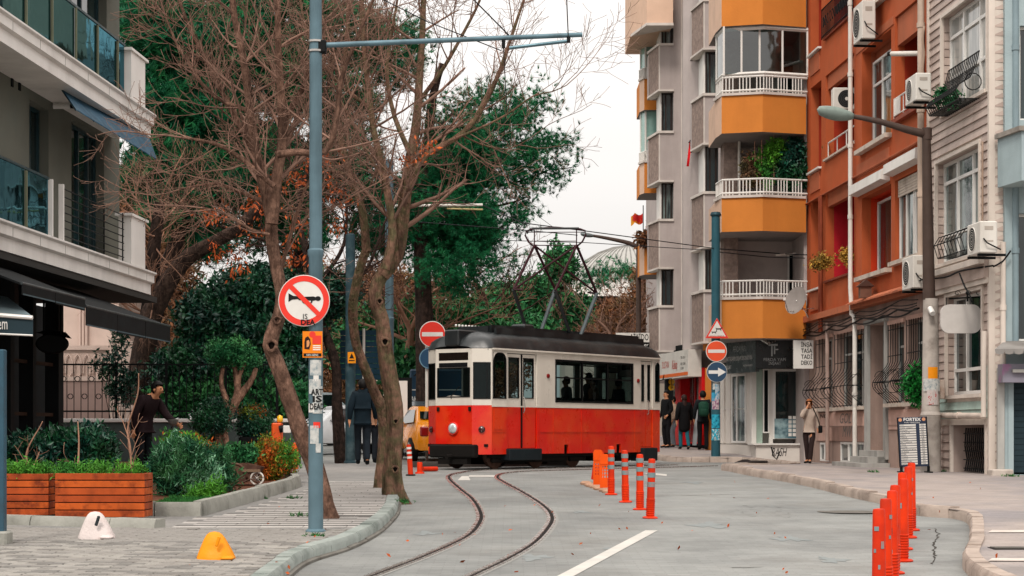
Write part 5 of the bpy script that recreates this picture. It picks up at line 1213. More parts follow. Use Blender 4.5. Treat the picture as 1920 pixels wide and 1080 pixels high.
for i in range(13): TF.mb().lathe([(.02, 0), (.028, .03), (.02, .05)], (.35+.12*i, -TW+.5, 4.07), 8).obj('insulator', M_frame, tr)
TF.mb().box(-.05, TL+.05, -TW+.06, -.06, 3.50, 3.54).obj('ceiling', mat('tram ceiling', '#5a5650', .8), tr)
M_in = mat('tram interior brown', '#2a1f18', .7, .2, 3)
TF.mb().box(-.1, TL+.1, -TW+.06, -.06, 1.40, 1.46).obj('floor', M_und, tr)
for i in range(6):
 a = tu(1045) + i*(tu(1180)-tu(1045))/6
 for b_ in (.1, TW-.60): TF.mb().box(a, a+.40, -b_-.45, -b_, 1.82, 1.9).obj('seat', M_in, tr); TF.mb().box(a+.36, a+.42, -b_-.45, -b_, 1.9, 2.52, bev=.02).obj('seat_back', M_in, tr)
TF.mb().box(.75, .8, -TW+.08, -.5, 1.46, 2.4).obj('cab_partition', M_in, tr)
TF.mb().tube([(.5, -.5, 1.46), (.5, -.5, 3.5)], .025, 8).obj('grab_pole', mat('copper pole', '#8c4a33', .35, .1, metal=.5), tr)
TF.mb().tube([(tu(1040), -.55, 3.3), (tu(1190), -.55, 3.3)], .018, 6).obj('grab_rail', M_steel, tr)
for px, b in ((944, 0), (1021, 0), (1090, 0), (1150, 0)):
 a = tu(px)
 if px == 1150: continue
 for bb_ in (.30, TW-.42):
  TF.mb().lathe([(.001, -.05), (.30, -.05), (.30, .02), (.33, .03), (.33, .06), (.1, .07), (.001, .07)], (a, -bb_, zG+.30+.022), 26, ax='y').obj('wheel', M_rust, tr, auto=40)
 TF.mb().tube([(a, -.3, zG+.32), (a, -TW+.3, zG+.32)], .06, 8).obj('axle', M_und, tr)
TF.mb().box(.15, TL-.3, -TW+.12, -.12, 1.16, 1.39).obj('underframe', M_und, tr)
for a0, a1 in ((tu(935), tu(1075)), (tu(1080), tu(1110))):
 for b_ in (.16, TW-.28): TF.mb().box(a0, a1, -b_-.08, -b_, 1.05, 1.17, bev=.02).obj('truck_frame', M_und, tr)
TF.mb().box(tu(962), tu(1000), -TW+.3, -.22, 1.0, 1.16).obj('resistor_box', M_und, tr); TF.mb().box(tu(1040), tu(1075), -TW+.3, -.2, .99, 1.16).obj('resistor_box', M_und, tr); TF.mb().box(tu(1175), tu(1200), -TW+.4, -.3, 1.02, 1.16).obj('battery_box', M_und, tr)
TF.mb().tube([(TL-.02, .02, 3.0), (TL+.06, .3, 3.05), (TL+.06, .32, 2.8)], .012, 6).obj('mirror_arm', M_black, tr)
TF.mb().box(TL+.03, TL+.07, .24, .36, 2.5, 2.75, bev=.015).obj('mirror', M_black, tr)
M_pg = mat('maroon pantograph tube', '#33161c', .5, .2, 4); M_pg2 = mat('grey pantograph arm', '#4c5457', .45, .2, 4)
bf, bn = 1.36, .38
pan = []
def rod(p, q, r, m, name='pantograph_arm'): MB().tube([p, q], r, 7).obj(name, m, tr)
near = dict(f0=tp(1065, 614, bn), f1=tp(1093, 618, bn), k0=tp(1041, 545, bn), k1=tp(1119, 550, bn), h=tp(1081, 460, bn))
fars = dict(f0=tp(985, 611, bf), f1=tp(1017, 614, bf), k0=tp(963, 543, bf), k1=tp(1041, 543, bf), h=tp(1002, 460, bf))
for s_ in (near, fars):
 for q_ in ('f0', 'f1'): s_[q_] = s_[q_] + (s_[q_]-s_['k'+q_[1]])*.28
 rod(s_['f0'], s_['k0'], .045, M_roof, 'lower_arm'); rod(s_['f1'], s_['k1'], .045, M_pg2, 'lower_arm')
 rod(s_['k0'], s_['h'], .032, M_pg, 'upper_arm'); rod(s_['k1'], s_['h'], .032, M_pg, 'upper_arm')
 rod(s_['h'], s_['h']+Vector((0, 0, .36)), .014, M_pg, 'head_post')
rod(fars['h'], near['k1'], .024, M_pg, 'brace'); rod(near['h'], fars['k0'], .024, M_pg, 'brace')
rod(fars['h'], near['h'], .012, M_pg, 'brace'); rod(fars['h']+Vector((0, 0, .1)), near['h']+Vector((0, 0, .1)), .010, M_pg, 'brace')
rod(fars['k0'], fars['k0']+(near['k0']-fars['k0'])*.22, .024, M_pg, 'brace'); rod(near['k1'], near['k1']+(fars['k1']-near['k1'])*.22, .024, M_pg, 'brace')
bowz = .37; h0, h1 = fars['h'], near['h']; dv = (h1-h0)
P = []
for t_ in np.linspace(0, 1, 29):
 ss = -.22 + 1.44*t_; zz = bowz - .34*max(0, abs(ss-.5)-.56)**1.2*6.0 if abs(ss-.5) > .56 else bowz + .02*math.cos((ss-.5)*3)
 P.append(h0 + dv*ss + Vector((0, 0, zz)))
ends = [h0+dv*.02+Vector((0,0,-.05)), h0+dv*-.14+Vector((0,0,.08)), h0+dv*-.22+Vector((0,0,.24)), h0+dv*-.2+Vector((0,0,.33)), h0+dv*-.08+Vector((0,0,.38)), h0+dv*.2+Vector((0,0,.41)), h0+dv*.5+Vector((0,0,.425))]
mir = [h1+(h0-p_)*-1*0+Vector((-(p_-h0).x, -(p_-h0).y, (p_-h0).z)) for p_ in ends[:-1]][::-1]
MB().tube(smooth3 := ends + mir, .022, 7).obj('bow', M_pg, tr, smooth=True)
rod(h0+dv*-.05+Vector((0,0,.40)), h0+dv*1.05+Vector((0,0,.40)), .028, M_roof, 'contact_strip'); rod(h0+dv*-.2+Vector((0,0,.31)), h0+dv*1.2+Vector((0,0,.31)), .010, M_pg, 'bow_rail')
# ================================================================ people
def skinmesh(verts, edges, sub=2, smooth=True):
 """verts: name -> (co, rx, ry); edges: list of name pairs; first vertex is the root"""
 names = list(verts); me = bpy.data.meshes.new('sk'); me.from_pydata([verts[n][0] for n in names], [(names.index(a), names.index(b)) for a, b in edges], [])
 o = bpy.data.objects.new('sk', me); COL.objects.link(o)
 m = o.modifiers.new('s', 'SKIN'); m.use_smooth_shade = True
 for i, n in enumerate(names): d = me.skin_vertices[0].data[i]; d.radius = (verts[n][1], verts[n][2]); d.use_root = (i == 0)
 s2 = o.modifiers.new('u', 'SUBSURF'); s2.levels = sub
 dg = bpy.context.evaluated_depsgraph_get(); r = bpy.data.meshes.new_from_object(o.evaluated_get(dg)); bpy.data.objects.remove(o); bpy.data.meshes.remove(me)
 if smooth: r.polygons.foreach_set('use_smooth', np.ones(len(r.polygons), bool))
 return r
M_skin = mat('skin', '#b8805f', .55, .05, 8)
M_hairb = mat('black hair', '#0f0c0b', .6, .3, 30); M_hairl = mat('light brown hair', '#8a5230', .55, .25, 40)
def person(loc, rz, label, J=None, H=1.72, top='#101214', legs='#15171a', shoes='#0b0b0c', hair=M_hairb, coat_len=.0, extra=None, group=None, bulk=1.0, hood=False, hairlong=False, sit=False, topm=None, legm=None):
 t = thing('person', loc, label, 'person', group, rz=rz, local=True)
 k = H/1.75
 j = dict(pelvis=(0,0,.96), spine=(0,0,1.15), chest=(0,-.01,1.33), neckb=(0,0,1.47), neck=(0,-.01,1.52), head=(0,-.02,1.62), crown=(0,-.015,1.70),
  sl=(.17,0,1.43), el=(.24,.02,1.16), wl=(.25,-.08,.92), hl=(.25,-.11,.84), sr=(-.17,0,1.43), er=(-.24,.02,1.16), wr=(-.25,-.08,.92), hr=(-.25,-.11,.84),
  tl=(.09,0,.90), kl=(.10,-.03,.50), al=(.10,.03,.09), fl=(.11,-.13,.04), tr=(-.09,0,.90), kr=(-.10,-.03,.50), ar=(-.10,.03,.09), fr=(-.11,-.13,.04))
 if J: j.update(J)
 j = {n: Vector(v)*k for n, v in j.items()}
 r = dict(pelvis=(.13,.10), spine=(.125,.095), chest=(.145,.105), neckb=(.085,.07), neck=(.055,.055), head=(.083,.095), crown=(.06,.07), sl=(.065,.065), el=(.042,.042), wl=(.028,.032), hl=(.02,.035),
  sr=(.065,.065), er=(.042,.042), wr=(.028,.032), hr=(.02,.035), tl=(.085,.085), kl=(.055,.058), al=(.038,.042), fl=(.04,.03), tr=(.085,.085), kr=(.055,.058), ar=(.038,.042), fr=(.04,.03))
 E = [('pelvis','spine'),('spine','chest'),('chest','neckb'),('neckb','neck'),('neck','head'),('head','crown'),('chest','sl'),('sl','el'),('el','wl'),('wl','hl'),('chest','sr'),('sr','er'),('er','wr'),('wr','hr'),
      ('pelvis','tl'),('tl','kl'),('kl','al'),('al','fl'),('pelvis','tr'),('tr','kr'),('kr','ar'),('ar','fr')]
 vb = {n: (j[n], r[n][0]*k, r[n][1]*k) for n in r}
 fd = (j['crown']-j['neck']).normalized();
 hd = j['head']; vb['nose'] = (hd+Vector((0,-.105,-.005))*k, .012*k, .014*k); E.append(('head','nose'))
 for s_ in 'lr':
  w_, h_ = j['w'+s_], j['h'+s_]; dd = (h_-w_).normalized(); sd_ = dd.cross(Vector((1,0,0)) if abs(dd.x) < .8 else Vector((0,1,0))).normalized()
  for q in range(4):
   n1, n2 = 'f%s%d' % (s_, q), 'g%s%d' % (s_, q); off = sd_*(.027-.018*q)*k; ln = (.035, .042, .038, .03)[q]*k
   vb[n1] = (h_+off+dd*ln, .0085*k, .0085*k); vb[n2] = (h_+off*1.1+dd*ln*1.9+Vector((0,0,-.006)), .007*k, .007*k); E += [('h'+s_, n1), (n1, n2)]
  vb['t'+s_+'1'] = (h_+sd_*.045*k+dd*.005, .010*k, .010*k); vb['t'+s_+'2'] = (h_+sd_*.06*k+dd*.035*k, .008*k, .008*k); E += [('h'+s_, 't'+s_+'1'), ('t'+s_+'1', 't'+s_+'2')]
 me = skinmesh(vb, E); me.materials.append(M_skin); link('body', me, t)
 tm = topm or mat('cloth ' + top, top, .85, .15, 6, bump=.5, bscale=12); lm = legm or mat('cloth ' + legs, legs, .85, .15, 6, bump=.4, bscale=12); shm = mat('shoe ' + shoes, shoes, .5, .1)
 B = bulk
 cl = {n: (j[n], (r[n][0]+.022)*k*B, (r[n][1]+.022)*k*B) for n in ('pelvis','spine','chest','neckb','sl','el','wl','sr','er','wr')}
 cl['neckb'] = (j['neckb'], .085*k, .075*k);
 for n, p_ in (('wl','el'),('wr','er')): cl[n] = (j[n]+(j[p_]-j[n])*-.04, .042*k*B, .042*k*B)
 e2 = [('pelvis','spine'),('spine','chest'),('chest','neckb'),('chest','sl'),('sl','el'),('el','wl'),('chest','sr'),('sr','er'),('er','wr')]
 cl['pelvis'] = (j['pelvis']+Vector((0,0,.03))*k, .158*k*B, .125*k*B); cl['waist'] = (j['pelvis']+Vector((0,0,-.11))*k, .172*k*B, .138*k*B); e2.append(('pelvis','waist'))
 if coat_len:
  del cl['waist']; e2.pop()
  cl['hem'] = (j['pelvis']+Vector((0,.0,-coat_len))*k, .20*k, .15*k); e2.append(('pelvis','hem')); cl['pelvis'] = (j['pelvis'], .17*k*B, .135*k*B)
 if hood: cl['hood'] = (j['neckb']+Vector((0,.07,.03))*k, .10*k, .07*k); e2.append(('neckb','hood'))
 me = skinmesh(cl, e2); me.materials.append(tm); link('coat' if coat_len or bulk > 1.05 else 'jacket', me, t)
 tl = {n: (j[n], (r[n][0]+.016)*k, (r[n][1]+.016)*k) for n in ('pelvis','tl','kl','al','tr','kr','ar')}
 up_ = (j['spine']-j['pelvis']).normalized()*k
 tl['pelvis'] = (j['pelvis']-up_*.03, .135*k, .105*k); tl['waist'] = (j['pelvis']+up_*.06, .125*k, .10*k)
 for n in ('al','ar'): tl[n] = (j[n]+Vector((0,0,-.035*k)), .057*k, .062*k)
 for n, s_ in (('tl', .012), ('tr', -.012)): tl[n] = (j[n]+Vector((s_, 0, -.06*k)), .093*k, .093*k)
 me = skinmesh(tl, [('pelvis','waist'),('pelvis','tl'),('tl','kl'),('kl','al'),('pelvis','tr'),('tr','kr'),('kr','ar')]); me.materials.append(lm); link('trousers', me, t)
 for a, f in (('al','fl'),('ar','fr')):
  A, F_ = j[a], j[f]; d_ = (F_-A);
  me = skinmesh({'a': (A+Vector((0,.01,-.03)), .052*k, .052*k), 'm': (A+d_*.55+Vector((0,0,-.012)), .048*k, .038*k), 'f': (A+d_*1.15+Vector((0,0,-.002)), .045*k, .03*k)}, [('a','m'),('m','f')]); me.materials.append(shm); link('shoe', me, t)
 hc = j['head']+(j['crown']-j['head'])*.35; V = []; Fq = []; nu_, nv_ = 18, 12
 for a_ in range(nv_+1):
  for b_ in range(nu_):
   th_, ph_ = math.pi*a_/nv_, 2*math.pi*b_/nu_; w_ = 1+.04*math.sin(5*ph_+3*th_)
   V.append((hc.x+.097*k*w_*math.sin(th_)*math.cos(ph_), hc.y+.014*k+.112*k*w_*math.sin(th_)*math.sin(ph_), hc.z+.122*k*math.cos(th_)))
 for a_ in range(nv_):
  for b_ in range(nu_):
   q_ = (a_*nu_+b_, (a_+1)*nu_+b_, (a_+1)*nu_+(b_+1) % nu_, a_*nu_+(b_+1) % nu_)
   c_ = sum((Vector(V[i_]) for i_ in q_), Vector())/4-hc
   if (c_.y < -.030*k and c_.z < .055*k) or (c_.z < -.02*k and c_.y < .02*k and not hairlong) or c_.z < -.095*k: continue
   Fq.append(q_)
 me = MB().add(V, Fq).mesh('hair', hair, True); link('hair', me, t)
 if hairlong:
  me = skinmesh({'a': (j['head']+Vector((0,.05,-.02))*k, .075*k, .05*k), 'm': (j['neck']+Vector((0,.06,-.0))*k, .09*k, .05*k), 'b': (j['neckb']+Vector((0,.085,-.05))*k, .09*k, .035*k), 'c': (j['neckb']+Vector((0,.10,-.12))*k, .06*k, .02*k)}, [('a','m'),('m','b'),('b','c')]); me.materials.append(hair); link('hair', me, t)
 for s_ in (-1, 1):
  me = MB().lathe([(.0, -.004), (.014, -.003), (.014, .003), (0, .004)], (hd.x+s_*.031*k, hd.y-.088*k, hd.z+.018*k), 8, ax='y').mesh('eye', mat('eye dark', '#120c0a', .3)); link('eye', me, t)
  me = MB().lathe([(.012, -.006), (.028, 0), (.012, .008)], (hd.x+s_*.092*k, hd.y+.005, hd.z), 8, ax='x').mesh('ear', M_skin, True); link('ear', me, t)
 me = MB().box(hd.x-.022*k, hd.x+.022*k, hd.y-.100*k, hd.y-.09*k, hd.z-.048*k, hd.z-.038*k, bev=.003).mesh('mouth', mat('lips', '#8a4a3c', .5)); link('mouth', me, t)
 return t
walkA = dict(kl=(.09,-.12,.52), al=(.09,-.10,.10), fl=(.09,-.26,.05), kr=(-.09,.02,.50), ar=(-.09,.22,.13), fr=(-.09,.10,.04), wl=(.27,.06,.93), hl=(.27,.07,.85), el=(.25,.09,1.17), er=(-.25,-.02,1.17), wr=(-.27,-.16,.95), hr=(-.27,-.2,.87))
f = gp(680, 872, PAV)
person(f, R(180+6), 'man in a hooded dark navy jacket walking away beside the double tree trunk', walkA, 1.80, '#0c1a22', '#141b22', bulk=1.16, hood=True)
person(on(xx(694, 41.5), 41.5, PAV), R(180-3), 'walker in a tan top half hidden behind the man in the hooded jacket', None, 1.76, '#8a6650', '#15191f')
f = on(xx(1283, 56.6), 56.6, PAV); person(f, R(180+10), 'walker in a wide black coat and teal jeans, leftmost of the two seen from behind', walkA, 1.66, '#0b0a0c', '#1d5560', coat_len=.42, bulk=1.22, hair=mat('dark brown hair', '#2a1714', .6, .3, 30), hairlong=True)
pm = on(xx(1318, 56.2), 56.2, PAV); pbk = person(pm, R(180), 'walker in black with a dark green backpack by the stickered pole', dict(kl=(.09,-.05,.5), al=(.09,-.04,.09), fl=(.1,-.2,.04)), 1.78, '#14171a', '#0f0f11', bulk=1.08)
MB().box(-.15, .15, -.32, -.13, 1.02, 1.44, bev=.06).obj('_', M_black) if False else None
t = thing('backpack', pm + Vector((0, -.26, 1.02)), 'dark green backpack on the back of the walker in black', 'backpack')
MB(lambda v: v + np.array([[pm.x, pm.y-.24, pm.z+1.24]])).box(-.155, .155, -.09, .07, -.23, .22, bev=.06).obj('bag', mat('dark green nylon', '#153a2c', .7, .15, 5, bump=.4), t, auto=50)
MB(lambda v: v + np.array([[pm.x, pm.y-.34, pm.z+1.16]])).box(-.11, .11, -.03, .03, -.12, .08, bev=.03).obj('pocket', mat('dark green nylon', '#153a2c'), t, auto=50)
f = on(xx(1250, 58.5), 58.5, PAV); person(f, R(-60), 'man in a black coat standing just behind the rear of the tram', dict(wl=(.2,-.1,1.0), hl=(.17,-.14,.95)), 1.80, '#0d0d0f', '#101013', coat_len=.36)
f = gp(1247, 838, PAV); person(on(xx(1262, 59.3), 59.3, PAV), R(-80), 'person in a tan coat behind the man in the black coat', None, 1.62, '#9a8270', '#8d939a', coat_len=.3)
fw = gp(1517, 869, PAV);
person(fw, R(-8), 'woman with light brown hair in a beige jacket holding a hand to her face', dict(sr=(-.16,0,1.40), er=(-.20,-.20,1.26), wr=(-.07,-.19,1.50), hr=(-.035,-.15,1.56), kl=(.06,-.10,.5), al=(.02,-.12,.09), fl=(.02,-.26,.04), kr=(-.07,.0,.5), ar=(-.03,.10,.09), wl=(.24,-.0,.95), hl=(.24,-.02,.88)), 1.62, '#a8978a', '#2c201f', hair=M_hairl, hairlong=True)
t = thing('shoulder_bag', fw + Vector((.26, -.05, .85)), 'small black shoulder bag at the side of the woman in beige', 'bag')
bo = Vector((fw.x+.27, fw.y-.05, fw.z+.86)); MB(lambda v: v + np.array([list(bo)])).box(-.05, .05, -.09, .09, -.09, .10, bev=.02).obj('bag', M_black, t)
MB().tube([bo+Vector((0,0,.08)), fw+Vector((.2,-.12,1.15)), fw+Vector((.09,-.12,1.38)), fw+Vector((.1,.05,1.42))], .012, 5).obj('strap', M_black, t)
gl0 = on(xx(268, 30.5), 30.5, PAV+.03)
person(gl0, R(62), 'gardener in a black and maroon top reaching out with one hand over the plants', dict(spine=(0,-.05,1.14), chest=(0,-.14,1.30), neckb=(0,-.21,1.42), neck=(0,-.25,1.46), head=(0,-.31,1.54), crown=(0,-.32,1.62), sl=(.17,-.16,1.36), el=(.24,-.30,1.12), wl=(.20,-.52,1.0), hl=(.19,-.60,.96),
    sr=(-.17,-.12,1.38), er=(-.26,-.04,1.12), wr=(-.22,.02,.90), hr=(-.21,.03,.83)), 1.75, '#1c0f12', '#0b1014', bulk=1.08)
t = thing('hand_trowel', gl0 + Vector((.5, 0, .9)), 'small garden tool held out by the gardener', 'tool')
tq = at(322, 800, 30.3); MB().tube([tq+Vector((-.02,0,-.25)), tq+Vector((0,0,.0))], .012, 6).obj('handle', M_black, t); MB().lathe([(.001, 0), (.07, .05), (.09, .12), (.07, .12)], (tq.x+.02, tq.y, tq.z), 10).obj('blade', mat('grey tool metal', '#7d7c7a', .4, .1, metal=.6), t, auto=40)
for px, lab, c_, b_ in ((1062, 'passenger in a grey top seated at the first pane of the long tram window', '#6d6a68', .38), (1113, 'passenger in a brown jacket seated at the middle pane of the tram window', '#7a5238', .40), (1104, 'dark haired passenger standing behind the brown jacket in the tram', '#141414', 1.1), (1160, 'passenger in a dark coat at the last pane of the tram window', '#23282b', .5)):
 p_ = TF.P(tu(px, b_), -b_, 1.46); st = b_ > 1
 person(p_ + Vector((0, 0, -.05 if not st else 0)), R(-70 if px < 1150 else 120), lab, None if st else dict(kl=(.10,-.42,.86), al=(.10,-.42,.45), fl=(.1,-.55,.42), kr=(-.10,-.42,.86), ar=(-.10,-.42,.45), fr=(-.1,-.55,.42), tl=(.09,-.03,.88), tr=(-.09,-.03,.88), wl=(.15,-.3,1.0), hl=(.1,-.36,.98), wr=(-.15,-.3,1.0), hr=(-.1,-.36,.98)), 1.70 if st else 1.6, c_, '#15171a') if True else None
# ================================================================ trees and plants
def seg_dir(p, q): return (q-p).normalized()
def grow(mb, p, d, L, r, lvl, rs, sides=(3, 3, 4, 5, 6), up=.25, curve=.35, kids=(5, 6, 5), minr=.0032, zmax=12.5, spread=(.5, 1.1), kl=(.45, .75), tips=None):
 n = 4 if lvl < 2 else 6; pts = [p]; dd = d.copy(); st = L/n; bend = Vector((rs.uniform(-1, 1), rs.uniform(-1, 1), rs.uniform(-.5, 1)))*curve/n
 for i in range(n):
  dd = (dd + bend + Vector((rs.gauss(0, 1), rs.gauss(0, 1), rs.gauss(0, 1)))*.10 + Vector((0, 0, up/n))).normalized(); pts.append(pts[-1] + dd*st)
 r1 = max(minr, r*.42); mb.tube([tuple(q) for q in pts], [max(minr, r+(r1-r)*i/n) for i in range(n+1)], sides[min(lvl, 4)], cap=False)
 if lvl == 0 or pts[-1].z > zmax:
  if tips is not None: tips.append(pts[-1])
  return
 k = kids[min(lvl-1, len(kids)-1)]
 for i in range(k):
  f = .22 + .78*(i+rs.random())/k; ii = min(n-1, int(f*n)); q = pts[ii].lerp(pts[ii+1], f*n-ii); t = (pts[ii+1]-pts[ii]).normalized()
  ax = t.cross(Vector((rs.gauss(0, 1), rs.gauss(0, 1), rs.gauss(0, 1)))).normalized(); an = rs.uniform(*spread)
  nd = (t*math.cos(an) + ax*math.sin(an)).normalized()
  grow(mb, q, nd, L*rs.uniform(*kl)*(1.15-.5*f), max(minr, (r+(r1-r)*f)*.52), lvl-1, rs, sides, up, curve, kids, minr, zmax, spread, kl, tips)
def spath(pts, step=.12):
 P = [Vector(p) for p in pts]; o = []
 for i in range(len(P)-1):
  p0, p1, p2, p3 = P[max(i-1, 0)], P[i], P[i+1], P[min(i+2, len(P)-1)]; k = max(2, int((p2-p1).length/step))
  for j in range(k): t = j/k; o.append(.5*((2*p1)+(p2-p0)*t+(2*p0-5*p1+4*p2-p3)*t*t+(3*p1-p0-3*p2+p3)*t**3))
 o.append(P[-1]); return o
def bark(mb, pts, r, n=14, lump=.12, rs=random, flare=0):
 n = int(n*1.6)
 """gnarled tube: radius wobbles around the stem"""
 P = np.array([tuple(p) for p in pts]); m = len(P); t = np.gradient(P, axis=0); t /= np.linalg.norm(t, axis=1, keepdims=True)
 A = np.cross(t, np.array([.1, 1, .05])); A /= np.linalg.norm(A, axis=1, keepdims=True); B = np.cross(t, A); V = []
 ph = [rs.random()*6.28 for _ in range(6)]
 for i in range(m):
  s = i*.13
  for k in range(n):
   a = 2*math.pi*k/n
   w = 1 + lump*(math.sin(2*a+ph[0]+s*.7)*.5 + math.sin(3*a+ph[1]-s*1.3)*.45 + math.sin(5*a+ph[2]+s*.5)*.35 + math.sin(s*2.1+ph[3])*.5)
   if flare and i < 9: w += flare*(1-i/9)**2*(1+.6*math.sin(4*a+ph[4]))
   w += rs.uniform(-.05, .05) + .07*math.sin(9*a+ph[5]+i*.15)
   V.append(P[i] + r[i]*w*(math.cos(a)*A[i] + math.sin(a)*B[i]))
 mb.add(V, [(i*n+k, i*n+n+k, i*n+n+(k+1) % n, i*n+(k+1) % n) for i in range(m-1) for k in range(n)])
def barkmat(name, a, b, c='#2b1f19'):
 m = mat(name, a, .92, .34, 9, col2=b, c2=(.42, .6), c2scale=7, dirt=.75, dcol=c, dscale=9, streak=True)
 t = m.node_tree; N = t.nodes; g = N.new('ShaderNodeNewGeometry'); q = N.new('ShaderNodeMapping'); q.inputs['Scale'].default_value = (1, 1, .22)
 v = N.new('ShaderNodeTexNoise'); v.inputs['Scale'].default_value = 34; v.inputs['Detail'].default_value = 8; bp = N.new('ShaderNodeBump'); bp.inputs['Strength'].default_value = 1; bp.inputs['Distance'].default_value = .07
 t.links.new(g.outputs['Position'], q.inputs[0]); t.links.new(q.outputs[0], v.inputs['Vector']); t.links.new(v.outputs['Fac'], bp.inputs['Height']); t.links.new(bp.outputs[0], N['Principled BSDF'].inputs['Normal']); return m
M_bark = barkmat('pinkish grey bark', '#7d5f50', '#5d4539'); M_bark2 = barkmat('mossy bark', '#7d5e4e', '#5f563e'); M_barkd = barkmat('dark bark', '#3e302a', '#2a211d', '#120d0b')
M_twig = mat('bare twigs', '#7b5f52', .85, .25, 6, island=.35); M_twigd = mat('dark bare twigs', '#3d2a24', .85, .25, 6, island=.3)
M_twigp = mat('pale bare twigs', '#9a7460', .85, .2, 6, island=.3)
def A_(l, Y): return [at(p[0], p[1], p[2] if len(p) > 2 else Y) for p in l]
def bare_tree(label, base, trunks, limbs, seed, m_tr, m_tw, group=None, name='bare_tree', lv=3, dens=1.0, kids=(5, 6, 6), L=1.25, zmax=12.5, minr=.0034, fan=1.0):
 rs = random.Random(seed); t = thing(name, base, label, 'tree', group)
 for k, (pts, r0, r1, fl) in enumerate(trunks):
  P = spath(pts, .10); rr = np.linspace(r0, r1, len(P)); mb = MB(); bark(mb, P, rr, 16, .11, rs, fl); mb.obj('trunk', m_tr, t, smooth=True)
 mb = MB(); tw = MB()
 for pts, r0, r1 in limbs:
  P = spath(pts, .16); rr = np.linspace(r0, r1, len(P)); bark(mb, P, rr, 8, .08, rs)
  tot = sum((b-a).length for a, b in zip(P, P[1:])); nsp = max(3, int(tot*4.4*dens))
  for i in range(nsp):
   f = .12 + .88*(i+rs.random())/nsp; ii = min(len(P)-2, int(f*(len(P)-1))); d0 = seg_dir(P[ii], P[ii+1])
   ax = d0.cross(Vector((rs.gauss(0, 1), rs.gauss(0, 1), rs.gauss(0, 1)))).normalized(); an = rs.uniform(.5, 1.25)*fan
   nd = (d0*math.cos(an)+ax*math.sin(an)).normalized()
   grow(tw, P[ii], nd, L*rs.uniform(.6, 1.15), max(.007, rr[ii]*.42), lv-1, rs, kids=kids, zmax=zmax, minr=minr)
  grow(tw, P[-1], seg_dir(P[-2], P[-1]), L, r1, lv-1, rs, kids=kids, zmax=zmax, minr=minr)
 mb.obj('branches', m_tr, t, smooth=True); tw.obj('twigs', m_tw, t, smooth=True); return t
YA_ = 23.0
tA = [A_([(618, 978), (607, 945), (598, 900), (585, 860), (566, 815), (548, 762), (530, 710), (515, 672), (506, 648), (512, 622), (524, 590), (528, 555), (520, 515), (512, 470), (508, 425), (509, 415)], YA_)]
bare_tree('leaning bare tree with a knotted trunk behind the horn ban sign', A_([(612, 972)], YA_)[0], [(tA[0], .105, .075, .3), (A_([(548, 540), (536, 570), (520, 600)], 23.2)[::-1], .06, .05, 0)],
 [(A_([(510, 430), (498, 360), (480, 290), (470, 210), (458, 120), (440, 30), (430, -60)], YA_), .07, .03),
     (A_([(510, 420), (518, 340), (530, 260), (527, 180), (522, 90), (520, 0), (515, -90)], 22.8), .08, .03),
     (A_([(515, 350), (480, 320), (450, 295), (410, 272), (370, 262), (340, 258)], 22.6), .035, .012),
     (A_([(520, 290), (560, 285), (610, 285), (630, 230), (640, 150), (670, 70), (700, 0)], 22.4), .045, .018),
     (A_([(500, 380), (450, 360), (410, 345), (370, 348), (335, 356)], 23.4), .03, .010),
     (A_([(480, 290), (430, 200), (390, 120), (350, 40), (320, -50)], 23.6), .04, .015),
     (A_([(506, 440), (470, 430), (420, 400), (380, 390)], 22.8), .022, .010),
     (A_([(524, 240), (570, 160), (590, 80), (610, -20)], 23.5), .04, .015),
     (A_([(470, 210), (400, 180), (360, 130), (330, 80), (310, 30)], 23.2), .03, .012),
     (A_([(528, 500), (548, 430), (570, 360), (590, 320)], 23.6), .03, .012),
     (A_([(510, 400), (560, 390), (600, 400), (640, 380)], 24), .02, .010)], 3, M_bark, M_twig, 'bare street trees at the kerb', dens=1.25, kids=(6, 5, 5), L=1.05, minr=.003)
YB_ = 27.9
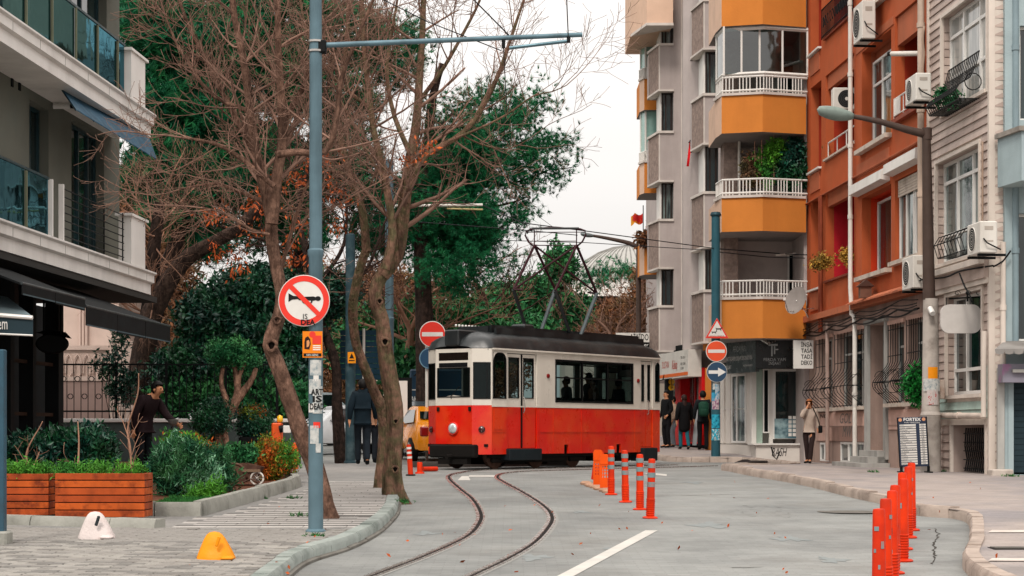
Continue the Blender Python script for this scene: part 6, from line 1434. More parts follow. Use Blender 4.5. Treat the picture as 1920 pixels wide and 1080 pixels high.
bare_tree('bare tree with a double trunk and knot holes on the kerb tip beside the rails', gp(738, 944, PAV), [
 (A_([(752, 962), (741, 935), (736, 900), (738, 850), (742, 800), (738, 745), (730, 700), (722, 650), (716, 600), (703, 560), (706, 535), (722, 505)], YB_), .142, .098, .5),
 (A_([(714, 915, 30), (716, 880, 30), (720, 830, 30), (718, 775, 29.9), (702, 735, 29.7), (684, 690, 29.4), (668, 645, 29.2), (662, 600, 29), (663, 560, 28.8), (676, 500, 28.6), (686, 470, 28.5)], 30), .098, .062, .2)],
 [(A_([(716, 515), (742, 480), (752, 430), (758, 370), (768, 300), (780, 230), (786, 150), (792, 60), (795, -40)], YB_), .11, .035),
     (A_([(722, 505), (736, 440), (728, 370), (716, 310), (700, 240), (690, 160), (680, 60), (676, -60)], 27.6), .07, .03),
     (A_([(760, 380), (775, 330), (800, 290), (850, 262), (890, 225), (930, 150), (955, 80), (985, -10)], 27.8), .055, .018),
     (A_([(686, 470, 28.5), (680, 400, 28.3), (660, 340, 28.2), (640, 270, 28), (636, 180, 28), (650, 80, 28), (655, -40, 28)], 28), .065, .025),
     (A_([(770, 290), (740, 220), (725, 140), (735, 60), (750, -30)], 27.4), .04, .015),
     (A_([(840, 265), (900, 240), (950, 215), (1000, 180), (1035, 172), (1062, 160)], 27.6), .022, .007),
     (A_([(785, 190), (830, 130), (870, 60), (900, 0), (920, -60)], 28.2), .035, .014),
     (A_([(690, 200), (640, 160), (600, 110), (570, 40), (560, -40)], 28), .03, .012),
     (A_([(660, 330, 28.1), (610, 320, 28), (580, 350, 27.8), (540, 360, 27.6)], 28), .022, .010),
     (A_([(716, 330), (690, 290), (660, 230), (640, 190)], 27.4), .025, .010),
     (A_([(860, 250), (900, 270), (950, 280), (990, 262)], 27.9), .016, .007)], 11, M_bark2, M_twig, 'bare street trees at the kerb', dens=.85, kids=(5, 5, 5), L=1.12, minr=.003)
def knot(px, py, Y, r, parent, m):
 c = at(px, py, Y); n = 14; q = np.linspace(0, 2*math.pi, n); MB().tube([(c.x+r*math.cos(a)*(1+.15*math.sin(3*a)), c.y, c.z+r*1.1*math.sin(a)) for a in q], r*.36, 7).obj('knot', m, parent, smooth=True)
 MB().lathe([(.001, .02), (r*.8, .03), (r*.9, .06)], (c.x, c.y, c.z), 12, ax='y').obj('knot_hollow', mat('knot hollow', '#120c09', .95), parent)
for o_ in [o for o in bpy.data.objects if o.get('category') == 'tree' and o.type == 'EMPTY']:
 if o_['label'].startswith('leaning bare'): knot(509, 648, 22.88, .06, o_, M_bark); knot(520, 600, 22.9, .04, o_, M_bark)
 if o_['label'].startswith('bare tree with a double'): knot(722, 641, 27.72, .055, o_, M_bark2); knot(712, 565, 27.75, .04, o_, M_bark2); knot(742, 790, 27.72, .035, o_, M_bark2); knot(741, 880, 27.7, .045, o_, M_bark2)
# leaves -------------------------------------------------------------
def leafmat(name, col, col2, rough=.5, isl=.5, spec=.4, c2=(.42, .62), sc=1.6):
 return mat(name, col, rough, .25, 3, island=isl, col2=col2, c2=c2, c2scale=sc, spec=spec)
M_mag = leafmat('dark glossy leaves', '#0f3a2f', '#1c4f2c', .35, .55); M_pine = leafmat('pine needles', '#0d5634', '#237041', .6, .5, c2=(.45, .65)); M_pined = leafmat('deep pine needles', '#115a3c', '#236a3c', .6, .5)
M_olea = leafmat('oleander leaves', '#1b4a34', '#3b6b3c', .45, .45); M_lime = leafmat('lime green leaves', '#4f8a2a', '#2f6a2c', .5, .4); M_gold = leafmat('red and gold leaves', '#b2561f', '#6d7d24', .55, .5, c2=(.45, .55), sc=4)
M_dry = leafmat('dry orange leaves', '#b5562a', '#8a4a2a', .7, .4); M_ivy = leafmat('brown creeper', '#7d5238', '#5c4a33', .8, .5); M_grass = leafmat('lawn grass', '#2f6b2b', '#1f4f27', .6, .5); M_hedge = leafmat('hedge leaves', '#1f5b36', '#3d7440', .6, .5)
def blobpts(blobs, n, R_, shell=.55):
 w = np.array([b[3]*b[4]*(b[6] if len(b) > 6 else 1) for b in blobs], float); w /= w.sum(); out_ = []
 cnt = R_.multinomial(n, w)
 for b, c in zip(blobs, cnt):
  c0 = np.array(at(b[0], b[1], b[2])); s = b[2]/F; rad = np.array([b[3]*s, b[5], b[4]*s])
  v = R_.normal(size=(c, 3)); v /= np.linalg.norm(v, axis=1, keepdims=True); rr = R_.random(c)**(1/3.)*(1-shell) + shell*R_.random(c)**.15
  out_.append(c0 + v*rr[:, None]*rad)
 return np.concatenate(out_)
def leaves(mb, C, per, size, asp, spread, R_, up=.3, mi=0):
 n = len(C)*per; c = np.repeat(C, per, 0) + R_.normal(size=(n, 3))*spread
 a = R_.normal(size=(n, 3)); a[:, 2] += up; a /= np.linalg.norm(a, axis=1, keepdims=True); b = np.cross(a, R_.normal(size=(n, 3))); b /= np.linalg.norm(b, axis=1, keepdims=True); nn = np.cross(a, b)
 l = size*(.6+.8*R_.random(n))[:, None]; w = l*asp
 v = np.stack([c, c+a*l*.5+b*w*.5+nn*l*.06, c+a*l, c+a*l*.5-b*w*.5+nn*l*.06], 1).reshape(-1, 3)
 mb.raw(v, np.arange(4*n).reshape(n, 4), mi)
def needles(mb, C, per, size, R_, mi=0, w=.006):
 n = len(C)*per; c = np.repeat(C, per, 0); ax = np.repeat(R_.normal(size=(len(C), 3))+np.array([0, 0, .5]), per, 0)
 a = R_.normal(size=(n, 3))*.75 + ax; a /= np.linalg.norm(a, axis=1, keepdims=True); b = np.cross(a, R_.normal(size=(n, 3))); b /= np.linalg.norm(b, axis=1, keepdims=True)
 l = size*(.7+.6*R_.random(n))[:, None]
 v = np.stack([c-b*w, c+b*w, c+a*l+b*w*.4], 1).reshape(-1, 3); mb.raw(v, np.arange(3*n).reshape(n, 3), mi)
def clump(C, k, sp, R_): return np.repeat(C, k, 0) + R_.normal(size=(len(C)*k, 3))*sp
RP = np.random.default_rng(5); rs = random.Random(5); YP = 56
pt_ = thing('pine_tree', on(xx(790, YP), YP), 'tall green pine leaning out over the tram, right of the bare trees', 'tree')
mb = MB(); bark(mb, spath(A_([(800, 800), (795, 600), (790, 450), (800, 300), (812, 180), (830, 120)], YP), .5), np.linspace(.35, .12, 60)[:len(spath(A_([(800, 800), (795, 600), (790, 450), (800, 300), (812, 180), (830, 120)], YP), .5))] if False else np.linspace(.35, .1, len(spath(A_([(800, 800), (795, 600), (790, 450), (800, 300), (812, 180), (830, 120)], YP), .5))), 10, .08, rs); mb.obj('trunk', M_barkd, pt_, smooth=True)
tipsL = [((805, 300), (880, 250), (960, 235), (1030, 205)), ((800, 330), (880, 300), (980, 300), (1072, 268)), ((800, 360), (900, 350), (980, 345), (1065, 318)), ((797, 400), (880, 390), (960, 385), (1010, 372)), ((797, 430), (860, 430), (930, 440), (985, 410)),
 ((795, 460), (850, 470), (900, 490), (930, 500)), ((808, 260), (860, 210), (920, 190), (975, 182)), ((795, 480), (820, 500), (850, 520), (880, 540)), ((800, 350), (760, 340), (720, 350), (690, 360)), ((798, 420), (770, 430), (740, 450), (700, 460)), ((805, 280), (850, 260), (900, 280), (950, 262)), ((800, 380), (840, 400), (900, 410), (925, 460))]
tw = MB(); C = []
for l in tipsL:
 P = spath([at(800+(a-800)*.87, b, YP + rs.uniform(-1.5, 1.5)*(i > 0)) for i, (a, b) in enumerate(l)], .35); tw.tube([tuple(p) for p in P], np.linspace(.09, .02, len(P)), 6)
 for i, p in enumerate(P[2:]):
  f = i/len(P)
  for _ in range(7):
   q = p + Vector((rs.gauss(0, .42), rs.gauss(0, .8), rs.gauss(.05, .26)))*(1.15-.45*f); C.append(tuple(q))
   if rs.random() < .35: tw.tube([tuple(p), tuple((p+q)/2+Vector((0, 0, -.03))), tuple(q)], [.02, .015, .008], 4)
tw.obj('branches', M_barkd, pt_, smooth=True); C = np.array(C)
C2 = clump(C, 11, .19, RP); mb = MB(); needles(mb, C2, 22, .17, RP, w=.0075); mb.obj('needles', M_pine, pt_, kind='stuff')
core = blobpts([(830, 400, YP+.8, 90, 95, 1.3), (860, 300, YP+.8, 80, 60, 1.3), (830, 320, YP+.5, 70, 60, 1), (880, 440, YP+.5, 50, 50, .8)], 3000, RP, .2); mb = MB(); needles(mb, core, 26, .22, RP, w=.010); mb.obj('inner_needles', M_pined, pt_, kind='stuff')
def evergreen(label, trunk, blobs, n, seed, m, size=.20, per=16, name='evergreen_tree', needle=True, tr=.3, Y=48, mtr=None, cl=5, w=.010, cat='tree', asp=.4, kn='needles', extra=None, spread=.1, group=None):
 R_ = np.random.default_rng(seed); P = spath(trunk, .4); t = thing(name, P[0], label, cat, group); mb = MB(); bark(mb, P, np.linspace(tr, tr*.35, len(P)), 10, .1, random.Random(seed)); mb.obj('trunk', mtr or M_barkd, t, smooth=True)
 C = clump(blobpts(blobs, n, R_, .35), cl, .16 if needle else .10, R_); mb = MB()
 if needle: needles(mb, C, per, size, R_, w=w)
 else: leaves(mb, C, per, size, asp, spread, R_)
 mb.obj(kn, m, t, kind='stuff'); return t
evergreen('huge dark evergreen filling the sky between the left building and the bare trees', A_([(300, 900), (285, 600), (340, 420), (330, 250), (320, 100)], 50), [(300, 60, 50, 75, 80, 2.2), (400, 90, 51, 100, 90, 2.5), (300, 190, 50, 60, 70, 2), (400, 220, 51, 90, 80, 2), (310, 300, 50, 65, 60, 1.8), (400, 330, 51, 80, 60, 1.8), (500, 300, 52, 60, 70, 1.5), (540, 140, 52, 60, 90, 2), (260, 340, 50, 40, 30, 1), (320, 390, 50, 60, 40, 1.3), (380, 440, 51, 50, 50, 1.2), (520, 30, 52, 110, 60, 2), (265, 30, 50, 45, 40, 1.5)], 3300, 21, M_pined, size=.26, per=15, cl=6, w=.013)
evergreen('second dark evergreen behind the catenary pole, above the walking men', A_([(520, 900), (530, 700), (560, 480), (580, 300)], 54), [(560, 420, 54, 70, 60, 2), (640, 300, 54, 70, 80, 2), (640, 180, 54, 70, 60, 2), (480, 420, 54, 60, 50, 1.5), (650, 60, 54, 70, 60, 2), (700, 420, 55, 50, 60, 1.4), (740, 100, 55, 60, 70, 1.4), (560, 330, 54, 90, 60, 1.5)], 1500, 22, M_pined, size=.24, per=15, cl=5, w=.012)
mb = MB(); RPn = random.Random(9)
lt = thing('leaning_tree', at(262, 640, 44), 'thick dark leaning trunk rising to the right behind the cafe awning', 'tree')
P = spath(A_([(255, 760), (278, 620), (300, 560), (345, 490), (400, 455), (450, 425), (490, 380)], 44), .2); bark(mb, P, np.linspace(.30, .14, len(P)), 14, .12, RPn, .2); mb.obj('trunk', barkmat('brown bark', '#55433a', '#3d302a', '#1d1512'), lt, smooth=True)
mb = MB(); P = spath(A_([(278, 620), (285, 540), (290, 460), (300, 380)], 44.3), .2); bark(mb, P, np.linspace(.22, .12, len(P)), 12, .12, RPn); mb.obj('trunk', M_barkd, lt, smooth=True)
mb = MB()
for _ in range(26):
 q = P[RPn.randrange(len(P))]; grow(mb, q, Vector((RPn.gauss(0, 1), RPn.gauss(0, .6), RPn.gauss(.3, .6))).normalized(), 1.5, .025, 2, RPn, kids=(5, 6))
mb.obj('twigs', M_twigp, lt, smooth=True)
evergreen('broad magnolia with dark glossy leaves beyond the iron fence', A_([(470, 800), (462, 700), (455, 600), (470, 520)], 43.5), [(405, 600, 43.5, 65, 55, 1.1), (480, 560, 44, 80, 55, 1.2), (400, 650, 43.5, 40, 40, .9), (460, 640, 43.5, 90, 50, 1), (540, 640, 44, 50, 70, 1), (380, 700, 43, 90, 50, .8), (500, 720, 43, 70, 60, .8), (460, 750, 42.9, 70, 30, .4), (600, 560, 44.5, 60, 40, .8)], 2700, 23, M_mag, size=.15, per=9, needle=False, cl=4, asp=.45, tr=.2, kn='foliage', name='magnolia_tree', spread=.10)
R3 = np.random.default_rng(31); dl = thing('dry_leaves', at(420, 410, 24.5), 'hanging clusters of dry orange leaves caught in the bare branches', 'leaves')
pts_ = [(395, 405), (410, 395), (440, 480), (450, 500), (470, 430), (500, 400), (560, 330), (590, 310), (620, 300), (550, 480), (470, 380), (500, 350), (420, 470), (640, 370), (800, 270), (780, 300), (630, 430), (610, 340), (530, 460), (570, 420)]
C = np.concatenate([np.array(at(a, b, 25+.4*(i % 3)))[None] + R3.normal(size=(5, 3))*np.array([.09, .1, .07]) for i, (a, b) in enumerate(pts_)]); mb = MB(); leaves(mb, C, 9, .07, .4, .05, R3, up=-1.2); mb.obj('leaf_cluster', M_dry, dl, kind='stuff')
bare_tree('tall bare tree behind the double trunk, left of the blue sign board', on(xx(660, 44), 44), [(A_([(640, 870), (632, 760), (628, 680), (600, 600), (590, 540)], 44), .14, .09, .1)], [(A_([(590, 540), (570, 460), (560, 380), (590, 280), (600, 200)], 44), .08, .03), (A_([(600, 600), (650, 540), (690, 500), (720, 420)], 44), .06, .025), (A_([(590, 540), (640, 470), (650, 400), (640, 300)], 44), .06, .02), (A_([(575, 500), (520, 460), (460, 440), (400, 420)], 44), .04, .02)], 41, M_barkd, M_twigd, 'bare trees in the background', L=1.8, dens=.7, minr=.006)
bare_tree('low bare tree with spreading branches seen above the tram roof', on(xx(900, 66), 66), [(A_([(905, 790), (900, 700), (905, 640), (912, 600)], 66), .22, .13, .1)], [(A_([(912, 600), (880, 560), (850, 530), (830, 500)], 66), .09, .03), (A_([(912, 600), (910, 560), (890, 530), (880, 500)], 66), .09, .03), (A_([(908, 620), (860, 590), (810, 580)], 66), .07, .03), (A_([(912, 620), (940, 600), (960, 590)], 66), .07, .03)], 42, M_twigd, M_twigd, 'bare trees in the background', L=2.2, dens=.7, minr=.008)
bare_tree('bare brown tree behind the tram, left of the tall yellow building', on(xx(1150, 72), 72), [(A_([(1150, 790), (1148, 700), (1152, 650)], 72), .2, .12, .1)], [(A_([(1152, 650), (1140, 620), (1120, 600)], 72), .09, .03), (A_([(1152, 650), (1160, 610), (1175, 590)], 72), .08, .03), (A_([(1150, 670), (1190, 630), (1210, 610)], 72), .08, .03), (A_([(1148, 690), (1100, 660), (1050, 640)], 72), .07, .03)], 43, M_twig, M_twig, 'bare trees in the background', L=1.6, dens=.8, minr=.008)
bare_tree('tangled bare tree behind the no entry sign left of the tram', on(xx(770, 60), 60), [(A_([(760, 830), (765, 700), (770, 620)], 60), .2, .12, .1)], [(A_([(770, 620), (740, 560), (720, 520), (700, 470)], 60), .09, .03), (A_([(770, 620), (800, 560), (840, 530), (880, 520)], 60), .08, .03), (A_([(768, 650), (820, 620), (870, 600)], 60), .08, .03), (A_([(768, 640), (720, 620), (690, 610)], 60), .07, .03)], 44, M_twigp, M_twigp, 'bare trees in the background', L=2.0, dens=.9, minr=.007)
R4 = np.random.default_rng(44)
def mass(name, label, cat, blobs, n, m, size, seed, asp=.5, cl=5, per=8, needle=False, sp=.25, top=False, kind='stuff'):
 R_ = np.random.default_rng(seed); C = clump(blobpts(blobs, n, R_, .4), cl, sp, R_); mb = MB()
 (needles(mb, C, per, size, R_, w=size*.05) if needle else leaves(mb, C, per, size, asp, sp*.5, R_)); return tag(mb.obj(name, m), label, cat, kind=kind)
mass('hedge', 'green bushes filling the distance behind the no entry sign', 'bushes', [(780, 640, 62, 60, 60, 1.5), (860, 620, 64, 60, 50, 1.5), (800, 720, 60, 60, 50, 1.2), (700, 640, 66, 60, 60, 1.5), (930, 640, 66, 50, 30, 1.2), (990, 630, 70, 50, 24, 1)], 1100, M_hedge, .22, 51)
mass('evergreen_bush', 'green bush with pale tips seen through the pantograph', 'bush', [(1000, 560, 74, 26, 30, 1), (1060, 580, 76, 36, 24, 1.2), (945, 570, 74, 40, 25, 1), (1050, 500, 75, 18, 26, .6)], 420, M_hedge, .2, 52)
mass('creeper', 'brown leafless creeper covering the wall left of the tall building', 'creeper', [(1225, 570, 78, 40, 70, 1), (1180, 610, 80, 60, 40, 1), (1110, 630, 82, 60, 26, 1), (1040, 620, 84, 60, 30, 1)], 1300, M_ivy, .2, 53, asp=.25)
mass('woodland', 'brown thicket filling the far street end behind the tree trunks', 'thicket', [(640, 600, 84, 90, 60, 2), (720, 560, 86, 90, 60, 2), (800, 560, 88, 60, 30, 2), (600, 700, 84, 80, 60, 2), (560, 560, 86, 80, 80, 2), (700, 700, 86, 90, 50, 2), (960, 650, 90, 80, 30, 2), (290, 520, 62, 70, 80, 1), (350, 620, 62, 60, 60, 1), (250, 420, 62, 40, 60, 1), (270, 480, 70, 60, 60, 1), (880, 700, 88, 120, 60, 2)], 2200, M_ivy, .28, 54, asp=.25)
mass('cedar_top', 'flat dark evergreen branch in front of the grey dome', 'tree', [(1150, 515, 86, 45, 10, 1), (1120, 525, 86, 40, 8, 1), (1175, 508, 86, 22, 8, .6)], 70, M_pined, .3, 55, needle=True, per=10)
# garden plants ------------------------------------------------------
def bush(name, label, blobs, n, m, size, seed, asp=.3, cl=5, per=5, sp=.06, up=.8, stems=True, m2=None, base=None, cat='shrub', group=None, needle=False):
 b0 = blobs[0]; base = base or on(xx(b0[0], b0[2]), b0[2], PAV+.05); t = thing(name, base, label, cat, group); R_ = np.random.default_rng(seed); C = clump(blobpts(blobs, n, R_, .45), cl, sp, R_)
 if stems:
  mb = MB(); rs = random.Random(seed)
  for i in range(14):
   q = Vector(C[rs.randrange(len(C))]); mb.tube([tuple(base + Vector((rs.uniform(-.06, .06), rs.uniform(-.06, .06), -.02))), tuple(base.lerp(q, .5) + Vector((0, 0, .05))), tuple(q)], [.012, .009, .004], 5)
  mb.obj('stem', M_barkd, t, kind='stuff')
 mb = MB();
 if m2: k = int(len(C)*.7); leaves(mb, C[:k], per, size, asp, sp*.6, R_, up); leaves(mb, C[k:], per, size, asp, sp*.6, R_, up, 1); mb.obj('foliage', [m, m2], t, kind='stuff')
 else:
  (needles(mb, C, per, size, R_) if needle else leaves(mb, C, per, size, asp, sp*.6, R_, up)); mb.obj('foliage', m, t, kind='stuff')
 return t
bush('oleander', 'large round oleander bush with narrow leaves beside the second plank planter', [(345, 885, 27, 58, 48, .40), (335, 870, 27, 45, 40, .3), (370, 900, 27, 38, 30, .3)], 520, M_olea, .11, 61, asp=.18, base=on(xx(348, 27), 27, PAV+.05), m2=mat('pale leaf tips', '#7fae8c', .5, .2, 4, island=.3))
bush('shrub', 'lime and gold shrub behind the round oleander', [(345, 845, 29.5, 40, 20, .3), (330, 838, 29.5, 25, 22, .2), (385, 850, 29.5, 22, 20, .2)], 200, M_lime, .07, 62, m2=M_gold)
bush('shrub', 'red and gold shrub beside the orange barrier', [(515, 872, 31.5, 32, 38, .3), (500, 850, 31.5, 24, 24, .25), (535, 860, 31.5, 22, 28, .25)], 330, M_gold, .06, 63, m2=M_lime)
bush('shrub', 'bluish dark shrub low at the corner of the bed kerb', [(410, 900, 28, 28, 40, .2), (400, 870, 28, 22, 25, .2)], 120, M_olea, .10, 64, asp=.2)
bush('shrub', 'bright green low plant between the oleander and the kerb corner', [(385, 935, 26, 28, 12, .2), (400, 925, 26, 15, 14, .15)], 90, M_lime, .07, 65)
bush('shrub', 'dark green shrubs behind the whole plank planter', [(165, 845, 27, 45, 36, .45), (110, 850, 27, 40, 30, .4), (60, 850, 27, 40, 28, .4)], 700, M_mag, .10, 66, asp=.4)
bush('shrub', 'dark green shrub row in front of the garden wall', [(330, 868, 32, 30, 18, .4), (300, 872, 32, 30, 20, .4)], 150, M_mag, .09, 67, asp=.4)
bush('shrub', 'small leafy plant on top of the wheelbarrow', [(445, 858, 31, 26, 14, .2)], 90, M_hedge, .08, 68, asp=.5)
bush('climbing_plant', 'leafy climber growing up the iron fence', [(225, 640, 41.3, 12, 40, .1), (215, 700, 41.3, 18, 45, .12), (235, 730, 41.2, 22, 45, .15), (195, 690, 41.3, 14, 20, .1)], 80, M_mag, .10, 69, asp=.4, sp=.08, base=on(xx(222, 41.5), 41.5, .2))
bush('garden_greens', 'leafy green mound right behind the iron fence', [(480, 740, 42.3, 60, 35, .4), (560, 760, 42.3, 30, 30, .4), (380, 750, 42.3, 60, 30, .4), (320, 760, 42.3, 40, 25, .3)], 420, M_hedge, .12, 70, asp=.5, sp=.1, base=on(xx(480, 42.6), 42.6, .2))
for (a, b, yv, sd, lb_) in ((110, 268, 22.8, 71, 'fresh green seedlings filling the whole plank planter'), (0, 92, 23.1, 72, 'fresh green seedlings with a yellow flower in the planter at the left edge')):
 bush('seedlings', lb_, [((a+b)/2+(b-a)*k_*.25, 884, yv, (b-a)*.16, 9, .16) for k_ in (-1.4, 0, 1.4)], 110, M_lime, .05, sd, sp=.04, stems=False, base=at((a+b)/2, 889, yv), cat='plants')
rs = random.Random(77)
for k, (b_, lb_) in enumerate((([(248, 888, 22.8), (244, 840, 22.8), (240, 800, 22.8), (258, 740, 22.7), (260, 700, 22.6)], 'bare forked sapling standing in the whole plank planter'), ([(146, 888, 23), (148, 830, 23), (146, 790, 23)], 'thin bare stem in the left part of the whole planter'), ([(60, 900, 25), (50, 850, 25), (75, 800, 25), (80, 790, 25)], 'bare brown seedling stems above the left edge planter'))):
 t = thing('sapling', at(*b_[0]), lb_, 'sapling'); mb = MB(); P = spath([at(*q) for q in b_], .05); mb.tube([tuple(p) for p in P], np.linspace(.016, .006, len(P)), 6)
 for _ in range(5 if k != 1 else 1): grow(mb, P[rs.randrange(len(P)//2)], Vector((rs.gauss(0, .7), rs.gauss(0, .4), .8)).normalized(), .34, .008, 1, rs, kids=(3,), minr=.003)
 mb.obj('stem', M_twigp, t, smooth=True)
R5 = np.random.default_rng(81); C = []
for _ in range(2600):
 Y = R5.uniform(23.4, 26.2); X = R5.uniform(-4.75, bedx(Y)-.12); C.append((X, Y, float(gz(X, Y))+PAV+.05))
mb = MB(); needles(mb, np.array(C), 7, .07, R5, w=.006); tag(mb.obj('lawn_grass', M_grass), 'short green grass strip along the bed kerb', 'grass', kind='stuff')
C = []
for px, py in ((232/4+490, 935), (595, 1005), (758, 940), (560, 968), (1766, 884), (1640, 885), (1895, 893), (489, 934)):
 g0 = gp(px, py, PAV);
 for _ in range(26): C.append((g0.x+R5.normal()*.06, g0.y+R5.normal()*.08, g0.z))
mb = MB(); needles(mb, np.array(C), 6, .06, R5, w=.006); tag(mb.obj('weeds', M_grass), 'small tufts of weeds along kerbs and wall feet', 'weeds', kind='stuff')
tt = thing('topiary_tree', on(xx(420, 35.5), 35.5, PAV+.05), 'small cloud pruned tree with twisting bare stems by the patio heater', 'tree'); mb = MB(); rs = random.Random(5)
for l in ([(412, 840), (410, 790), (425, 760), (415, 720), (418, 690)], [(425, 840), (420, 800), (440, 755), (450, 700), (462, 680)], [(430, 775), (445, 740), (440, 690), (432, 665)], [(440, 755), (470, 715), (480, 690)]):
 P = spath(A_(l, 35.5), .08); bark(mb, P, np.linspace(.085, .04, len(P)), 9, .12, rs)
mb.obj('trunk', barkmat('pale bark', '#a37d68', '#7d5f50'), tt, smooth=True)
for i, bl in enumerate(([(425, 662, 35.5, 34, 20, .3), (460, 672, 35.5, 24, 22, .3)], [(395, 790, 35.4, 32, 18, .25)], [(412, 768, 35.6, 26, 12, .2)])):
 C = clump(blobpts(bl, 170, R5, .5), 6, .06, R5); mb = MB(); leaves(mb, C, 6, .06, .4, .04, R5); mb.obj('foliage_pad', M_hedge if i == 0 else M_mag, tt, kind='stuff')
bt = thing('potted_ball_shrub', on(xx(478, 36), 36, PAV+.05), 'round clipped shrub with a reddish top in a square black pot', 'potted plant')
MB().box(xx(450, 36), xx(503, 36), 35.8, 36.35, zy(850, 36), zy(819, 36), bev=.02).obj('pot', M_black, bt)
C = clump(blobpts([(478, 795, 36.05, 29, 27, .28)], 420, R5, .7), 6, .05, R5); mb = MB(); leaves(mb, C, 5, .055, .4, .03, R5); mb.obj('foliage', M_mag, bt, kind='stuff')
C = clump(blobpts([(474, 776, 36.0, 20, 8, .15)], 60, R5, .7), 6, .04, R5); mb = MB(); leaves(mb, C, 5, .05, .4, .03, R5); mb.obj('foliage', M_gold, bt, kind='stuff')
t = thing('square_pot', on(xx(397, 36.5), 36.5, PAV+.05), 'square black pot beside the stem of the topiary tree', 'pot')
MB().box(xx(375, 36.5), xx(412, 36.5), 36.4, 36.8, zy(850, 36.5), zy(816, 36.5), bev=.02).obj('pot', M_black, t)
def leafy(name, label, blobs, n, m, size, seed, cat='potted plant', asp=.45, pot=None):
 R_ = np.random.default_rng(seed); t = thing(name, at(*blobs[0][:3]), label, cat); C = clump(blobpts(blobs, n, R_, .3), 4, .05, R_); mb = MB(); leaves(mb, C, 5, size, asp, .04, R_, -.2); mb.obj('foliage', m, t, kind='stuff')
 if pot: MB().prism([(pot[0], pot[2]), (pot[1], pot[2]), (pot[1], pot[2]+.22), (pot[0], pot[2]+.22)], pot[3], pot[4]).obj('pot', M_brownp, t)
 return t
Yc = RF.Y(1720, .15); leafy('window_plant', 'bright green trailing plant inside the cage nearest the lamp pole', [(1722, 735, Yc, 16, 22, .1), (1715, 700, Yc, 10, 12, .08), (1712, 720, Yc, 14, 12, .1)], 120, mat('vivid green leaves', '#1a6a2a', .5, .2, 3, island=.5), .10, 91)
leafy('balcony_plant', 'tall leafy shrub at the right end of the open yellow balcony', [(1490, 305, 50.5, 22, 42, .3), (1470, 320, 50.5, 12, 25, .2), (1495, 340, 50.5, 18, 16, .2)], 330, M_mag, .14, 92)
leafy('balcony_plant', 'climbing balcony plant with yellow green tips in the middle of the open balcony', [(1445, 285, 50.4, 18, 16, .2), (1440, 320, 50.4, 10, 30, .15), (1425, 310, 50.4, 12, 26, .15), (1460, 270, 50.4, 12, 8, .1)], 130, M_lime, .10, 93)
leafy('balcony_plant', 'brownish balcony plant with canes at the left end of the open balcony', [(1405, 320, 50.4, 9, 28, .15), (1412, 335, 50.4, 12, 12, .15)], 90, leafmat('brown green leaves', '#4e4a30', '#6d4a38'), .10, 94)
t = thing('plant_canes', at(1425, 340, 50.4), 'thin canes holding up the balcony plants', 'canes', None)
for px, top in ((1415, 265), (1428, 262), (1424, 290), (1451, 250), (1410, 285)): MB().tube([at(px, 345, 50.35), at(px, top, 50.35)], .012, 5).obj('cane', M_twigp, t)
Yq = RF.Y(1545, .2); leafy('window_plant', 'dry yellow flowers on the sill at the left of the crimson balcony', [(1545, 490, Yq, 16, 9, .1), (1532, 494, Yq, 10, 7, .1)], 60, leafmat('dry yellow flowers', '#b98d3a', '#6d5a2a'), .07, 95)
Yq = RF.Y(1590, .1); leafy('window_plant', 'dry yellow flowers on the right end of the crimson balcony parapet', [(1590, 480, Yq, 13, 9, .1)], 40, leafmat('dry yellow flowers', '#b98d3a', '#6d5a2a'), .07, 96)
leafy('balcony_plant', 'small green plant in the white railed balcony of the orange house', [(1556, 281, RF.Y(1556, -.2), 8, 6, .1)], 20, M_hedge, .07, 97)
leafy('roof_plant', 'straggly brown plant on top of the small yellow balcony left of the grey bays', [(1212, 448, 64.4, 18, 14, .2)], 50, M_ivy, .14, 98)
# ================================================================ poles, signs, wires
def pole(name, base, top_z, r0, r1, m, label, cat='pole', foot=True, n=18, joints=()):
 t = thing(name, base, label, cat); x, y, z = base
 prof = [(r0, -.02), (r0, 0.0)]; zs_ = sorted([*joints]); prev = r0
 for q in zs_:
  rr = r0+(r1-r0)*(q-z)/(top_z-z); prof += [(rr+.0, q-z-.03), (rr+.012, q-z), (rr+.012, q-z+.05), (rr-.006, q-z+.07)]
 prof += [(r1, top_z-z), (r1*.6, top_z-z+.02), (.001, top_z-z+.02)]
 MB().lathe(prof, base, n).obj('shaft', m, t, auto=40)
 if foot: MB().lathe([(r0+.035, -.02), (r0+.03, .02), (r0+.004, .04)], base, n).obj('foot_ring', m, t, auto=40)
 return t
p0 = gp(592, 998, PAV); YP1 = p0.y; fx_ = lambda px: xx(px, YP1); fz_ = lambda py: zy(py, YP1)
mp_ = pole('catenary_pole', p0, 9.2, .083, .066, M_pole, 'tall grey blue steel pole covered with stickers on the left kerb corner', joints=(fz_(478),))
PF = FrameL((p0.x, YP1), (1, 0))
def arm_z(px): return fz_(85+(65-85)*(px-600)/(1092-600))
arm = [Vector((p0.x+.07, YP1, arm_z(600))), Vector((fx_(1092), YP1+.0, arm_z(1092)))]
MB().tube([arm[0], arm[1]], [.030, .026], 10).obj('bracket_arm', M_pole, mp_, auto=40)
MB().tube([Vector((fx_(955), YP1, fz_(90))), Vector((fx_(1065), YP1, fz_(77)))], .02, 8).obj('registration_arm', mat('grey fitting', '#4f6a74', .4, .1, metal=.5), mp_)
for px, py0, py1 in ((1066, 66, 80), (944, 72, 90)): MB().box(fx_(px)-.02, fx_(px)+.02, YP1-.02, YP1+.02, fz_(py1), fz_(py0)).obj('clamp', M_black, mp_)
MB().tube([Vector((fx_(960), YP1, fz_(72))), Vector((fx_(760), YP1, fz_(-130)))], .008, 5).obj('stay_wire', M_black, mp_)
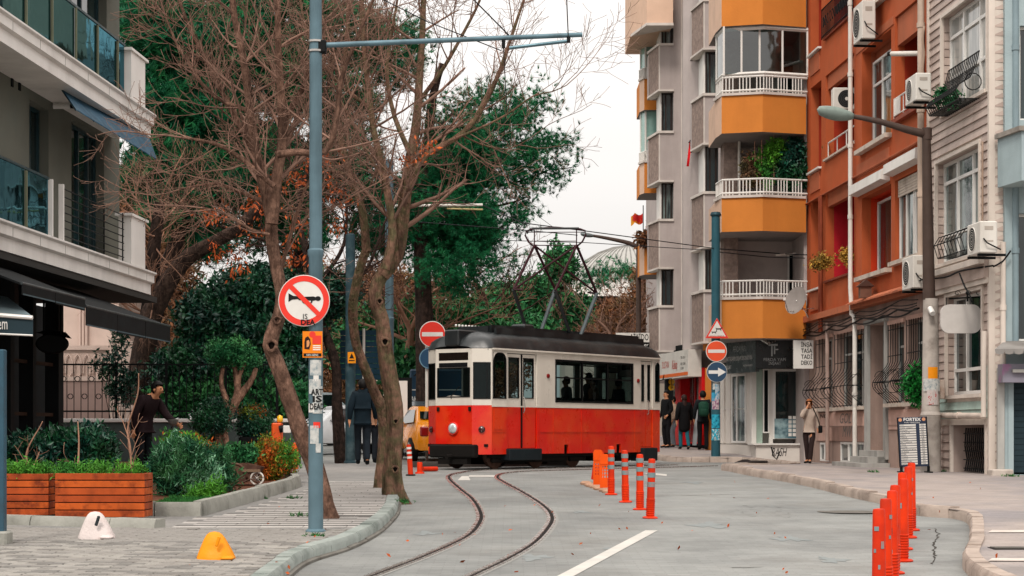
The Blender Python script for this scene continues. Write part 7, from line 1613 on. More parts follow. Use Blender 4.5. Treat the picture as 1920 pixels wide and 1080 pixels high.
MB().box(fx_(594), fx_(612), YP1-.06, YP1+.06, fz_(100), fz_(76), bev=.01).obj('arm_clamp', M_black, mp_)
for zz in (78, 96): MB().lathe([(.078, -.015), (.086, -.01), (.086, .01), (.078, .015)], (p0.x, YP1, fz_(zz)), 18).obj('strap', M_steel, mp_, auto=40)
M_sred = mat('sign red', '#d7260f', .4, .04, 3, dirt=.15, dcol='#8a3a2a'); M_swhite = mat('sign white', '#d5d1cb', .4, .04, 3, dirt=.25, dcol='#8f8a82', dscale=3); M_sblue = mat('sign blue', '#123f5f', .4, .06, 3, dirt=.2); M_sor = mat('sun faded sign red', '#dc4a1c', .4, .05, 3)
M_sback = mat('sign back grey', '#6f7677', .5, .1, metal=.4)
def disc(fr, u_, z_, r, d, m, parent, name, n=40, r0=0.0, th=.004, el=1.0):
 V = []; f = []
 an = [2*math.pi*i/n for i in range(n)]
 if r0: V = [(u_+r*math.cos(a), d, z_+r*math.sin(a)*el) for a in an]+[(u_+r0*math.cos(a), d, z_+r0*math.sin(a)*el) for a in an]; f = [(i, (i+1) % n, n+(i+1) % n, n+i) for i in range(n)]
 else: V = [(u_+r*math.cos(a), d, z_+r*math.sin(a)*el) for a in an]; f = [tuple(range(n))]
 return fr.mb().add(V, f).obj(name, m, parent)
def fpoly(fr, pts, d, m, parent, name): return fr.mb().add([(a, d, b) for a, b in pts], [tuple(range(len(pts)))]).obj(name, m, parent)
def plate(fr, u_, z_, r, d, parent, m):
 fr.mb().lathe([(.001, d-.012), (r, d-.012), (r+.004, d-.006), (r, d), (.001, d)], (u_, 0, z_), 40, ax='y').obj('plate', m, parent, auto=30)
u0_, z0_ = fx_(572)-p0.x, fz_(565); dS = .10; rS = 47.5*YP1/F
t = thing('horn_ban_sign', PF.P(u0_, dS, z0_), 'round white sign with a red rim and a barred black horn on the tall pole', 'sign')
plate(PF, u0_, z0_, rS, dS, t, M_swhite); disc(PF, u0_, z0_, rS*.985, dS+.003, M_sred, t, 'red_rim', r0=rS*.76)
k_ = rS/47.5
hp_ = lambda pts: [(u0_+(a-572)*k_, z0_-(b-565)*k_) for a, b in pts]
fpoly(PF, hp_([(543, 551), (543, 567), (550, 563), (560, 562), (568, 565), (570, 559), (562, 557), (552, 556)]), dS+.004, M_ink, t, 'horn')
fpoly(PF, hp_([(562, 558), (590, 557), (597, 560), (597, 563), (590, 565), (562, 564)]), dS+.0045, M_ink, t, 'horn_tube')
disc(PF, u0_+(598-572)*k_, z0_-(561-565)*k_, 5.5*k_, dS+.005, M_ink, t, 'horn_bulb', 18, el=.8)
disc(PF, u0_+(578-572)*k_, z0_-(566-565)*k_, 10*k_, dS+.0047, M_ink, t, 'horn_coil', 24, r0=7.2*k_, el=.55)
fpoly(PF, hp_([(549, 534), (543, 541), (599, 596), (604, 589)]), dS+.006, M_sred, t, 'red_bar')
text(PF, 'IS', u0_+(574-572)*k_, z0_-(594-565)*k_, 10*k_, dS+.007, M_ink, t, align='CENTER', name='marker_scrawl'); text(PF, 'DEA', u0_+(579-572)*k_, z0_-(605-565)*k_, 10*k_, dS+.0075, M_ink, t, align='CENTER', name='marker_scrawl', bold=.03)
for zz in (-.1, .1): PF.mb().box(-.09, .09, -.09, dS-.013, z0_+zz-.02, z0_+zz+.02).obj('bracket', M_steel, t) if False else PF.mb().box(-.03, .05, .078, dS-.0125, z0_+zz-.02, z0_+zz+.02).obj('bracket', M_steel, t)
def wrapped(parent, base, r, zc, h, a0, a1, m, name, n=6):
 V = [];
 for i in range(n+1):
  a = a0+(a1-a0)*i/n
  for zz in (zc-h/2, zc+h/2): V.append((base[0]+r*math.sin(a), base[1]-r*math.cos(a), zz))
 return MB().add(V, [(2*i, 2*i+2, 2*i+3, 2*i+1) for i in range(n)]).obj(name, m, parent)
zP = fz_(645)
t = thing('poster', PF.P(0, .09, zP), 'small orange poster with a dark head under the horn ban sign', 'poster')
a_, b_ = fx_(569)-p0.x, fx_(606)-p0.x
PF.mb().box(a_, b_, .084, .088, fz_(671), fz_(622)).obj('sheet', mat('orange poster paper', '#de7b16', .6, .06, 5), t)
PF.mb().box(a_+.01, b_-.01, .089, .0895, fz_(669), fz_(663)).obj('footer', M_ink, t); text(PF, 'DEV-GENÇ', (a_+b_)/2, fz_(666), .022, .0905, M_wink, t, align='CENTER', width=.13)
disc(PF, (a_+b_)/2+.0, fz_(628), .035, .0893, M_sred, t, 'flame_emblem', 16); PF.mb().box((a_+b_)/2+.0, b_-.012, .089, .0898, fz_(646), fz_(630)).obj('red_block', M_sred, t)
for i in range(3): PF.mb().box((a_+b_)/2+.005, b_-.02, .0901, .0904, fz_(650+i*3.6), fz_(648.2+i*3.6)).obj('text_line', M_wink, t)
fpoly(PF, [(a_+.02, fz_(655)), (a_+.075, fz_(656)), (a_+.09, fz_(646)), (a_+.085, fz_(637)), (a_+.06, fz_(631)), (a_+.03, fz_(634)), (a_+.02, fz_(642))], .0897, mat('poster hair', '#2b1410', .6), t, 'portrait_hair')
fpoly(PF, [(a_+.045, fz_(652)), (a_+.07, fz_(650)), (a_+.078, fz_(643)), (a_+.068, fz_(638)), (a_+.045, fz_(640))], .0901, mat('poster face', '#c98a5a', .6), t, 'portrait_face')
rp = .084
MWp = mat('weathered paste paper', '#b9b9b5', .8, .12, 12, dirt=.9, dcol='#5e7680', dscale=22)
for (py, h, a0, a1, m_) in ((690, .17, -.7, .9, MWp), (708, .08, -.2, .5, M_swhite), (725, .16, -.9, .8, MWp), (765, .10, -1, -.1, M_swhite), (797, .065, -.2, .7, M_sred), (815, .20, -.7, .5, MWp), (840, .10, .1, .8, MWp), (750, .3, -.3, 1.1, MWp)):
 wrapped(mp_, p0, rp+.001+random.random()*.002, fz_(py), h, a0, a1, m_, 'sticker')
for i, (s_, py) in enumerate((('ART', 735), ('IS', 748), ('DEAD', 762))): text(PF, s_, (fx_(596)-p0.x), fz_(py), .066, .090, M_ink, mp_, align='CENTER', bold=.03, name='graffiti', width=.05+.028*len(s_))
p2 = on(xx(730, 46), 46, PAV); q2 = pole('catenary_pole', p2, zy(300, 46), .12, .10, M_pole, 'grey blue steel pole rising behind the double tree trunk', joints=(zy(600, 46),))
for (a, b, c, d_, m_, r_) in ((738, 386, 905, 384, M_plastw, .032), (838, 391, 905, 393, mat('yellowish fitting', '#a99a6a', .5), .022), (738, 345, 900, 384, M_black, .008)):
 MB().tube([at(a, b, 46), at(c, d_, 46)], r_, 8).obj('bracket_arm', m_, q2)
p3 = on(xx(657, 43), 43, PAV); pole('steel_pole', p3, zy(440, 43), .12, .11, mat('dark slate pole', '#2b4047', .5, .2, 3, dirt=.5, dcol='#5a6a6e', dscale=5), 'dark slate pole with a small orange warning label behind the leaning tree')
t = thing('warning_label', at(659, 670, 42.8), 'small orange electrical warning label on the dark slate pole', 'label')
MB().box(xx(652, 42.8), xx(667, 42.8), 42.80, 42.81, zy(681, 42.8), zy(660, 42.8)).obj('plate', M_sor if False else mat('warning orange', '#e08a14', .5, .05), t)
L43 = FrameL((0, 42.8), (1, 0)); fpoly(L43, [(xx(655, 42.8), zy(672, 42.8)), (xx(664, 42.8), zy(672, 42.8)), (xx(659.5, 42.8), zy(662, 42.8))], .003, M_ink, t, 'triangle'); L43.mb().box(xx(654, 42.8), xx(665, 42.8), .002, .003, zy(677, 42.8), zy(675, 42.8)).obj('text_line', M_ink, t)
t = thing('road_sign_board', at(677, 660, 45), 'large dark blue slatted sign board seen from behind between the trees', 'sign')
for i in range(9): MB().box(xx(638, 45), xx(716, 45), 45, 45.05, zy(712-i*10.4, 45)+.004, zy(702-i*10.4, 45)-.004).obj('slat', mat('dark blue sheet', '#12303f', .5, .15, 2), t)
for px in (682,): MB().tube([at(px, 800, 44.95), at(px, 616, 44.95)], .035, 8).obj('post', M_plastw, t)
def noentry(fr, uc, zc, r, d, label, mred, name='no_entry_sign'):
 t = thing(name, fr.P(uc, d, zc), label, 'sign'); plate(fr, uc, zc, r, d, t, M_swhite); disc(fr, uc, zc, r*.95, d+.003, mred, t, 'red_disc'); fr.mb().box(uc-r*.80, uc+r*.80, d+.004, d+.006, zc-r*.16, zc+r*.16).obj('white_bar', M_swhite, t); return t
YN = 49.5; NF = FrameL((0, YN), (1, 0)); nx_ = lambda px: xx(px, YN)
noentry(NF, nx_(811), zy(627, YN), 24.5*YN/F, .06, 'red no entry sign behind the front of the tram', M_sred)
t = thing('round_blue_sign', NF.P(nx_(803), .05, zy(670, YN)), 'round dark blue sign half hidden behind the tram nose', 'sign'); plate(NF, nx_(806), zy(672, YN), 20*YN/F, .04, t, M_sblue); disc(NF, nx_(806), zy(672, YN), 19.5*YN/F, .045, mat('sign rim', '#6f93a5', .4), t, 'rim', r0=18*YN/F)
pole('sign_pole', on(nx_(800), YN+.06, 0), zy(610, YN), .04, .04, M_plastw, 'thin grey pole carrying the no entry sign left of the tram')
YR2 = 49.55; q0 = on(xx(1342, YR2), YR2, PAV); rp2 = pole('catenary_pole', q0, zy(405, YR2), .122, .113, mat('teal steel pole', '#2d5560', .45, .14, 3, dirt=.5, dcol='#18333b', dscale=3, streak=True), 'teal steel pole with three road signs beside the corner shop')
RFp = FrameL((q0.x, YR2), (1, 0)); rz_ = lambda py: zy(py, YR2); rx_ = lambda px: xx(px, YR2)-q0.x
MB().lathe([(.14, 0), (.15, .03), (.12, .1)], (q0.x, YR2, rz_(405)), 16).obj('cap', M_poled, rp2, auto=40)
for (py, h, a0, a1, m_) in ((720, .3, -.8, .8, MWp), (735, .4, -.2, .9, mat('white blue stickers', '#a9b7c0', .6, .3, 12, col2='#3f86a8', c2scale=14)), (757, .3, -1, .7, mat('mixed stickers', '#b7a7a8', .6, .3, 14, col2='#7a3f6a', c2scale=16)), (790, .36, -1.1, .9, mat('cyan stickers', '#2f9fb8', .6, .2, 12, col2='#0f5f78', c2scale=14)), (815, .3, -1.1, 1.0, mat('torn teal paper', '#3f8c99', .7, .3, 12, col2='#c2cacb', c2scale=18)), (744, .22, -1.2, -.3, mat('blue flyer', '#3b8fae', .6))):
 wrapped(rp2, q0, .124+random.random()*.003, rz_(py), h, a0, a1, m_, 'sticker')
for dx in (-1, 1): MB().tube([Vector((q0.x+dx*.0-.12, YR2-.14, rz_(815)+dx*.14)), Vector((q0.x+.05, YR2-.14, rz_(815)-dx*.14))], .012, 4).obj('graffiti', mat('cyan paint', '#2fb0c8', .6), rp2)
t = thing('animal_warning_sign', RFp.P(0, .18, rz_(616)), 'red edged triangular warning sign with two dogs on the teal pole', 'sign')
tri = lambda s_: [(rx_(1343)+a*s_, rz_(620)+b*s_) for a, b in ((-.312, -.21), (.312, -.21), (0, .33))]
RFp.mb().add([(a, .15, b) for a, b in tri(1.0)]+[(a, .165, b) for a, b in tri(1.0)], [(2,1,0),(3,4,5),(0,1,4,3),(1,2,5,4),(2,0,3,5)]).obj('plate', M_swhite, t)
for i in range(3):
 A, B = tri(.99), tri(.76); fpoly(RFp, [A[i], A[(i+1) % 3], B[(i+1) % 3], B[i]], .167, M_sred, t, 'red_edge')
def dog(cx, cz, s):
 pts = [(-.5,0),(-.5,-.3),(-.4,-.3),(-.38,-.05),(.25,-.05),(.28,-.3),(.38,-.3),(.38,.05),(.5,.2),(.62,.2),(.6,.32),(.42,.38),(.3,.18),(-.4,.16),(-.62,.3),(-.58,.12)]
 fpoly(RFp, [(cx+a*s, cz+b*s) for a, b in pts], .168, M_ink, t, 'dog_figure')
dog(rx_(1338), rz_(624), .12); dog(rx_(1347), rz_(618), .15); text(RFp, 'HAYVAN ÇIKABİLİR', rx_(1343), rz_(630.5), .035, .169, mat('rust lettering', '#a34028', .6), t, align='CENTER', width=.38)
noentry(RFp, rx_(1342), rz_(659), 19.5*YR2/F, .16, 'sun faded orange no entry sign under the dog warning triangle', M_sor)
t = thing('arrow_sign', RFp.P(rx_(1343), .17, rz_(698)), 'round blue sign with a white arrow pointing right on the teal pole', 'sign'); rA = 19*YR2/F
plate(RFp, rx_(1343), rz_(698), rA, .16, t, M_swhite); disc(RFp, rx_(1343), rz_(698), rA*.97, .163, M_sblue, t, 'blue_disc'); c1, c2_ = rx_(1343), rz_(698)
fpoly(RFp, [(c1-.22, c2_-.045), (c1+.03, c2_-.045), (c1+.03, c2_-.12), (c1+.24, c2_), (c1+.03, c2_+.12), (c1+.03, c2_+.045), (c1-.22, c2_+.045)], .165, M_wink, t, 'arrow')
t = thing('traffic_light', at(1250, 720, 60), 'small dark pedestrian traffic light with a yellow lens behind the tram', 'traffic light')
MB().box(xx(1247, 60), xx(1263, 60), 60, 60.3, zy(735, 60), zy(706, 60), bev=.03).obj('housing', M_black, t)
for py in (716, 727): MB().lathe([(.09, -.02), (.1, -.06), (.001, -.03)], (xx(1259, 60), 60, zy(py, 60)), 12, ax='y').obj('lens', mat('amber lens', '#d8a012', .3), t)
MB().tube([at(1243, 712, 60.1), at(1245, 703, 60.1), at(1262, 703, 60.1), at(1264, 712, 60.1)], .02, 6).obj('frame', M_black, t); MB().tube([at(1254, 736, 60.1), on(xx(1254, 60.1), 60.1, PAV)], .05, 8).obj('post', M_black, t)
t = thing('security_camera', at(1437, 640, 50.6), 'silver security camera on the black shop sign', 'camera'); MB().tube([at(1428, 636, 50.7), at(1442, 644, 50.5)], .05, 8).obj('body', M_steel, t); MB().tube([at(1442, 644, 50.5), at(1454, 640, 50.85)], .02, 6).obj('arm', M_steel, t)
YL = 37.3; l0 = on(xx(1745, YL), YL, .12); lz_ = lambda py: zy(py, YL); lx_ = lambda px: xx(px, YL)
t = thing('street_lamp', l0, 'brown street lamp on a stained concrete pole in front of the clad house', 'street lamp')
m_con = mat('stained concrete pole', '#b0a79f', .85, .12, 2, dirt=.8, dcol='#5f564e', dscale=1.8, bump=.4); m_br = mat('brown lamp steel', '#4a3c36', .55, .15, 4, dirt=.3)
MB().lathe([(.205, 0), (.19, .8), (.165, lz_(700)-l0.z), (.15, lz_(560)-l0.z)], l0, 20).obj('concrete_pole', m_con, t, auto=40)
MB().lathe([(.17, 0), (.205, .02), (.2, lz_(780)-l0.z-.0), (.21, lz_(780)-l0.z+.02), (.17, lz_(775)-l0.z+.06)], (l0.x, l0.y, l0.z), 20).obj('base_sleeve', m_con, t, auto=40)
MB().tube([Vector((lx_(1742), YL, lz_(562))), Vector((lx_(1737), YL, lz_(250)))], [.125, .085], 14).obj('steel_pole', m_br, t, auto=40)
MB().tube([Vector((lx_(1738), YL, lz_(240))), Vector((lx_(1738), YL, lz_(262)))], .10, 12).obj('collar', m_br, t, auto=40)
ar = [Vector((lx_(1738), YL, lz_(252))), Vector((lx_(1700), YL, lz_(243))), Vector((lx_(1650), YL, lz_(228))), Vector((lx_(1598), YL, lz_(218)))]
MB().tube(spath(ar, .2), np.linspace(.09, .045, len(spath(ar, .2))), 8).obj('arm', m_br, t, smooth=True)
def lamp_head(c, d, L_, w, m, parent):
 n, k = 14, 12; V = []
 side_ = d.cross(Vector((0, 0, 1))).normalized(); upv = Vector((0, 0, 1))
 for i in range(n+1):
  f = i/n; r = (math.sin(math.pi*min(1, f*.96+.04))**.32)*w*(.8+.4*f if f < .5 else 1.0)
  for j in range(k):
   a = 2*math.pi*j/k; V.append(tuple(c + d*(f*L_) + side_*r*math.cos(a) + upv*(r*.75*math.sin(a)*(1.15 if math.sin(a) < 0 else .85))))
 return MB().add(V, [(i*k+j, (i+1)*k+j, (i+1)*k+(j+1) % k, i*k+(j+1) % k) for i in range(n) for j in range(k)] + [tuple(range(k)), tuple(range(n*k, n*k+k))]).obj('lamp_head', m, parent, smooth=True)
c_ = Vector((lx_(1600), YL, lz_(217))); lamp_head(c_, Vector((-1, 0, .17)).normalized(), .74, .19, mat('weathered grey green lamp shell', '#7e8a83', .45, .12, 4, dirt=.4, dcol='#4c5652', dscale=5), t)
wrapped(t, l0, .185, lz_(700), .24, -.5, .6, mat('warning orange', '#e08a14'), 'warning_label')
for (py, h, a0, a1, m_) in ((722, .25, -1, .9, MWp), (745, .3, -.6, .6, mat('red doodle paper', '#b9aeaa', .8, .2, 20, col2='#a04a4a', c2=(.58, .62), c2scale=20)), (830, .22, -.8, .9, mat('green graffiti paint', '#b0a79f', .8, .1, 10, col2='#37574e', c2=(.52, .56), c2scale=16))): wrapped(t, l0, .198, lz_(py), h, a0, a1, m_, 'sticker')
t = thing('security_camera', at(1747, 582, YL-.25), 'small white security camera clamped to the concrete lamp pole', 'camera'); MB().tube([at(1744, 578, YL-.2), at(1749, 588, YL-.35)], .055, 10).obj('body', M_frame, t, auto=40)
t = thing('meter_box', at(1766, 745, YL-.05), 'rust stained pale electric box hanging beside the lamp pole', 'box'); MB().box(xx(1756, YL), xx(1773, YL), YL+.05, YL+.3, zy(748, YL), zy(712, YL), bev=.01).obj('box', mat('rust stained box', '#b7a79b', .6, .1, 3, dirt=.6, dcol='#8a5a3c', dscale=5), t)
YL2 = 66; t = thing('street_lamp', on(xx(1198, YL2), YL2, PAV), 'brown street lamp with a long arm rising behind the tram rear', 'street lamp')
MB().tube([on(xx(1198, YL2), YL2, 0), at(1197, 465, YL2)], [.12, .08], 10).obj('pole', m_br, t, auto=40); P = spath([at(1197, 465, YL2), at(1180, 456, YL2), at(1140, 447, YL2), at(1112, 442, YL2)], .2); MB().tube(P, np.linspace(.09, .05, len(P)), 8).obj('arm', m_br, t, smooth=True)
lamp_head(at(1114, 442, YL2), Vector((-1, 0, .15)).normalized(), .5, .11, M_sback, t)
M_wire = mat('overhead wire', '#15161a', .5, .05)
def wire(label, pts, r=.008, sag=0, group='overhead wires'):
 P = []
 for a, b in zip(pts, pts[1:]):
  for i in range(14): f = i/14; q = a.lerp(b, f); q.z -= sag*4*f*(1-f); P.append(q)
 P.append(pts[-1]); tag(MB().tube(P, r, 4, cap=False).obj('overhead_wire', M_wire, smooth=True), label, 'wire', group)
w1 = at(1342, 466, YR2)
wire('overhead wire running from the teal pole to the left past the pantograph top', [w1, at(1090, 432, 44), at(980, 418, 45), at(905, 385, 46)], .012)
wire('overhead wire from the teal pole passing just below the pantograph bow', [at(1342, 470, YR2), at(1100, 455, 52), at(740, 445, 60)], .010)
wire('upper contact wire above the tram running to the lower left', [at(1083, 441, 43.2), at(1000, 433, 43.2), at(730, 412, 46)], .010)
wire('contact wire over the rails from the near bracket arm down to the pantograph', [at(944, 90, YP1), at(950, 200, 28), at(935, 350, 36), at(1040, 428, 43)], .006)
wire('thin stay wire from the near bracket arm to the far pole', [at(1066, 80, YP1), at(1060, -60, 18)], .006)
wire('pair of wires from the teal pole to the orange house, upper one', [w1, at(1470, 476, 51.0), RF.P(u(1520), .1, RF.z(1520, 478))], .014)
wire('pair of wires from the teal pole to the orange house, lower one', [at(1342, 472, YR2), at(1440, 482, 50.6), RF.P(u(1516), .1, RF.z(1516, 484))], .012)
wire('thin black wire crossing the upper left tree crowns towards the bracket arm', [at(640, -40, YP1), at(800, 40, YP1), at(940, 95, YP1)], .006)
for px in (1350, 1440): pass
t = thing('wire_rod', at(1480, 476, 51), 'pale insulating rod in the wire beside the orange house', 'rod'); MB().tube([at(1455, 478, 50.9), at(1491, 476, 51.0)], .03, 6).obj('rod', M_plastw, t)
for k, (pts, lb_) in enumerate((([(1745, 520), (1760, 516), (1800, 512), (1830, 500), (1862, 498)], 'thick tangled cable lying along the cornice of the clad house'), ([(1826, 505), (1836, 530), (1845, 545), (1850, 560)], 'loose black cable end hanging below the clad house cornice'), ([(1862, 500), (1880, 490), (1895, 470)], 'cable running up to the blue grey building'))):
 P = [RF.P(min(u(a), uG) if a < 1859 else RF.u(1858), .28, RF.z(min(a, 1858), b, .28)) if a < 1860 else at(a, b, YB-.15) for a, b in pts]; tag(MB().tube(spath(P, .1), .018, 6).obj('wall_cable', M_black, smooth=True), lb_, 'cable')
t = tag(MB().tube(spath([RF.P(u(1848), .06, RF.z(1848, b)) for b in (265, 320, 380, 430, 470)], .2), .02, 6).obj('wall_cable', mat('beige cable', '#9a8474', .7), smooth=True), 'beige cable bundle down the right side of the clad house', 'cable')
tag(MB().tube(spath([RF.P(u(1747), .16+.03*(i % 2), RF.z(1747, b)) for i, b in enumerate((50, 75, 100, 130, 160))], .2), .025, 6).obj('wall_cable', mat('beige cable', '#9a8474', .7), smooth=True), 'knotted beige cables hanging above the upper air conditioner', 'cable')
# ================================================================ things fixed to the facades
def ac(px, py0, py1, wpx, fr, d, label, side_fan=True, root_wall=None, depth=.32, w=.78):
 """outdoor unit: hangs on the wall, its long face turned to the street"""
 uu = fr.u(px, d); z1 = fr.z(px, py0, d); z0 = fr.z(px, py1, d); h = z1-z0
 t = thing('air_conditioner', fr.P(uu, d, z0), label, 'air conditioner', 'outdoor air conditioning units')
 fr.mb().box(uu, uu+w, d-depth, d, z0, z1, bev=.02).obj('casing', M_plastw, t)
 fr.mb().lathe([(.001, d+.001), (h*.36, d+.001), (h*.38, d+.012), (h*.40, d+.001)], (uu+w*.62, 0, z0+h*.5), 22, ax='y').obj('fan_ring', M_plastw, t, auto=40)
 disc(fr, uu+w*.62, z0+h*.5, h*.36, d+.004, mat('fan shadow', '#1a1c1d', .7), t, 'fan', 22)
 for i in range(1, 5): disc(fr, uu+w*.62, z0+h*.5, h*.36*i/5+.008, d+.009, M_plastw, t, 'grille_ring', 22, r0=h*.36*i/5)
 sf = FrameL(tuple(fr.P(uu, 0, 0))[:2], tuple(-fr.N));
 for zz, hh in ((.72, .12), (.35, .05)): fr.mb().box(uu-.004, uu-.001, d-depth+.08, d-.08, z0+h*zz, z0+h*(zz+hh)).obj('side_panel', mat('warm grey plastic', '#a49a90', .5), t)
 fr.mb().tube([(uu-.01, d-.06, z0+h*.45), (uu-.08, d-.1, z0+h*.30), (uu-.02, d-depth-.05, z0+h*.1)], .014, 5).obj('pipe', M_black, t)
 for a in (uu+.08, uu+w-.12): fr.mb().box(a, a+.04, 0.0, d+.02, z0-.05, z0-.005).obj('bracket', M_black, t)
 return t
ac(1717, 136, 188, 0, RF, .62, 'outdoor air conditioner between the orange and the clad house, upper floor'); ac(1606+10, 0, 72, 0, RF, .5, 'outdoor air conditioner at the very top of the orange house', w=.8)
ac(1800+38, 414, 474, 0, RF, .5, 'outdoor air conditioner under the middle window of the clad house'); ac(1712, 478, 540, 0, RF, .42, 'outdoor air conditioner below the shuttered window of the orange house', w=.85)
t_ = thing('air_conditioner', RF.P(u(1600), -.5, RF.z(1600, 205)), 'outdoor air conditioner inside the third floor recess, facing the camera', 'air conditioner', 'outdoor air conditioning units')
a0 = RF.P(u(1600)+.2, -.35, 0); G_ = FrameL((xx(1562, 46.4), 46.4), (1, 0)); zc_ = zy(185, 46.4)
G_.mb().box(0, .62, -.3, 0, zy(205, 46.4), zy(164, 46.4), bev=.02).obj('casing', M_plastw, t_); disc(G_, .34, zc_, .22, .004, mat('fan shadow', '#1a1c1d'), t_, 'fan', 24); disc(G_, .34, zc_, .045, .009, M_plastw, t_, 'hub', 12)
for i in range(1, 5): disc(G_, .34, zc_, .22*i/5+.006, .007, mat('grey wire', '#4a4c4c', .5), t_, 'grille_ring', 24, r0=.22*i/5)
dc = at(1492, 563, 49.0); t = thing('satellite_dish', dc, 'grey satellite dish on the corner between the mustard and orange houses', 'satellite dish')
V = []; ax_ = Vector((-.75, -.6, .25)).normalized(); sx_ = ax_.cross(Vector((0, 0, 1))).normalized(); uy_ = sx_.cross(ax_)
n_ = 24; nr_ = 5
for i in range(nr_+1):
 r = .36*i/nr_
 for k in range(n_): a = 2*math.pi*k/n_; V.append(tuple(dc + sx_*r*math.cos(a) + uy_*r*1.05*math.sin(a) + ax_*(r*r*.45-.05)))
MB().add(V, [(i*n_+k, i*n_+(k+1) % n_, (i+1)*n_+(k+1) % n_, (i+1)*n_+k) for i in range(nr_) for k in range(n_)]).obj('dish', mat('grey dish', '#8d8580', .5, .1, 3, dirt=.3), t, smooth=True)
MB().tube([dc+uy_*-.3, dc+uy_*-.38+ax_*.2, dc+ax_*.42+uy_*-.1], .014, 6).obj('feed_arm', M_steel, t); MB().box(*[q for w_ in zip(tuple(dc+ax_*.42+uy_*-.1-Vector((.03,.03,.03))), tuple(dc+ax_*.42+uy_*-.1+Vector((.03,.03,.04)))) for q in w_]).obj('receiver', M_frame, t)
MB().tube([dc-ax_*.03, at(1510, 583, 49.3), at(1518, 600, 49.6)], .022, 6).obj('bracket', M_steel, t); MB().tube([at(1500, 580, 49.2), at(1532, 578, 49.4)], .015, 6).obj('bracket', M_steel, t)
t = thing('wall_lamp', at(1700, 101, 39), 'white tube floodlight sticking out between the orange and clad houses', 'lamp'); MB().tube([at(1672, 101, 40.2), at(1735, 100, 39.3)], .055, 10).obj('tube', M_plastw, t, auto=40); MB().tube([at(1666, 101, 40.3), at(1674, 101, 40.2)], .05, 10).obj('cap', M_black, t)
pb_ = RF.P(u(1642), .25, RF.z(1642, 548, .25)); t = thing('birdhouse', pb_, 'small brown birdhouse on the ledge of the orange house', 'birdhouse')
MB().box(pb_.x-.13, pb_.x+.13, pb_.y-.12, pb_.y+.12, pb_.z-.06, pb_.z+.2).obj('box', mat('brown tin', '#6b4a3c', .6, .2, 6), t); MB().prism([(pb_.x-.19, pb_.z+.201), (pb_.x+.19, pb_.z+.201), (pb_.x, pb_.z+.36)], pb_.y-.17, pb_.y+.17, axis='y').obj('roof', mat('dark brown tin', '#4b332b', .6), t)
t = thing('balcony_cage', RF.P(u(1790), .1, RF.z(1790, 180)), 'black curved iron flower balcony on the top window of the clad house', 'iron balcony')
ua, ub = u(1840), u(1782); zb_, zt_ = RF.z(1790, 202), RF.z(1790, 128)
prof = [(.04, zt_), (.10, zt_-.25), (.22, zt_-.5), (.42, zt_-.62), (.5, zt_-.75), (.42, zb_-.12), (.04, zb_-.12)]
for i in range(17): a = ua+(ub-ua)*i/16; RF.mb().tube(spath([RF.P(a, *q) for q in prof], .08) if False else [(a, *q) for q in prof], .011, 5).obj('bar', M_black, t)
for k in (0, 2, 4, 5): RF.mb().tube([(ua, *prof[k]), (ub, *prof[k])], .014, 5).obj('cross_bar', M_black, t)
for a in (ua, ub):
 RF.mb().tube([(a, .16+.16*math.cos(q), zb_+.2+.16*math.sin(q)) for q in np.linspace(0, 2*math.pi, 14)], .011, 5).obj('scroll', M_black, t)
leafy('flower_pot', 'terracotta flower pots with green sprigs in the black iron balcony', [(1770, 180, RF.Y(1770, .25), 9, 10, .1), (1790, 185, RF.Y(1790, .25), 9, 10, .1)], 34, M_hedge, .08, 101)
t = thing('balcony_cage', RF.P(u(1800), .1, RF.z(1800, 450)), 'black curved iron grille below the middle window of the clad house', 'iron balcony')
ua, ub = u(1842), u(1790); zt_ = RF.z(1800, 435); zb_ = RF.z(1800, 482)
for i in range(9): a = ua+(ub-ua)*i/8; RF.mb().tube([(a, .05, zt_), (a, .32, zt_-.08), (a, .42, (zt_+zb_)/2), (a, .34, zb_), (a, .05, zb_)], .010, 5).obj('bar', M_black, t)
for q in ((.42, (zt_+zb_)/2), (.34, zb_), (.05, zb_)): RF.mb().tube([(ua, *q), (ub, *q)], .012, 5).obj('cross_bar', M_black, t)
YH = 35.9; HFm = FrameL((0, YH), (1, 0)); hx = lambda px: xx(px, YH); hz = lambda py: zy(py, YH)
t = thing('hanging_sign', at(1800, 598, YH), 'blank white rounded sign hanging in front of the clad house', 'sign')
def rrect(a, b, c, d_, r, n=6):
 P = []
 for cx_, cz_, s_ in ((b-r, d_-r, 0), (a+r, d_-r, 1), (a+r, c+r, 2), (b-r, c+r, 3)):
  for i in range(n+1): q = math.pi/2*(s_+i/n); P.append((cx_+r*math.cos(q), cz_+r*math.sin(q)))
 return P
MB().prism(rrect(hx(1763), hx(1839), hz(625), hz(571), .17), YH-.04, YH+.04, axis='y').obj('board', mat('blank sign white', '#c2bdb8', .6, .05, 2, dirt=.35, dcol='#8f8881', dscale=1.6), t)
MB().tube([at(1780, 560, YH), at(1852, 556, YH+.3)], .018, 6).obj('bracket', M_black, t)
for px in (1775, 1825): MB().tube([at(px, 572, YH), at(px, 558, YH)], .01, 5).obj('hanger', M_black, t)
for px in (1795, 1815, 1835): c_ = at(px, 550, YH); MB().tube([c_+Vector((.06*math.cos(q)*(1-q/9), 0, .06*math.sin(q)*(1-q/9))) for q in np.linspace(0, 6.5, 16)], .008, 5).obj('scroll', M_black, t)
MB().tube([at(1814, 565, YH), at(1814, 545, YH)], .02, 6).obj('finial', M_black, t)
YF_ = 36.6; b0 = on(xx(1712, YF_), YF_, .12); t = thing('price_board', b0, 'tilted dark blue FORTEX price board on legs beside the lamp pole', 'sign board')
BF2 = FrameL((b0.x, YF_), (1, 0)); bx_ = lambda px: xx(px, YF_)-b0.x; bz_ = lambda py: zy(py, YF_)
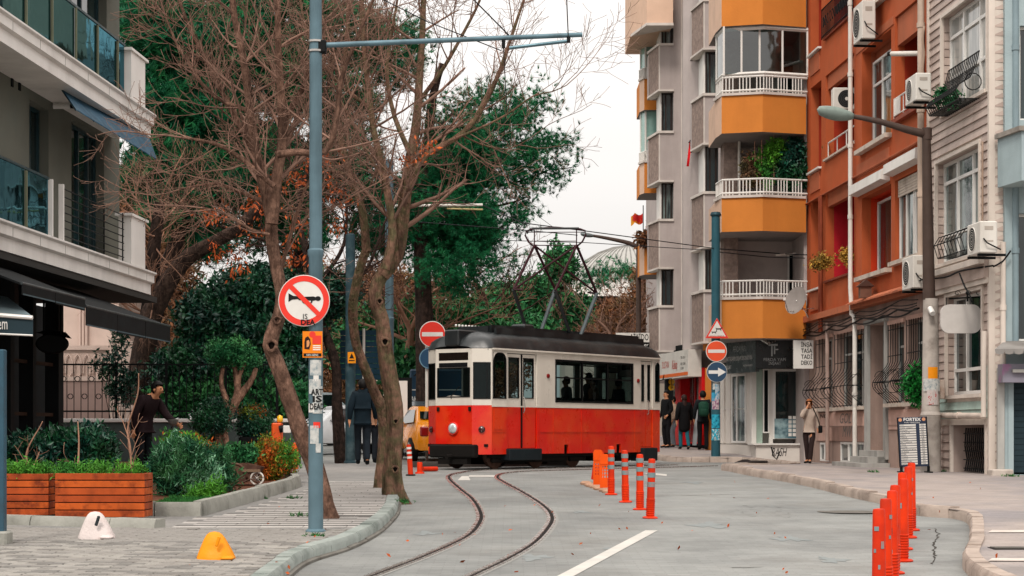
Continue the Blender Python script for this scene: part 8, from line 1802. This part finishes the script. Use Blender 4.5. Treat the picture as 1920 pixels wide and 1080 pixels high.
cor = [(1687, 876), (1742, 874), (1737, 781), (1682, 783)]
q4 = [(bx_(a), bz_(b)) for a, b in cor]
lrp = lambda a, b, f: (a[0]+(b[0]-a[0])*f, a[1]+(b[1]-a[1])*f)
def bp(s, v): return lrp(lrp(q4[0], q4[1], s), lrp(q4[3], q4[2], s), v)
BF2.mb().add([(a, -.03, b) for a, b in q4]+[(a, .0, b) for a, b in q4], [(3,2,1,0),(4,5,6,7),(0,1,5,4),(1,2,6,5),(2,3,7,6),(3,0,4,7)]).obj('board', mat('navy board', '#14233c', .4, .08, 3), t)
for s0, s1 in ((-.015, .02), (.98, 1.015)): fpoly(BF2, [bp(s0, 0), bp(s1, 0), bp(s1, 1), bp(s0, 1)], .006, M_black, t, 'edge')
for i in range(17):
 v = .045+i*.0485
 fpoly(BF2, [bp(.07, v), bp(.62, v), bp(.62, v+.036), bp(.07, v+.036)], .003, M_swhite, t, 'price_row'); fpoly(BF2, [bp(.74, v), bp(.96, v), bp(.96, v+.036), bp(.74, v+.036)], .003, M_swhite, t, 'price_cell')
 c_ = bp(.09, v+.018); wds = ['GÖMLEK', 'PANTOLON', 'CEKET', 'KABAN', 'ETEK', 'ELBİSE', 'TAKIM ELBİSE', 'KAZAK', 'MONT', 'BATTANİYE', 'YORGAN', 'PERDE', 'HALI', 'GELİNLİK', 'KRAVAT', 'DERİ CEKET', 'ÜTÜ'][i]
 text(BF2, wds, c_[0], c_[1], .026, .005, M_ink, t, width=.024*len(wds)); c_ = bp(.80, v+.018); text(BF2, '%d' % (15+5*((i*7) % 11)), c_[0], c_[1], .026, .005, M_ink, t, width=.05)
c_ = bp(.5, .945); text(BF2, 'FORTEX', c_[0], c_[1]+.01, .062, .004, M_wink, t, align='CENTER', width=.34, bold=.03); c_ = bp(.5, .89); text(BF2, 'KURU TEMİZLEME', c_[0], c_[1], .026, .004, M_wink, t, align='CENTER', width=.30)
for s_ in (.1, .9): c_ = bp(s_, .95); disc(BF2, c_[0], c_[1], .035, .004, mat('skin tone print', '#c98f6b', .6), t, 'emblem', 12)
for px in (1690, 1741): BF2.mb().box(bx_(px)-.025, bx_(px)+.025, -.02, .02, b0.z-.0, bz_(874)).obj('leg', M_black, t); BF2.mb().box(bx_(px)-.04, bx_(px)+.04, -.22, .22, b0.z, b0.z+.03).obj('foot', M_black, t)
text(FrameL((0, 51.2), (1, 0)), 'RASH', xx(1447, 51.2), zy(847, 51.2), .24, .006, M_ink, yb, name='graffiti', width=.42, ital=.3, bold=.0)
FrameL((0, 51.2), (1, 0)).mb().tube([(xx(1446, 51.2), .01, zy(838, 51.2)), (xx(1450, 51.2), .01, zy(855, 51.2)), (xx(1456, 51.2), .01, zy(861, 51.2)), (xx(1462, 51.2), .01, zy(846, 51.2))], .018, 5).obj('graffiti', M_ink, yb)
RFr = Frame(tuple(RF.P(0, 0, 0))[:2], tuple(RF.U)); RFr.tdir = -1
for s_, px, py, h_, m_ in (('GOLU', 1573, 784, .26, mat('grey spray', '#77706c', .8)), ('MWV', 1578, 808, .30, mat('grey spray', '#77706c')), ('NE', 1535, 780, .1, M_ink)): text(RFr, s_, RF.u(px), RF.z(px, py), h_, -.022, m_, ob, name='graffiti', width=.42*len(s_), ital=.3)
PW = FrameL((0, 51.85), (1, 0))
for i in range(4):
 for j in range(5): PW.mb().box(xx(1478+i*8, 51.85), xx(1484+i*8, 51.85), .03, .034, zy(818-j*8, 51.85), zy(812-j*8, 51.85)).obj('window_sticker', M_swhite, yb)
PW.mb().box(xx(1452, 51.85), xx(1507, 51.85), .02, .024, zy(822, 51.85), zy(785, 51.85)).obj('window_film', mat('blue grey film', '#3f5f6a', .3, .3, 3, col2='#8fa9ad', c2scale=2.5), yb)
for j in range(6):
 for i in range(2): RF.mb().box(RF.u(1838-i*8), RF.u(1832-i*8), -.18, -.17, RF.z(1830, 733-j*12), RF.z(1830, 725-j*12)).obj('window_sticker', M_swhite, cb)
def flag(name, label, pole_a, pole_b, pts, d_, m, emb=None):
 t = thing(name, pole_a, label, 'flag'); MB().tube([pole_a, pole_b], .018, 6).obj('pole', M_black, t)
 V = []; n = len(pts[0])
 for row in pts: V += [tuple(q) for q in row]
 MB().add(V, [(i*n+j, i*n+j+1, (i+1)*n+j+1, (i+1)*n+j) for i in range(len(pts)-1) for j in range(n-1)]).obj('cloth', m, t, smooth=True); return t
Yg = 63.5; rows = []
for i, f in enumerate(np.linspace(0, 1, 7)): rows.append([at(1205-22*f, 400+3*math.sin(f*6)+ (5 if f > .8 else 0) + g_*18 + f*2, Yg+.15*math.sin(f*7)) for g_ in np.linspace(0, 1, 4)])
t = flag('flag', 'yellow and red flag with a crest flying left of the grey bays', at(1206, 432, Yg), at(1206, 385, Yg), rows, 0, mat('yellow flag cloth', '#d8921a', .8, .1, 3, col2='#b01f1f', c2=(.46, .52), c2scale=.9))
rows = [[at(1293+f*2-6*g_, 262+50*g_, 57.8+.1*math.sin(6*g_)) for f in (0, 1.2, 2.4)] for g_ in np.linspace(0, 1, 7)]
flag('flag', 'narrow red flag hanging between the grey bays', at(1296, 262, 57.8), at(1291, 268, 57.8), rows, 0, mat('red flag cloth', '#c1121a', .8, .15, 4))
t = thing('spire_finial', at(1216, 440, 95), 'copper coloured spire finial sticking up behind the flag', 'spire')
s95 = 95/F; MB().lathe([(r*s95, (440-py)*s95) for r, py in ((2, 440), (4, 432), (6, 425), (2.5, 421), (5.5, 413), (2, 409), (4, 401), (1.5, 398), (3, 392), (1.2, 388), (2.4, 383), (.2, 376))], tuple(at(1216, 440, 95)), 12).obj('finial', mat('copper finial', '#b0703c', .4, .1, metal=.5), t, smooth=True)
YD = 150; sD = YD/F; dm = thing('domed_hall', (xx(1180, YD), YD, 1.6), 'large pale grey ribbed dome behind the pantograph', 'building')
c_ = (xx(1178, YD), YD, zy(640, YD)); rD = 150*sD; hD = 178*sD
ribs = 52; V = []; nr_ = 14
for i in range(nr_+1):
 th_ = math.pi/2*i/nr_
 for k in range(ribs*2):
  a = math.pi*k/ribs; rr = rD*math.cos(th_)*(1+(.006 if k % 2 else 0)); V.append((c_[0]+rr*math.cos(a), c_[1]+rr*math.sin(a), c_[2]+hD*math.sin(th_)))
n_ = ribs*2; MB().add(V, [(i*n_+k, i*n_+(k+1) % n_, (i+1)*n_+(k+1) % n_, (i+1)*n_+k) for i in range(nr_) for k in range(n_)]).obj('dome', mat('pale lead dome', '#a3a19c', .6, .06, .4, dirt=.3, dcol='#85837f', dscale=.3), dm)
for k in range(0, n_, 2):
 a = math.pi*k/ribs; MB().tube([(c_[0]+(rD+.03)*math.cos(t2)*math.cos(a), c_[1]+(rD+.03)*math.cos(t2)*math.sin(a), c_[2]+(hD+.03)*math.sin(t2)) for t2 in np.linspace(0, math.pi/2*.97, 10)], .05, 4).obj('rib', mat('dome seam', '#7e7c78', .6), dm)
MB().box(xx(1060, YD), xx(1330, YD), YD+1, YD+18, .5, zy(575, YD)).obj('wall', mat('pale hall wall', '#c4b6a8', .8, .08, .5, dirt=.3), dm)
t = thing('pale_house', at(1130, 640, 110), 'pale pink house with a low vaulted roof below the dome', 'building'); MB().box(xx(1060, 110), xx(1160, 110), 110, 118, 1, zy(555, 110)).obj('wall', M_mp, t)
MB().lathe([(2.2, -4), (2.2, 4)], (xx(1130, 110), 114, zy(560, 110)), 24, ax='y', sy=.6).obj('roof', M_lw, t, auto=40)
t = thing('house', at(760, 700, 95), 'pale low buildings at the far end of the side street', 'building'); MB().box(xx(560, 95), xx(760, 95), 95, 104, 1, zy(690, 95)).obj('wall', mat('far pale wall', '#a89c90', .9, .12, .6), t)
for i in range(6): MB().box(xx(580+i*28, 94.97), xx(594+i*28, 94.97), 94.95, 95, zy(760, 95), zy(725, 95)).obj('window', M_glass, t)
# ================================================================ bollards, barriers, small street things
M_bor = mat('orange bollard plastic', '#d4330a', .5, .1, 3, col2='#bf2a0c', c2=(.45, .6), c2scale=2, dirt=.3, dcol='#7a2f1c', dscale=5, spec=.2); M_refl = mat('grey reflective band', '#6f8486', .35, .15, 6, dirt=.5, dcol='#c2410f', dscale=14)
def bollard_mesh(bands, patches=False):
 r = .045; prof = [(.095, 0), (.10, .012), (.085, .022), (.05, .03)]
 for i in range(9): prof += [(.052, .04+i*.024), (.057, .046+i*.024), (.057, .055+i*.024), (.050, .060+i*.024)]
 prof += [(.050, .27), (.047, .60), (.045, .735), (.040, .752), (.001, .757)]
 t = thing('bollard', (0, 0, 0), None, 'bollard', None, local=True)
 MB().lathe(prof, (0, 0, 0), 20).obj('post', M_bor, t, auto=35)
 for zz in bands: MB().lathe([(.0515, zz), (.0515, zz+.062)], (0, 0, 0), 20).obj('reflective_band', M_refl, t)
 if patches:
  rs = random.Random(3)
  for zz, a0, hh, ww in ((.62, -.9, .03, .7), (.51, .1, .05, .5), (.47, -1.0, .025, .4), (.36, -.3, .03, .3)): wrapped(t, (0, 0), .0512, zz, hh, a0, a0+ww, M_refl, 'worn_patch')
 return t
pA_ = bollard_mesh((.40, .52, .64)); pB_ = bollard_mesh((), True)
mid = [(1146, 928, 'leftmost standing bollard of the mid road row, next to the barrier panels'), (1173, 942, 'second bollard of the mid road row, counted from the barrier panels'), (1200, 956, 'third mid road bollard, with a red sticker between its grey bands'), (1219, 972, 'nearest mid road bollard, leaning slightly, at the right end of the row')]
for k, (px, py, lb_) in enumerate(mid):
 g0 = gp(px, py); o = pA_ if k == 0 else dup(pA_, g0); o.location = g0; o['label'] = lb_; o['group'] = 'mid road orange bollards'; k == 2 and wrapped(o, (0, 0), .0525, .61, .05, -.5, .6, mat('red white sticker', '#c22a2a', .6, .2, 40, col2='#ddd6d0', c2scale=60), 'sticker'); o.rotation_euler = (0, R([0, -1.5, -1.5, -3][k]), k*.7); o.scale = (1.05,)*3
rt = [(1648, 1162, 'closest orange bollard at the right, its foot cut off by the frame'), (1661, 1125, 'second closest orange bollard at the right kerb'), (1673, 1096, 'third orange bollard of the right kerb row, leaning behind the second'), (1676, 1076, 'fourth orange bollard of the right kerb row, counted from the nearest'), (1693, 1053, 'fifth orange bollard of the right kerb row, counted from the nearest'), (1694, 1031, 'sixth orange bollard of the right row, mostly hidden behind the fifth'), (1703, 1009, 'seventh orange bollard of the right row, just in front of the farthest'), (1709, 995, 'farthest orange bollard of the right kerb row')]
for k, (px, py, lb_) in enumerate(rt):
 g0 = gp(px, py); o = pB_ if k == 0 else dup(pB_, g0); o.location = g0; o['label'] = lb_; o['group'] = 'orange bollards at the right kerb'; o.rotation_euler = (0, R([0, -1, 0, -1.5, .5, -1, -.5, 0][k]), k*1.3); o.scale = (1.03, 1.03, 1.09)
t = thing('bollard', gp(772, 892), 'leaning bollard with pale stripes beside the trunk on the kerb tip', 'bollard'); b0_ = gp(770, 892); tp_ = b0_ + Vector((-.04, 0, .62)); M_pb = mat('pale worn orange', '#d8683a', .5, .1, 4)
MB().tube([b0_+Vector((0, 0, .02)), tp_], [.055, .045], 14).obj('post', M_bor, t, auto=40)
for f in (.55, .7, .85): q = b0_.lerp(tp_, f); MB().tube([q, q+(tp_-b0_)*.07], .0515, 14).obj('reflective_band', M_swhite, t)
MB().lathe([(.09, 0), (.10, .015), (.09, .03), (.05, .03)], (b0_.x, b0_.y, b0_.z), 16).obj('base', M_black, t, auto=40)
b0_ = gp(787, 888); t = thing('bollard', b0_, 'short broken orange bollard stump left of the tram', 'bollard'); MB().lathe([(.10, 0), (.09, .03), (.058, .04), (.055, .22), (.05, .235), (.001, .235)], b0_, 14).obj('stump', M_bor, t, auto=40)
b0_ = gp(800, 885); t = thing('bollard', b0_, 'orange bollard lying flat on the road by the low kerb', 'bollard'); MB().tube([b0_+Vector((-.08, 0, .06)), b0_+Vector((.20, .25, .06))], .05, 12).obj('post', M_bor, t, auto=40)
bc = gp(1135, 918);
for k, (px, py, w_, h_, lb_) in enumerate(((1116, 905, .17, .60, 'dark orange tilted barrier panel at the back of the mid road cluster'), (1121, 914, .16, .66, 'tall orange perforated barrier panel in the middle of the cluster'), (1133, 920, .15, .62, 'front orange perforated barrier panel beside the first bollard'))):
 g0 = gp(px, py); t = thing('traffic_barrier', g0, lb_, 'barrier', 'orange barrier panels');
 MF = MB(lambda v, g0=g0, k=k: v @ np.array(Matrix.Rotation(R([8, 0, 0][k]), 3, 'Y')).T + np.array(tuple(g0))[None])
 hl = [(-w_/2+.03+c*.045, -w_/2+.055+c*.045, .22+r_*.055, .255+r_*.055) for c in range(3) for r_ in range(4)]
 xs_ = sorted({-w_/2, w_/2, *[h[0] for h in hl], *[h[1] for h in hl]}); zs_ = sorted({0.05, h_*.72, *[h[2] for h in hl], *[h[3] for h in hl]})
 for i in range(len(xs_)-1):
  for j in range(len(zs_)-1):
   cx_, cz_ = (xs_[i]+xs_[i+1])/2, (zs_[j]+zs_[j+1])/2
   if any(h[0] < cx_ < h[1] and h[2] < cz_ < h[3] for h in hl): continue
   MF.box(xs_[i], xs_[i+1], -.02, .02, zs_[j], zs_[j+1])
 MF.prism([(-w_/2, h_*.72), (w_/2, h_*.72), (w_/2, h_*.93), (w_*.35, h_), (-w_*.35, h_), (-w_/2, h_*.93)], -.03, .03, axis='y'); MF.obj('panel', M_bor if k == 0 else mat('bright orange plastic', '#e8520c', .45, .08, 3), t)
t = thing('rubber_separator', bc, 'worn pale rubber separator strip under the barrier panels', 'road separator')
P = [gp(1098, 908), gp(1110, 913), gp(1126, 919), gp(1140, 924)]
for i in range(9):
 f = i/8; q = P[0].lerp(P[-1], f); c_ = spath(P, .2); q = c_[int(f*(len(c_)-1))]; MB().lathe([(.10, 0), (.10, .03), (.06, .06), (.001, .06)], tuple(q), 12).obj('segment', mat('worn pale rubber', '#b08a72', .8, .2, 8, dirt=.6, dcol='#5d3a2c', dscale=9), t, auto=40)
def lump(px, py, wpx, hpx, m, label, hole):
 g0 = gp(px, py, PAV); s_ = g0.y/F; w, h = wpx*s_, hpx*s_; t = thing('concrete_bollard', g0, label, 'concrete bollard', 'squat concrete kerb bollards')
 V = []; n = 28; prof = [(0, 1.0), (.12, .97), (.32, .85), (.55, .69), (.75, .54), (.9, .39), (.975, .24), (1.0, .05)]
 rs = random.Random(hole)
 for zf, wf in prof:
  for k in range(n):
   a = 2*math.pi*k/n; ca, sa = math.cos(a), math.sin(a); e = .75
   x = math.copysign(abs(ca)**e, ca)*w*.5*wf*(1+.02*rs.random()); y = math.copysign(abs(sa)**e, sa)*(.20 if zf < .3 else .17)*(wf**.7)*.8
   V.append((g0.x+x-(.02*zf), g0.y+.12+y, g0.z+zf*h))
 MB().add(V, [(i*n+k, i*n+(k+1) % n, (i+1)*n+(k+1) % n, (i+1)*n+k) for i in range(len(prof)-1) for k in range(n)] + [tuple(range(7*n, 8*n))]).obj('body', m, t, smooth=True)
 MB().box(g0.x+w*.18, g0.x+w*.5, g0.y-.07, g0.y+.12, g0.z, g0.z+h*.17, bev=.02).obj('toe', m, t, auto=40)
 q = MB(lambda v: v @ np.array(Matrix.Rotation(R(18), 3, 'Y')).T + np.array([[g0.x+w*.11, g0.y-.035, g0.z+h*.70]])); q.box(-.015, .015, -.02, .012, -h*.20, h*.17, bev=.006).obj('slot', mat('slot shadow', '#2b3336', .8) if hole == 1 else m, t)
lump(177, 1012, 68, 52, mat('chalky white paint', '#cfc3bf', .8, .08, 4, dirt=.5, dcol='#9c8378', dscale=4, bump=.5), 'squat white concrete bollard in front of the plank planters', 1)
lump(402, 1051, 72, 53, mat('bright yellow orange paint', '#e08a10', .45, .06, 3, dirt=.2, dcol='#9c6a2c', bump=.2), 'squat yellow orange concrete bollard at the near kerb corner', 2)
g0 = gp(1496, 863, PAV); t = thing('concrete_bollard', g0, 'low yellow concrete dome by the shop plinth near the woman', 'concrete bollard'); MB().lathe([(.18, 0), (.18, .06), (.15, .13), (.08, .18), (.001, .19)], (g0.x, g0.y, g0.z), 20).obj('dome', mat('bright yellow orange paint', '#e08a10'), t, smooth=True)
YB2 = 34.5; t = thing('barrier_gate', on(xx(518, YB2), YB2, PAV), 'orange parking barrier housing with a yellow lamp by the leaning tree', 'barrier')
m_bo = mat('barrier orange', '#e2540e', .4, .06, 3, dirt=.2)
MB().box(xx(509, YB2), xx(527, YB2), YB2, YB2+.3, zy(880, YB2), zy(793, YB2), bev=.02).obj('housing', m_bo, t); MB().lathe([(.05, 0), (.06, .05), (.045, .12), (.001, .14)], (xx(523, YB2), YB2+.15, zy(792, YB2)), 12).obj('lamp', mat('barrier gate lamp yellow', '#e8b020', .3, .05), t, smooth=True)
MB().tube([(xx(524, YB2), YB2-.02, zy(805, YB2)), (xx(540, YB2), YB2-.02, zy(802, YB2))], .07, 10).obj('motor_cap', M_black, t, auto=40); MB().box(xx(532, YB2), xx(546, YB2), YB2-.1, YB2-.04, zy(812, YB2), zy(798, YB2), bev=.01).obj('arm_stub', M_frame, t)
t = thing('barrier_post', on(xx(552, 34), 34, PAV), 'second slim orange post behind the leaning tree trunk', 'post'); MB().box(xx(547, 34), xx(558, 34), 34, 34.15, zy(880, 34), zy(830, 34), bev=.01).obj('post', m_bo, t)
YPH = 42.9; t = thing('patio_heater', on(xx(425, YPH), YPH, PAV), 'steel patio heater with a wide disc top behind the fence', 'patio heater'); c_ = (xx(416, YPH), YPH, zy(686, YPH))
MB().lathe([(.001, .16), (.12, .14), (.44, .02), (.45, 0), (.10, .02), (.001, .02)], c_, 24).obj('reflector', M_frame, t, auto=30); MB().lathe([(.12, -.22), (.13, 0)], c_, 16).obj('burner', M_steel, t, auto=40); MB().lathe([(.09, -.45), (.12, -.22)], c_, 16).obj('burner_can', M_plastw, t, auto=40); MB().tube([(c_[0], c_[1], c_[2]-.45), (c_[0], c_[1], .9)], .045, 8).obj('pole', mat('grey pole', '#445257', .4, .1, metal=.4), t)
YWb = 29.6; t = thing('wheelbarrow', on(xx(455, YWb), YWb, PAV+.05), 'rusty brown wheelbarrow tipped in the bed', 'wheelbarrow')
m_wb = mat('rusty barrow tin', '#4c342a', .6, .25, 5, dirt=.5, dcol='#8a6a55', dscale=5); WX = lambda px, py: at(px, py, YWb)
V = [WX(420, 872), WX(455, 868), WX(490, 876), WX(478, 896), WX(450, 905), WX(430, 902)]; V2 = [v+Vector((0, .45, 0)) for v in V]
MB().add([tuple(v) for v in V+V2], [(0,1,2,3,4,5),(11,10,9,8,7,6)] + [(i, (i+1) % 6, 6+(i+1) % 6, 6+i) for i in range(2, 6)]).obj('tray', m_wb, t); P = [WX(418, 900), WX(420, 882), WX(432, 870), WX(450, 872), WX(462, 884), WX(463, 898)]; MB().tube(spath(P, .05), .022, 6).obj('rim', m_wb, t, smooth=True)
MB().tube([WX(455, 905), WX(470, 898), WX(486, 906)], .02, 6).obj('leg', m_wb, t); MB().box(WX(455, 0).x, WX(488, 0).x, YWb-.03, YWb+.03, WX(0, 885).z, WX(0, 880).z).obj('board', mat('pale worn board', '#7a6350', .7), t); c_ = WX(482, 897); MB().tube([c_+Vector((.1*math.cos(a), 0, .1*math.sin(a))) for a in np.linspace(0, 2*math.pi, 19)], .016, 6).obj('wheel_rim', M_plastw, t, smooth=True)
for k in range(4): a = k*math.pi/4; MB().tube([c_+Vector((.09*math.cos(a), 0, .09*math.sin(a))), c_-Vector((.09*math.cos(a), 0, .09*math.sin(a)))], .006, 4).obj('spoke', M_steel, t)
t = thing('cafe_chair', on(xx(12, 30), 30, PAV+.05), 'blue folding cafe chair half hidden by plants at the left edge', 'chair'); mb_ = mat('blue chair paint', '#1f5f82', .5)
for a, b in (((6, 820), (20, 880)), ((6, 850), (24, 850)), ((20, 820), (6, 880))): MB().tube([at(*a, 30), at(*b, 30)], .02, 6).obj('frame', mb_, t)
MB().box(xx(2, 30), xx(24, 30), 29.9, 30.2, zy(852, 30), zy(848, 30)).obj('seat', mb_, t)
t = thing('cafe_table', on(xx(105, 31), 31, PAV+.05), 'dark cafe table with small cups in front of the garden wall', 'table'); MB().box(xx(80, 31), xx(135, 31), 30.8, 31.3, zy(826, 31), zy(823, 31)).obj('top', M_cafe, t); MB().tube([at(108, 824, 31), at(108, 870, 31)], .03, 6).obj('leg', M_cafe, t)
for px in (114, 122): q = at(px, 823, 31); tag(MB().lathe([(.025, 0), (.032, .07), (.03, .07)], tuple(q), 10).obj('cup', M_frame, auto=40), 'small %s cup on the dark cafe table' % ('left' if px == 114 else 'right'), 'cup')
t = thing('billboard', on(xx(757, 52), 52, 0), 'blank pale poster panel in a black frame behind the double trunk', 'panel'); MB().box(xx(738, 52), xx(772, 52), 52, 52.12, zy(840, 52), zy(708, 52)).obj('frame', M_black, t); MB().box(xx(740, 52), xx(764, 52), 51.98, 51.999, zy(830, 52), zy(714, 52)).obj('sheet', M_swhite, t)
YV = 58; t = thing('truck', on(xx(800, YV), YV, 0), 'dark blue removal truck with white lettering behind the tram nose', 'truck'); VF = FrameL((0, YV), (1, 0))
MB().box(xx(768, YV), xx(900, YV), YV, YV+2.2, zy(800, YV), zy(692, YV), bev=.05).obj('cargo_box', mat('dark blue truck paint', '#143c55', .4, .08, 2), t); VF.mb().box(xx(769, YV), xx(899, YV), .002, .008, zy(732, YV), zy(730, YV)).obj('stripe', M_wink, t)
text(VF, 'NAKLİYAT', xx(763, YV), zy(748, YV), .17, .006, M_wink, t, width=.78, bold=.02); text(VF, 'EV BÜRO TAŞINIR', xx(770, YV), zy(759, YV), .09, .006, M_wink, t, width=.66); MB().add([at(775, 705, YV-.01), at(800, 705, YV-.01), at(800, 695, YV-.01), at(785, 695, YV-.01)], [(0,1,2,3)]).obj('window', M_glass, t)
for px in (785, 870): MB().lathe([(.001, 0), (.42, 0), (.42, .25), (.001, .25)], (xx(px, YV), YV+.05, float(gz(-3, YV))+.42), 20, ax='y').obj('wheel', M_rub, t, auto=40)
def car(loc, rz, m, label, L=4.2, W=1.72, H=1.48, lights=True, name='parked_car', taxi=False):
 t = thing(name, loc, label, 'car', None, rz=rz, local=True); hw = W/2
 prof = [(0, .32), (.02, .62), (.25, .74), (1.05, .90), (1.75, H-.04), (2.2, H), (3.1, H-.03), (3.85, 1.05), (4.12, .95), (4.2, .55), (4.15, .30)]
 prof = [(a*L/4.2-L/2, b) for a, b in prof]; n = len(prof); V = [];
 ws = [.86, .95, .97, .98, .76, .74, .75, .90, .94, .95, .90]
 for k_, f in enumerate((-1, -.93, -.6, 0, .6, .93, 1)):
  for (a, b), w_ in zip(prof, ws):
   z_ = b if abs(f) < .95 else (b*.96 if b > .5 else b+.03); V.append((a if abs(f) < .95 else a*.97, f*hw*w_, z_))
 Fq = [(k_*n+i, k_*n+i+1, (k_+1)*n+i+1, (k_+1)*n+i) for k_ in range(6) for i in range(n-1)]; Fq += [tuple(range(n-1, -1, -1)), tuple(range(6*n, 7*n))] + [(k_*n+n-1, k_*n, (k_+1)*n, (k_+1)*n+n-1) for k_ in range(6)]
 MB().add(V, Fq).obj('body', m, t, auto=50)
 mg_ = mat('car glass', '#0d1416', .06, .1, 2, spec=.9); q = lambda i, f, o=.006: (prof[i][0], f*hw*ws[i], prof[i][1]+o)
 MB().add([q(3, -.82), q(3, .82), q(4, .86), q(4, -.86)], [(0,1,2,3)]).obj('windscreen', mg_, t) if False else MB().add([(prof[3][0]+.12, -hw*.80, .98), (prof[3][0]+.12, hw*.80, .98), (prof[4][0]-.03, hw*.66, H-.06), (prof[4][0]-.03, -hw*.66, H-.06)], [(0,1,2,3)]).obj('windscreen', mg_, t)
 MB().add([(prof[7][0]-.06, -hw*.76, 1.13), (prof[7][0]-.06, hw*.76, 1.13), (prof[6][0]+.06, hw*.66, H-.08), (prof[6][0]+.06, -hw*.66, H-.08)], [(0,1,2,3)]).obj('rear_window', mg_, t)
 for s_ in (-1, 1):
  MB().add([(prof[3][0]+.3, s_*(hw*.965), 1.0), (prof[7][0]-.25, s_*(hw*.935), 1.04), (prof[6][0]-.05, s_*(hw*.775), H-.10), (prof[4][0]+.1, s_*(hw*.785), H-.11)], [(0,1,2,3)]).obj('side_window', mg_, t)
  for a in (-L*.31, L*.30):
   MB().lathe([(.001, -.1), (.31, -.1), (.32, 0), (.31, .1), (.2, .105), (.001, .08)], (a, s_*(hw-.08), .32), 22, ax='y').obj('wheel', M_rub, t, auto=40)
   MB().lathe([(.001, 0), (.2, 0), (.2, .01), (.001, .02)], (a, s_*(hw+.03), .32), 16, ax='y').obj('rim', M_steel, t, auto=40)
  MB().box(-L/2-.005, -L/2+.22, s_*hw*.60-.18*(s_ > 0)-.0, s_*hw*.60+.18+(0 if s_ > 0 else 0), .60, .74, bev=.03).obj('headlight', mat('headlight lens', '#c9cfd0'), t)
  MB().box(L/2-.12, L/2+.004, s_*hw*.72-.1, s_*hw*.72+.12, .66, .92, bev=.03).obj('tail_light', mat('red tail lens', '#8c1414', .2, .05, coat=.3), t)
  MB().box(prof[3][0]+.35, prof[3][0]+.5, s_*(hw+.02)-.06, s_*(hw+.02)+.08, .98, 1.10, bev=.02).obj('mirror', m, t)
 MB().box(-L/2-.02, -L/2+.05, -hw*.5, hw*.5, .42, .58, bev=.02).obj('grille', M_black, t); MB().box(L/2-.05, L/2+.01, -.26, .26, .60, .71).obj('number_plate', M_swhite, t)
 if taxi: MB().box(-.1, .12, -.2, .2, H, H+.13, bev=.03).obj('roof_sign', M_swhite, t)
 return t
car(on(xx(620, 56.5), 56.5, 0)+Vector((.35, 0, 0)), R(28), mat('white car paint', '#c4c6c8', .25, .04, 2, coat=.5), 'white parked car seen between the pole and the walking men')
car(on(xx(800, 50.6), 50.6, 0)+Vector((.2, 0, -.0)), R(-78), mat('taxi yellow paint', '#e58a06', .25, .05, 2, coat=.5), 'yellow taxi half hidden behind the nose of the tram', taxi=False)
car(on(xx(775, 56), 56, 0)+Vector((.1, 0, 0)), R(-82), mat('dark grey car paint', '#3a4247', .3, .06, 2, coat=.5), 'dark grey car with red tail lights behind the taxi', H=1.6)
car(on(xx(560, 66), 66, 0), R(20), mat('silver van paint', '#8e989c', .3, .05, 2, coat=.4), 'pale grey van parked behind the white car', H=1.9, L=4.6)
t = thing('island_kerb', gp(800, 876), 'low dark kerb behind the rails left of the tram', 'kerb'); kerb([Vector((-2.2, 43.5)), Vector((-1.0, 44.2)), Vector((1.5, 46))], 1, t, mat('dark kerb', '#4a4743', .9, .15), width=.3, h=.13, length=1, drop=0)
t = thing('leaning_board', at(1306, 815, 57.2), 'tall grey board leaning by the red kebab shop door', 'board'); MB().add([at(1298, 835, 57.0), at(1306, 835, 57.0), at(1313, 760, 57.3), at(1305, 760, 57.3)] + [at(1298, 835, 57.0)+Vector((0,.04,0)), at(1306, 835, 57.0)+Vector((0,.04,0)), at(1313, 760, 57.3)+Vector((0,.04,0)), at(1305, 760, 57.3)+Vector((0,.04,0))], [(0,1,2,3),(7,6,5,4),(0,4,5,1),(1,5,6,2),(2,6,7,3),(3,7,4,0)]).obj('board', mat('grey board', '#8b9296', .5, .1), t)
t = thing('tree_pit', at(1400, 868, 42), 'dark open pit behind the tip of the right kerb', 'pit')
c_ = [gp(1376, 868, PAV), gp(1440, 866, PAV), gp(1436, 860, PAV), gp(1392, 862, PAV)]; MB().add([tuple(v+Vector((0, 0, .006))) for v in c_], [(0,1,2,3)]).obj('pit', mat('dark wet soil', '#1d1613', .95), t)
t = thing('stone_block', gp(1432, 862, PAV), 'rough brown stone block at the end of the shop plinth', 'stone'); q = gp(1432, 860, PAV); MB().box(q.x-.28, q.x+.25, q.y, q.y+.4, q.z-.05, q.z+.22, bev=.05).obj('block', mat('brown stone', '#6b5a50', .9, .2, 5, bump=.6, dirt=.5), t)
R9 = np.random.default_rng(99); C = []
for _ in range(70):
 px, py = R9.uniform(20, 1880), R9.uniform(885, 1078)**1.0; g0 = gp(px, py, 0 if 760 < px < 1700 else PAV+.004); C.append((g0.x, g0.y, g0.z+.012))
mb = MB(); leaves(mb, np.array(C), 1, .05, .6, .0, R9, up=0); tag(mb.obj('fallen_leaves', M_dry), 'scattered dry leaves lying on the road and pavement', 'leaves', kind='stuff')
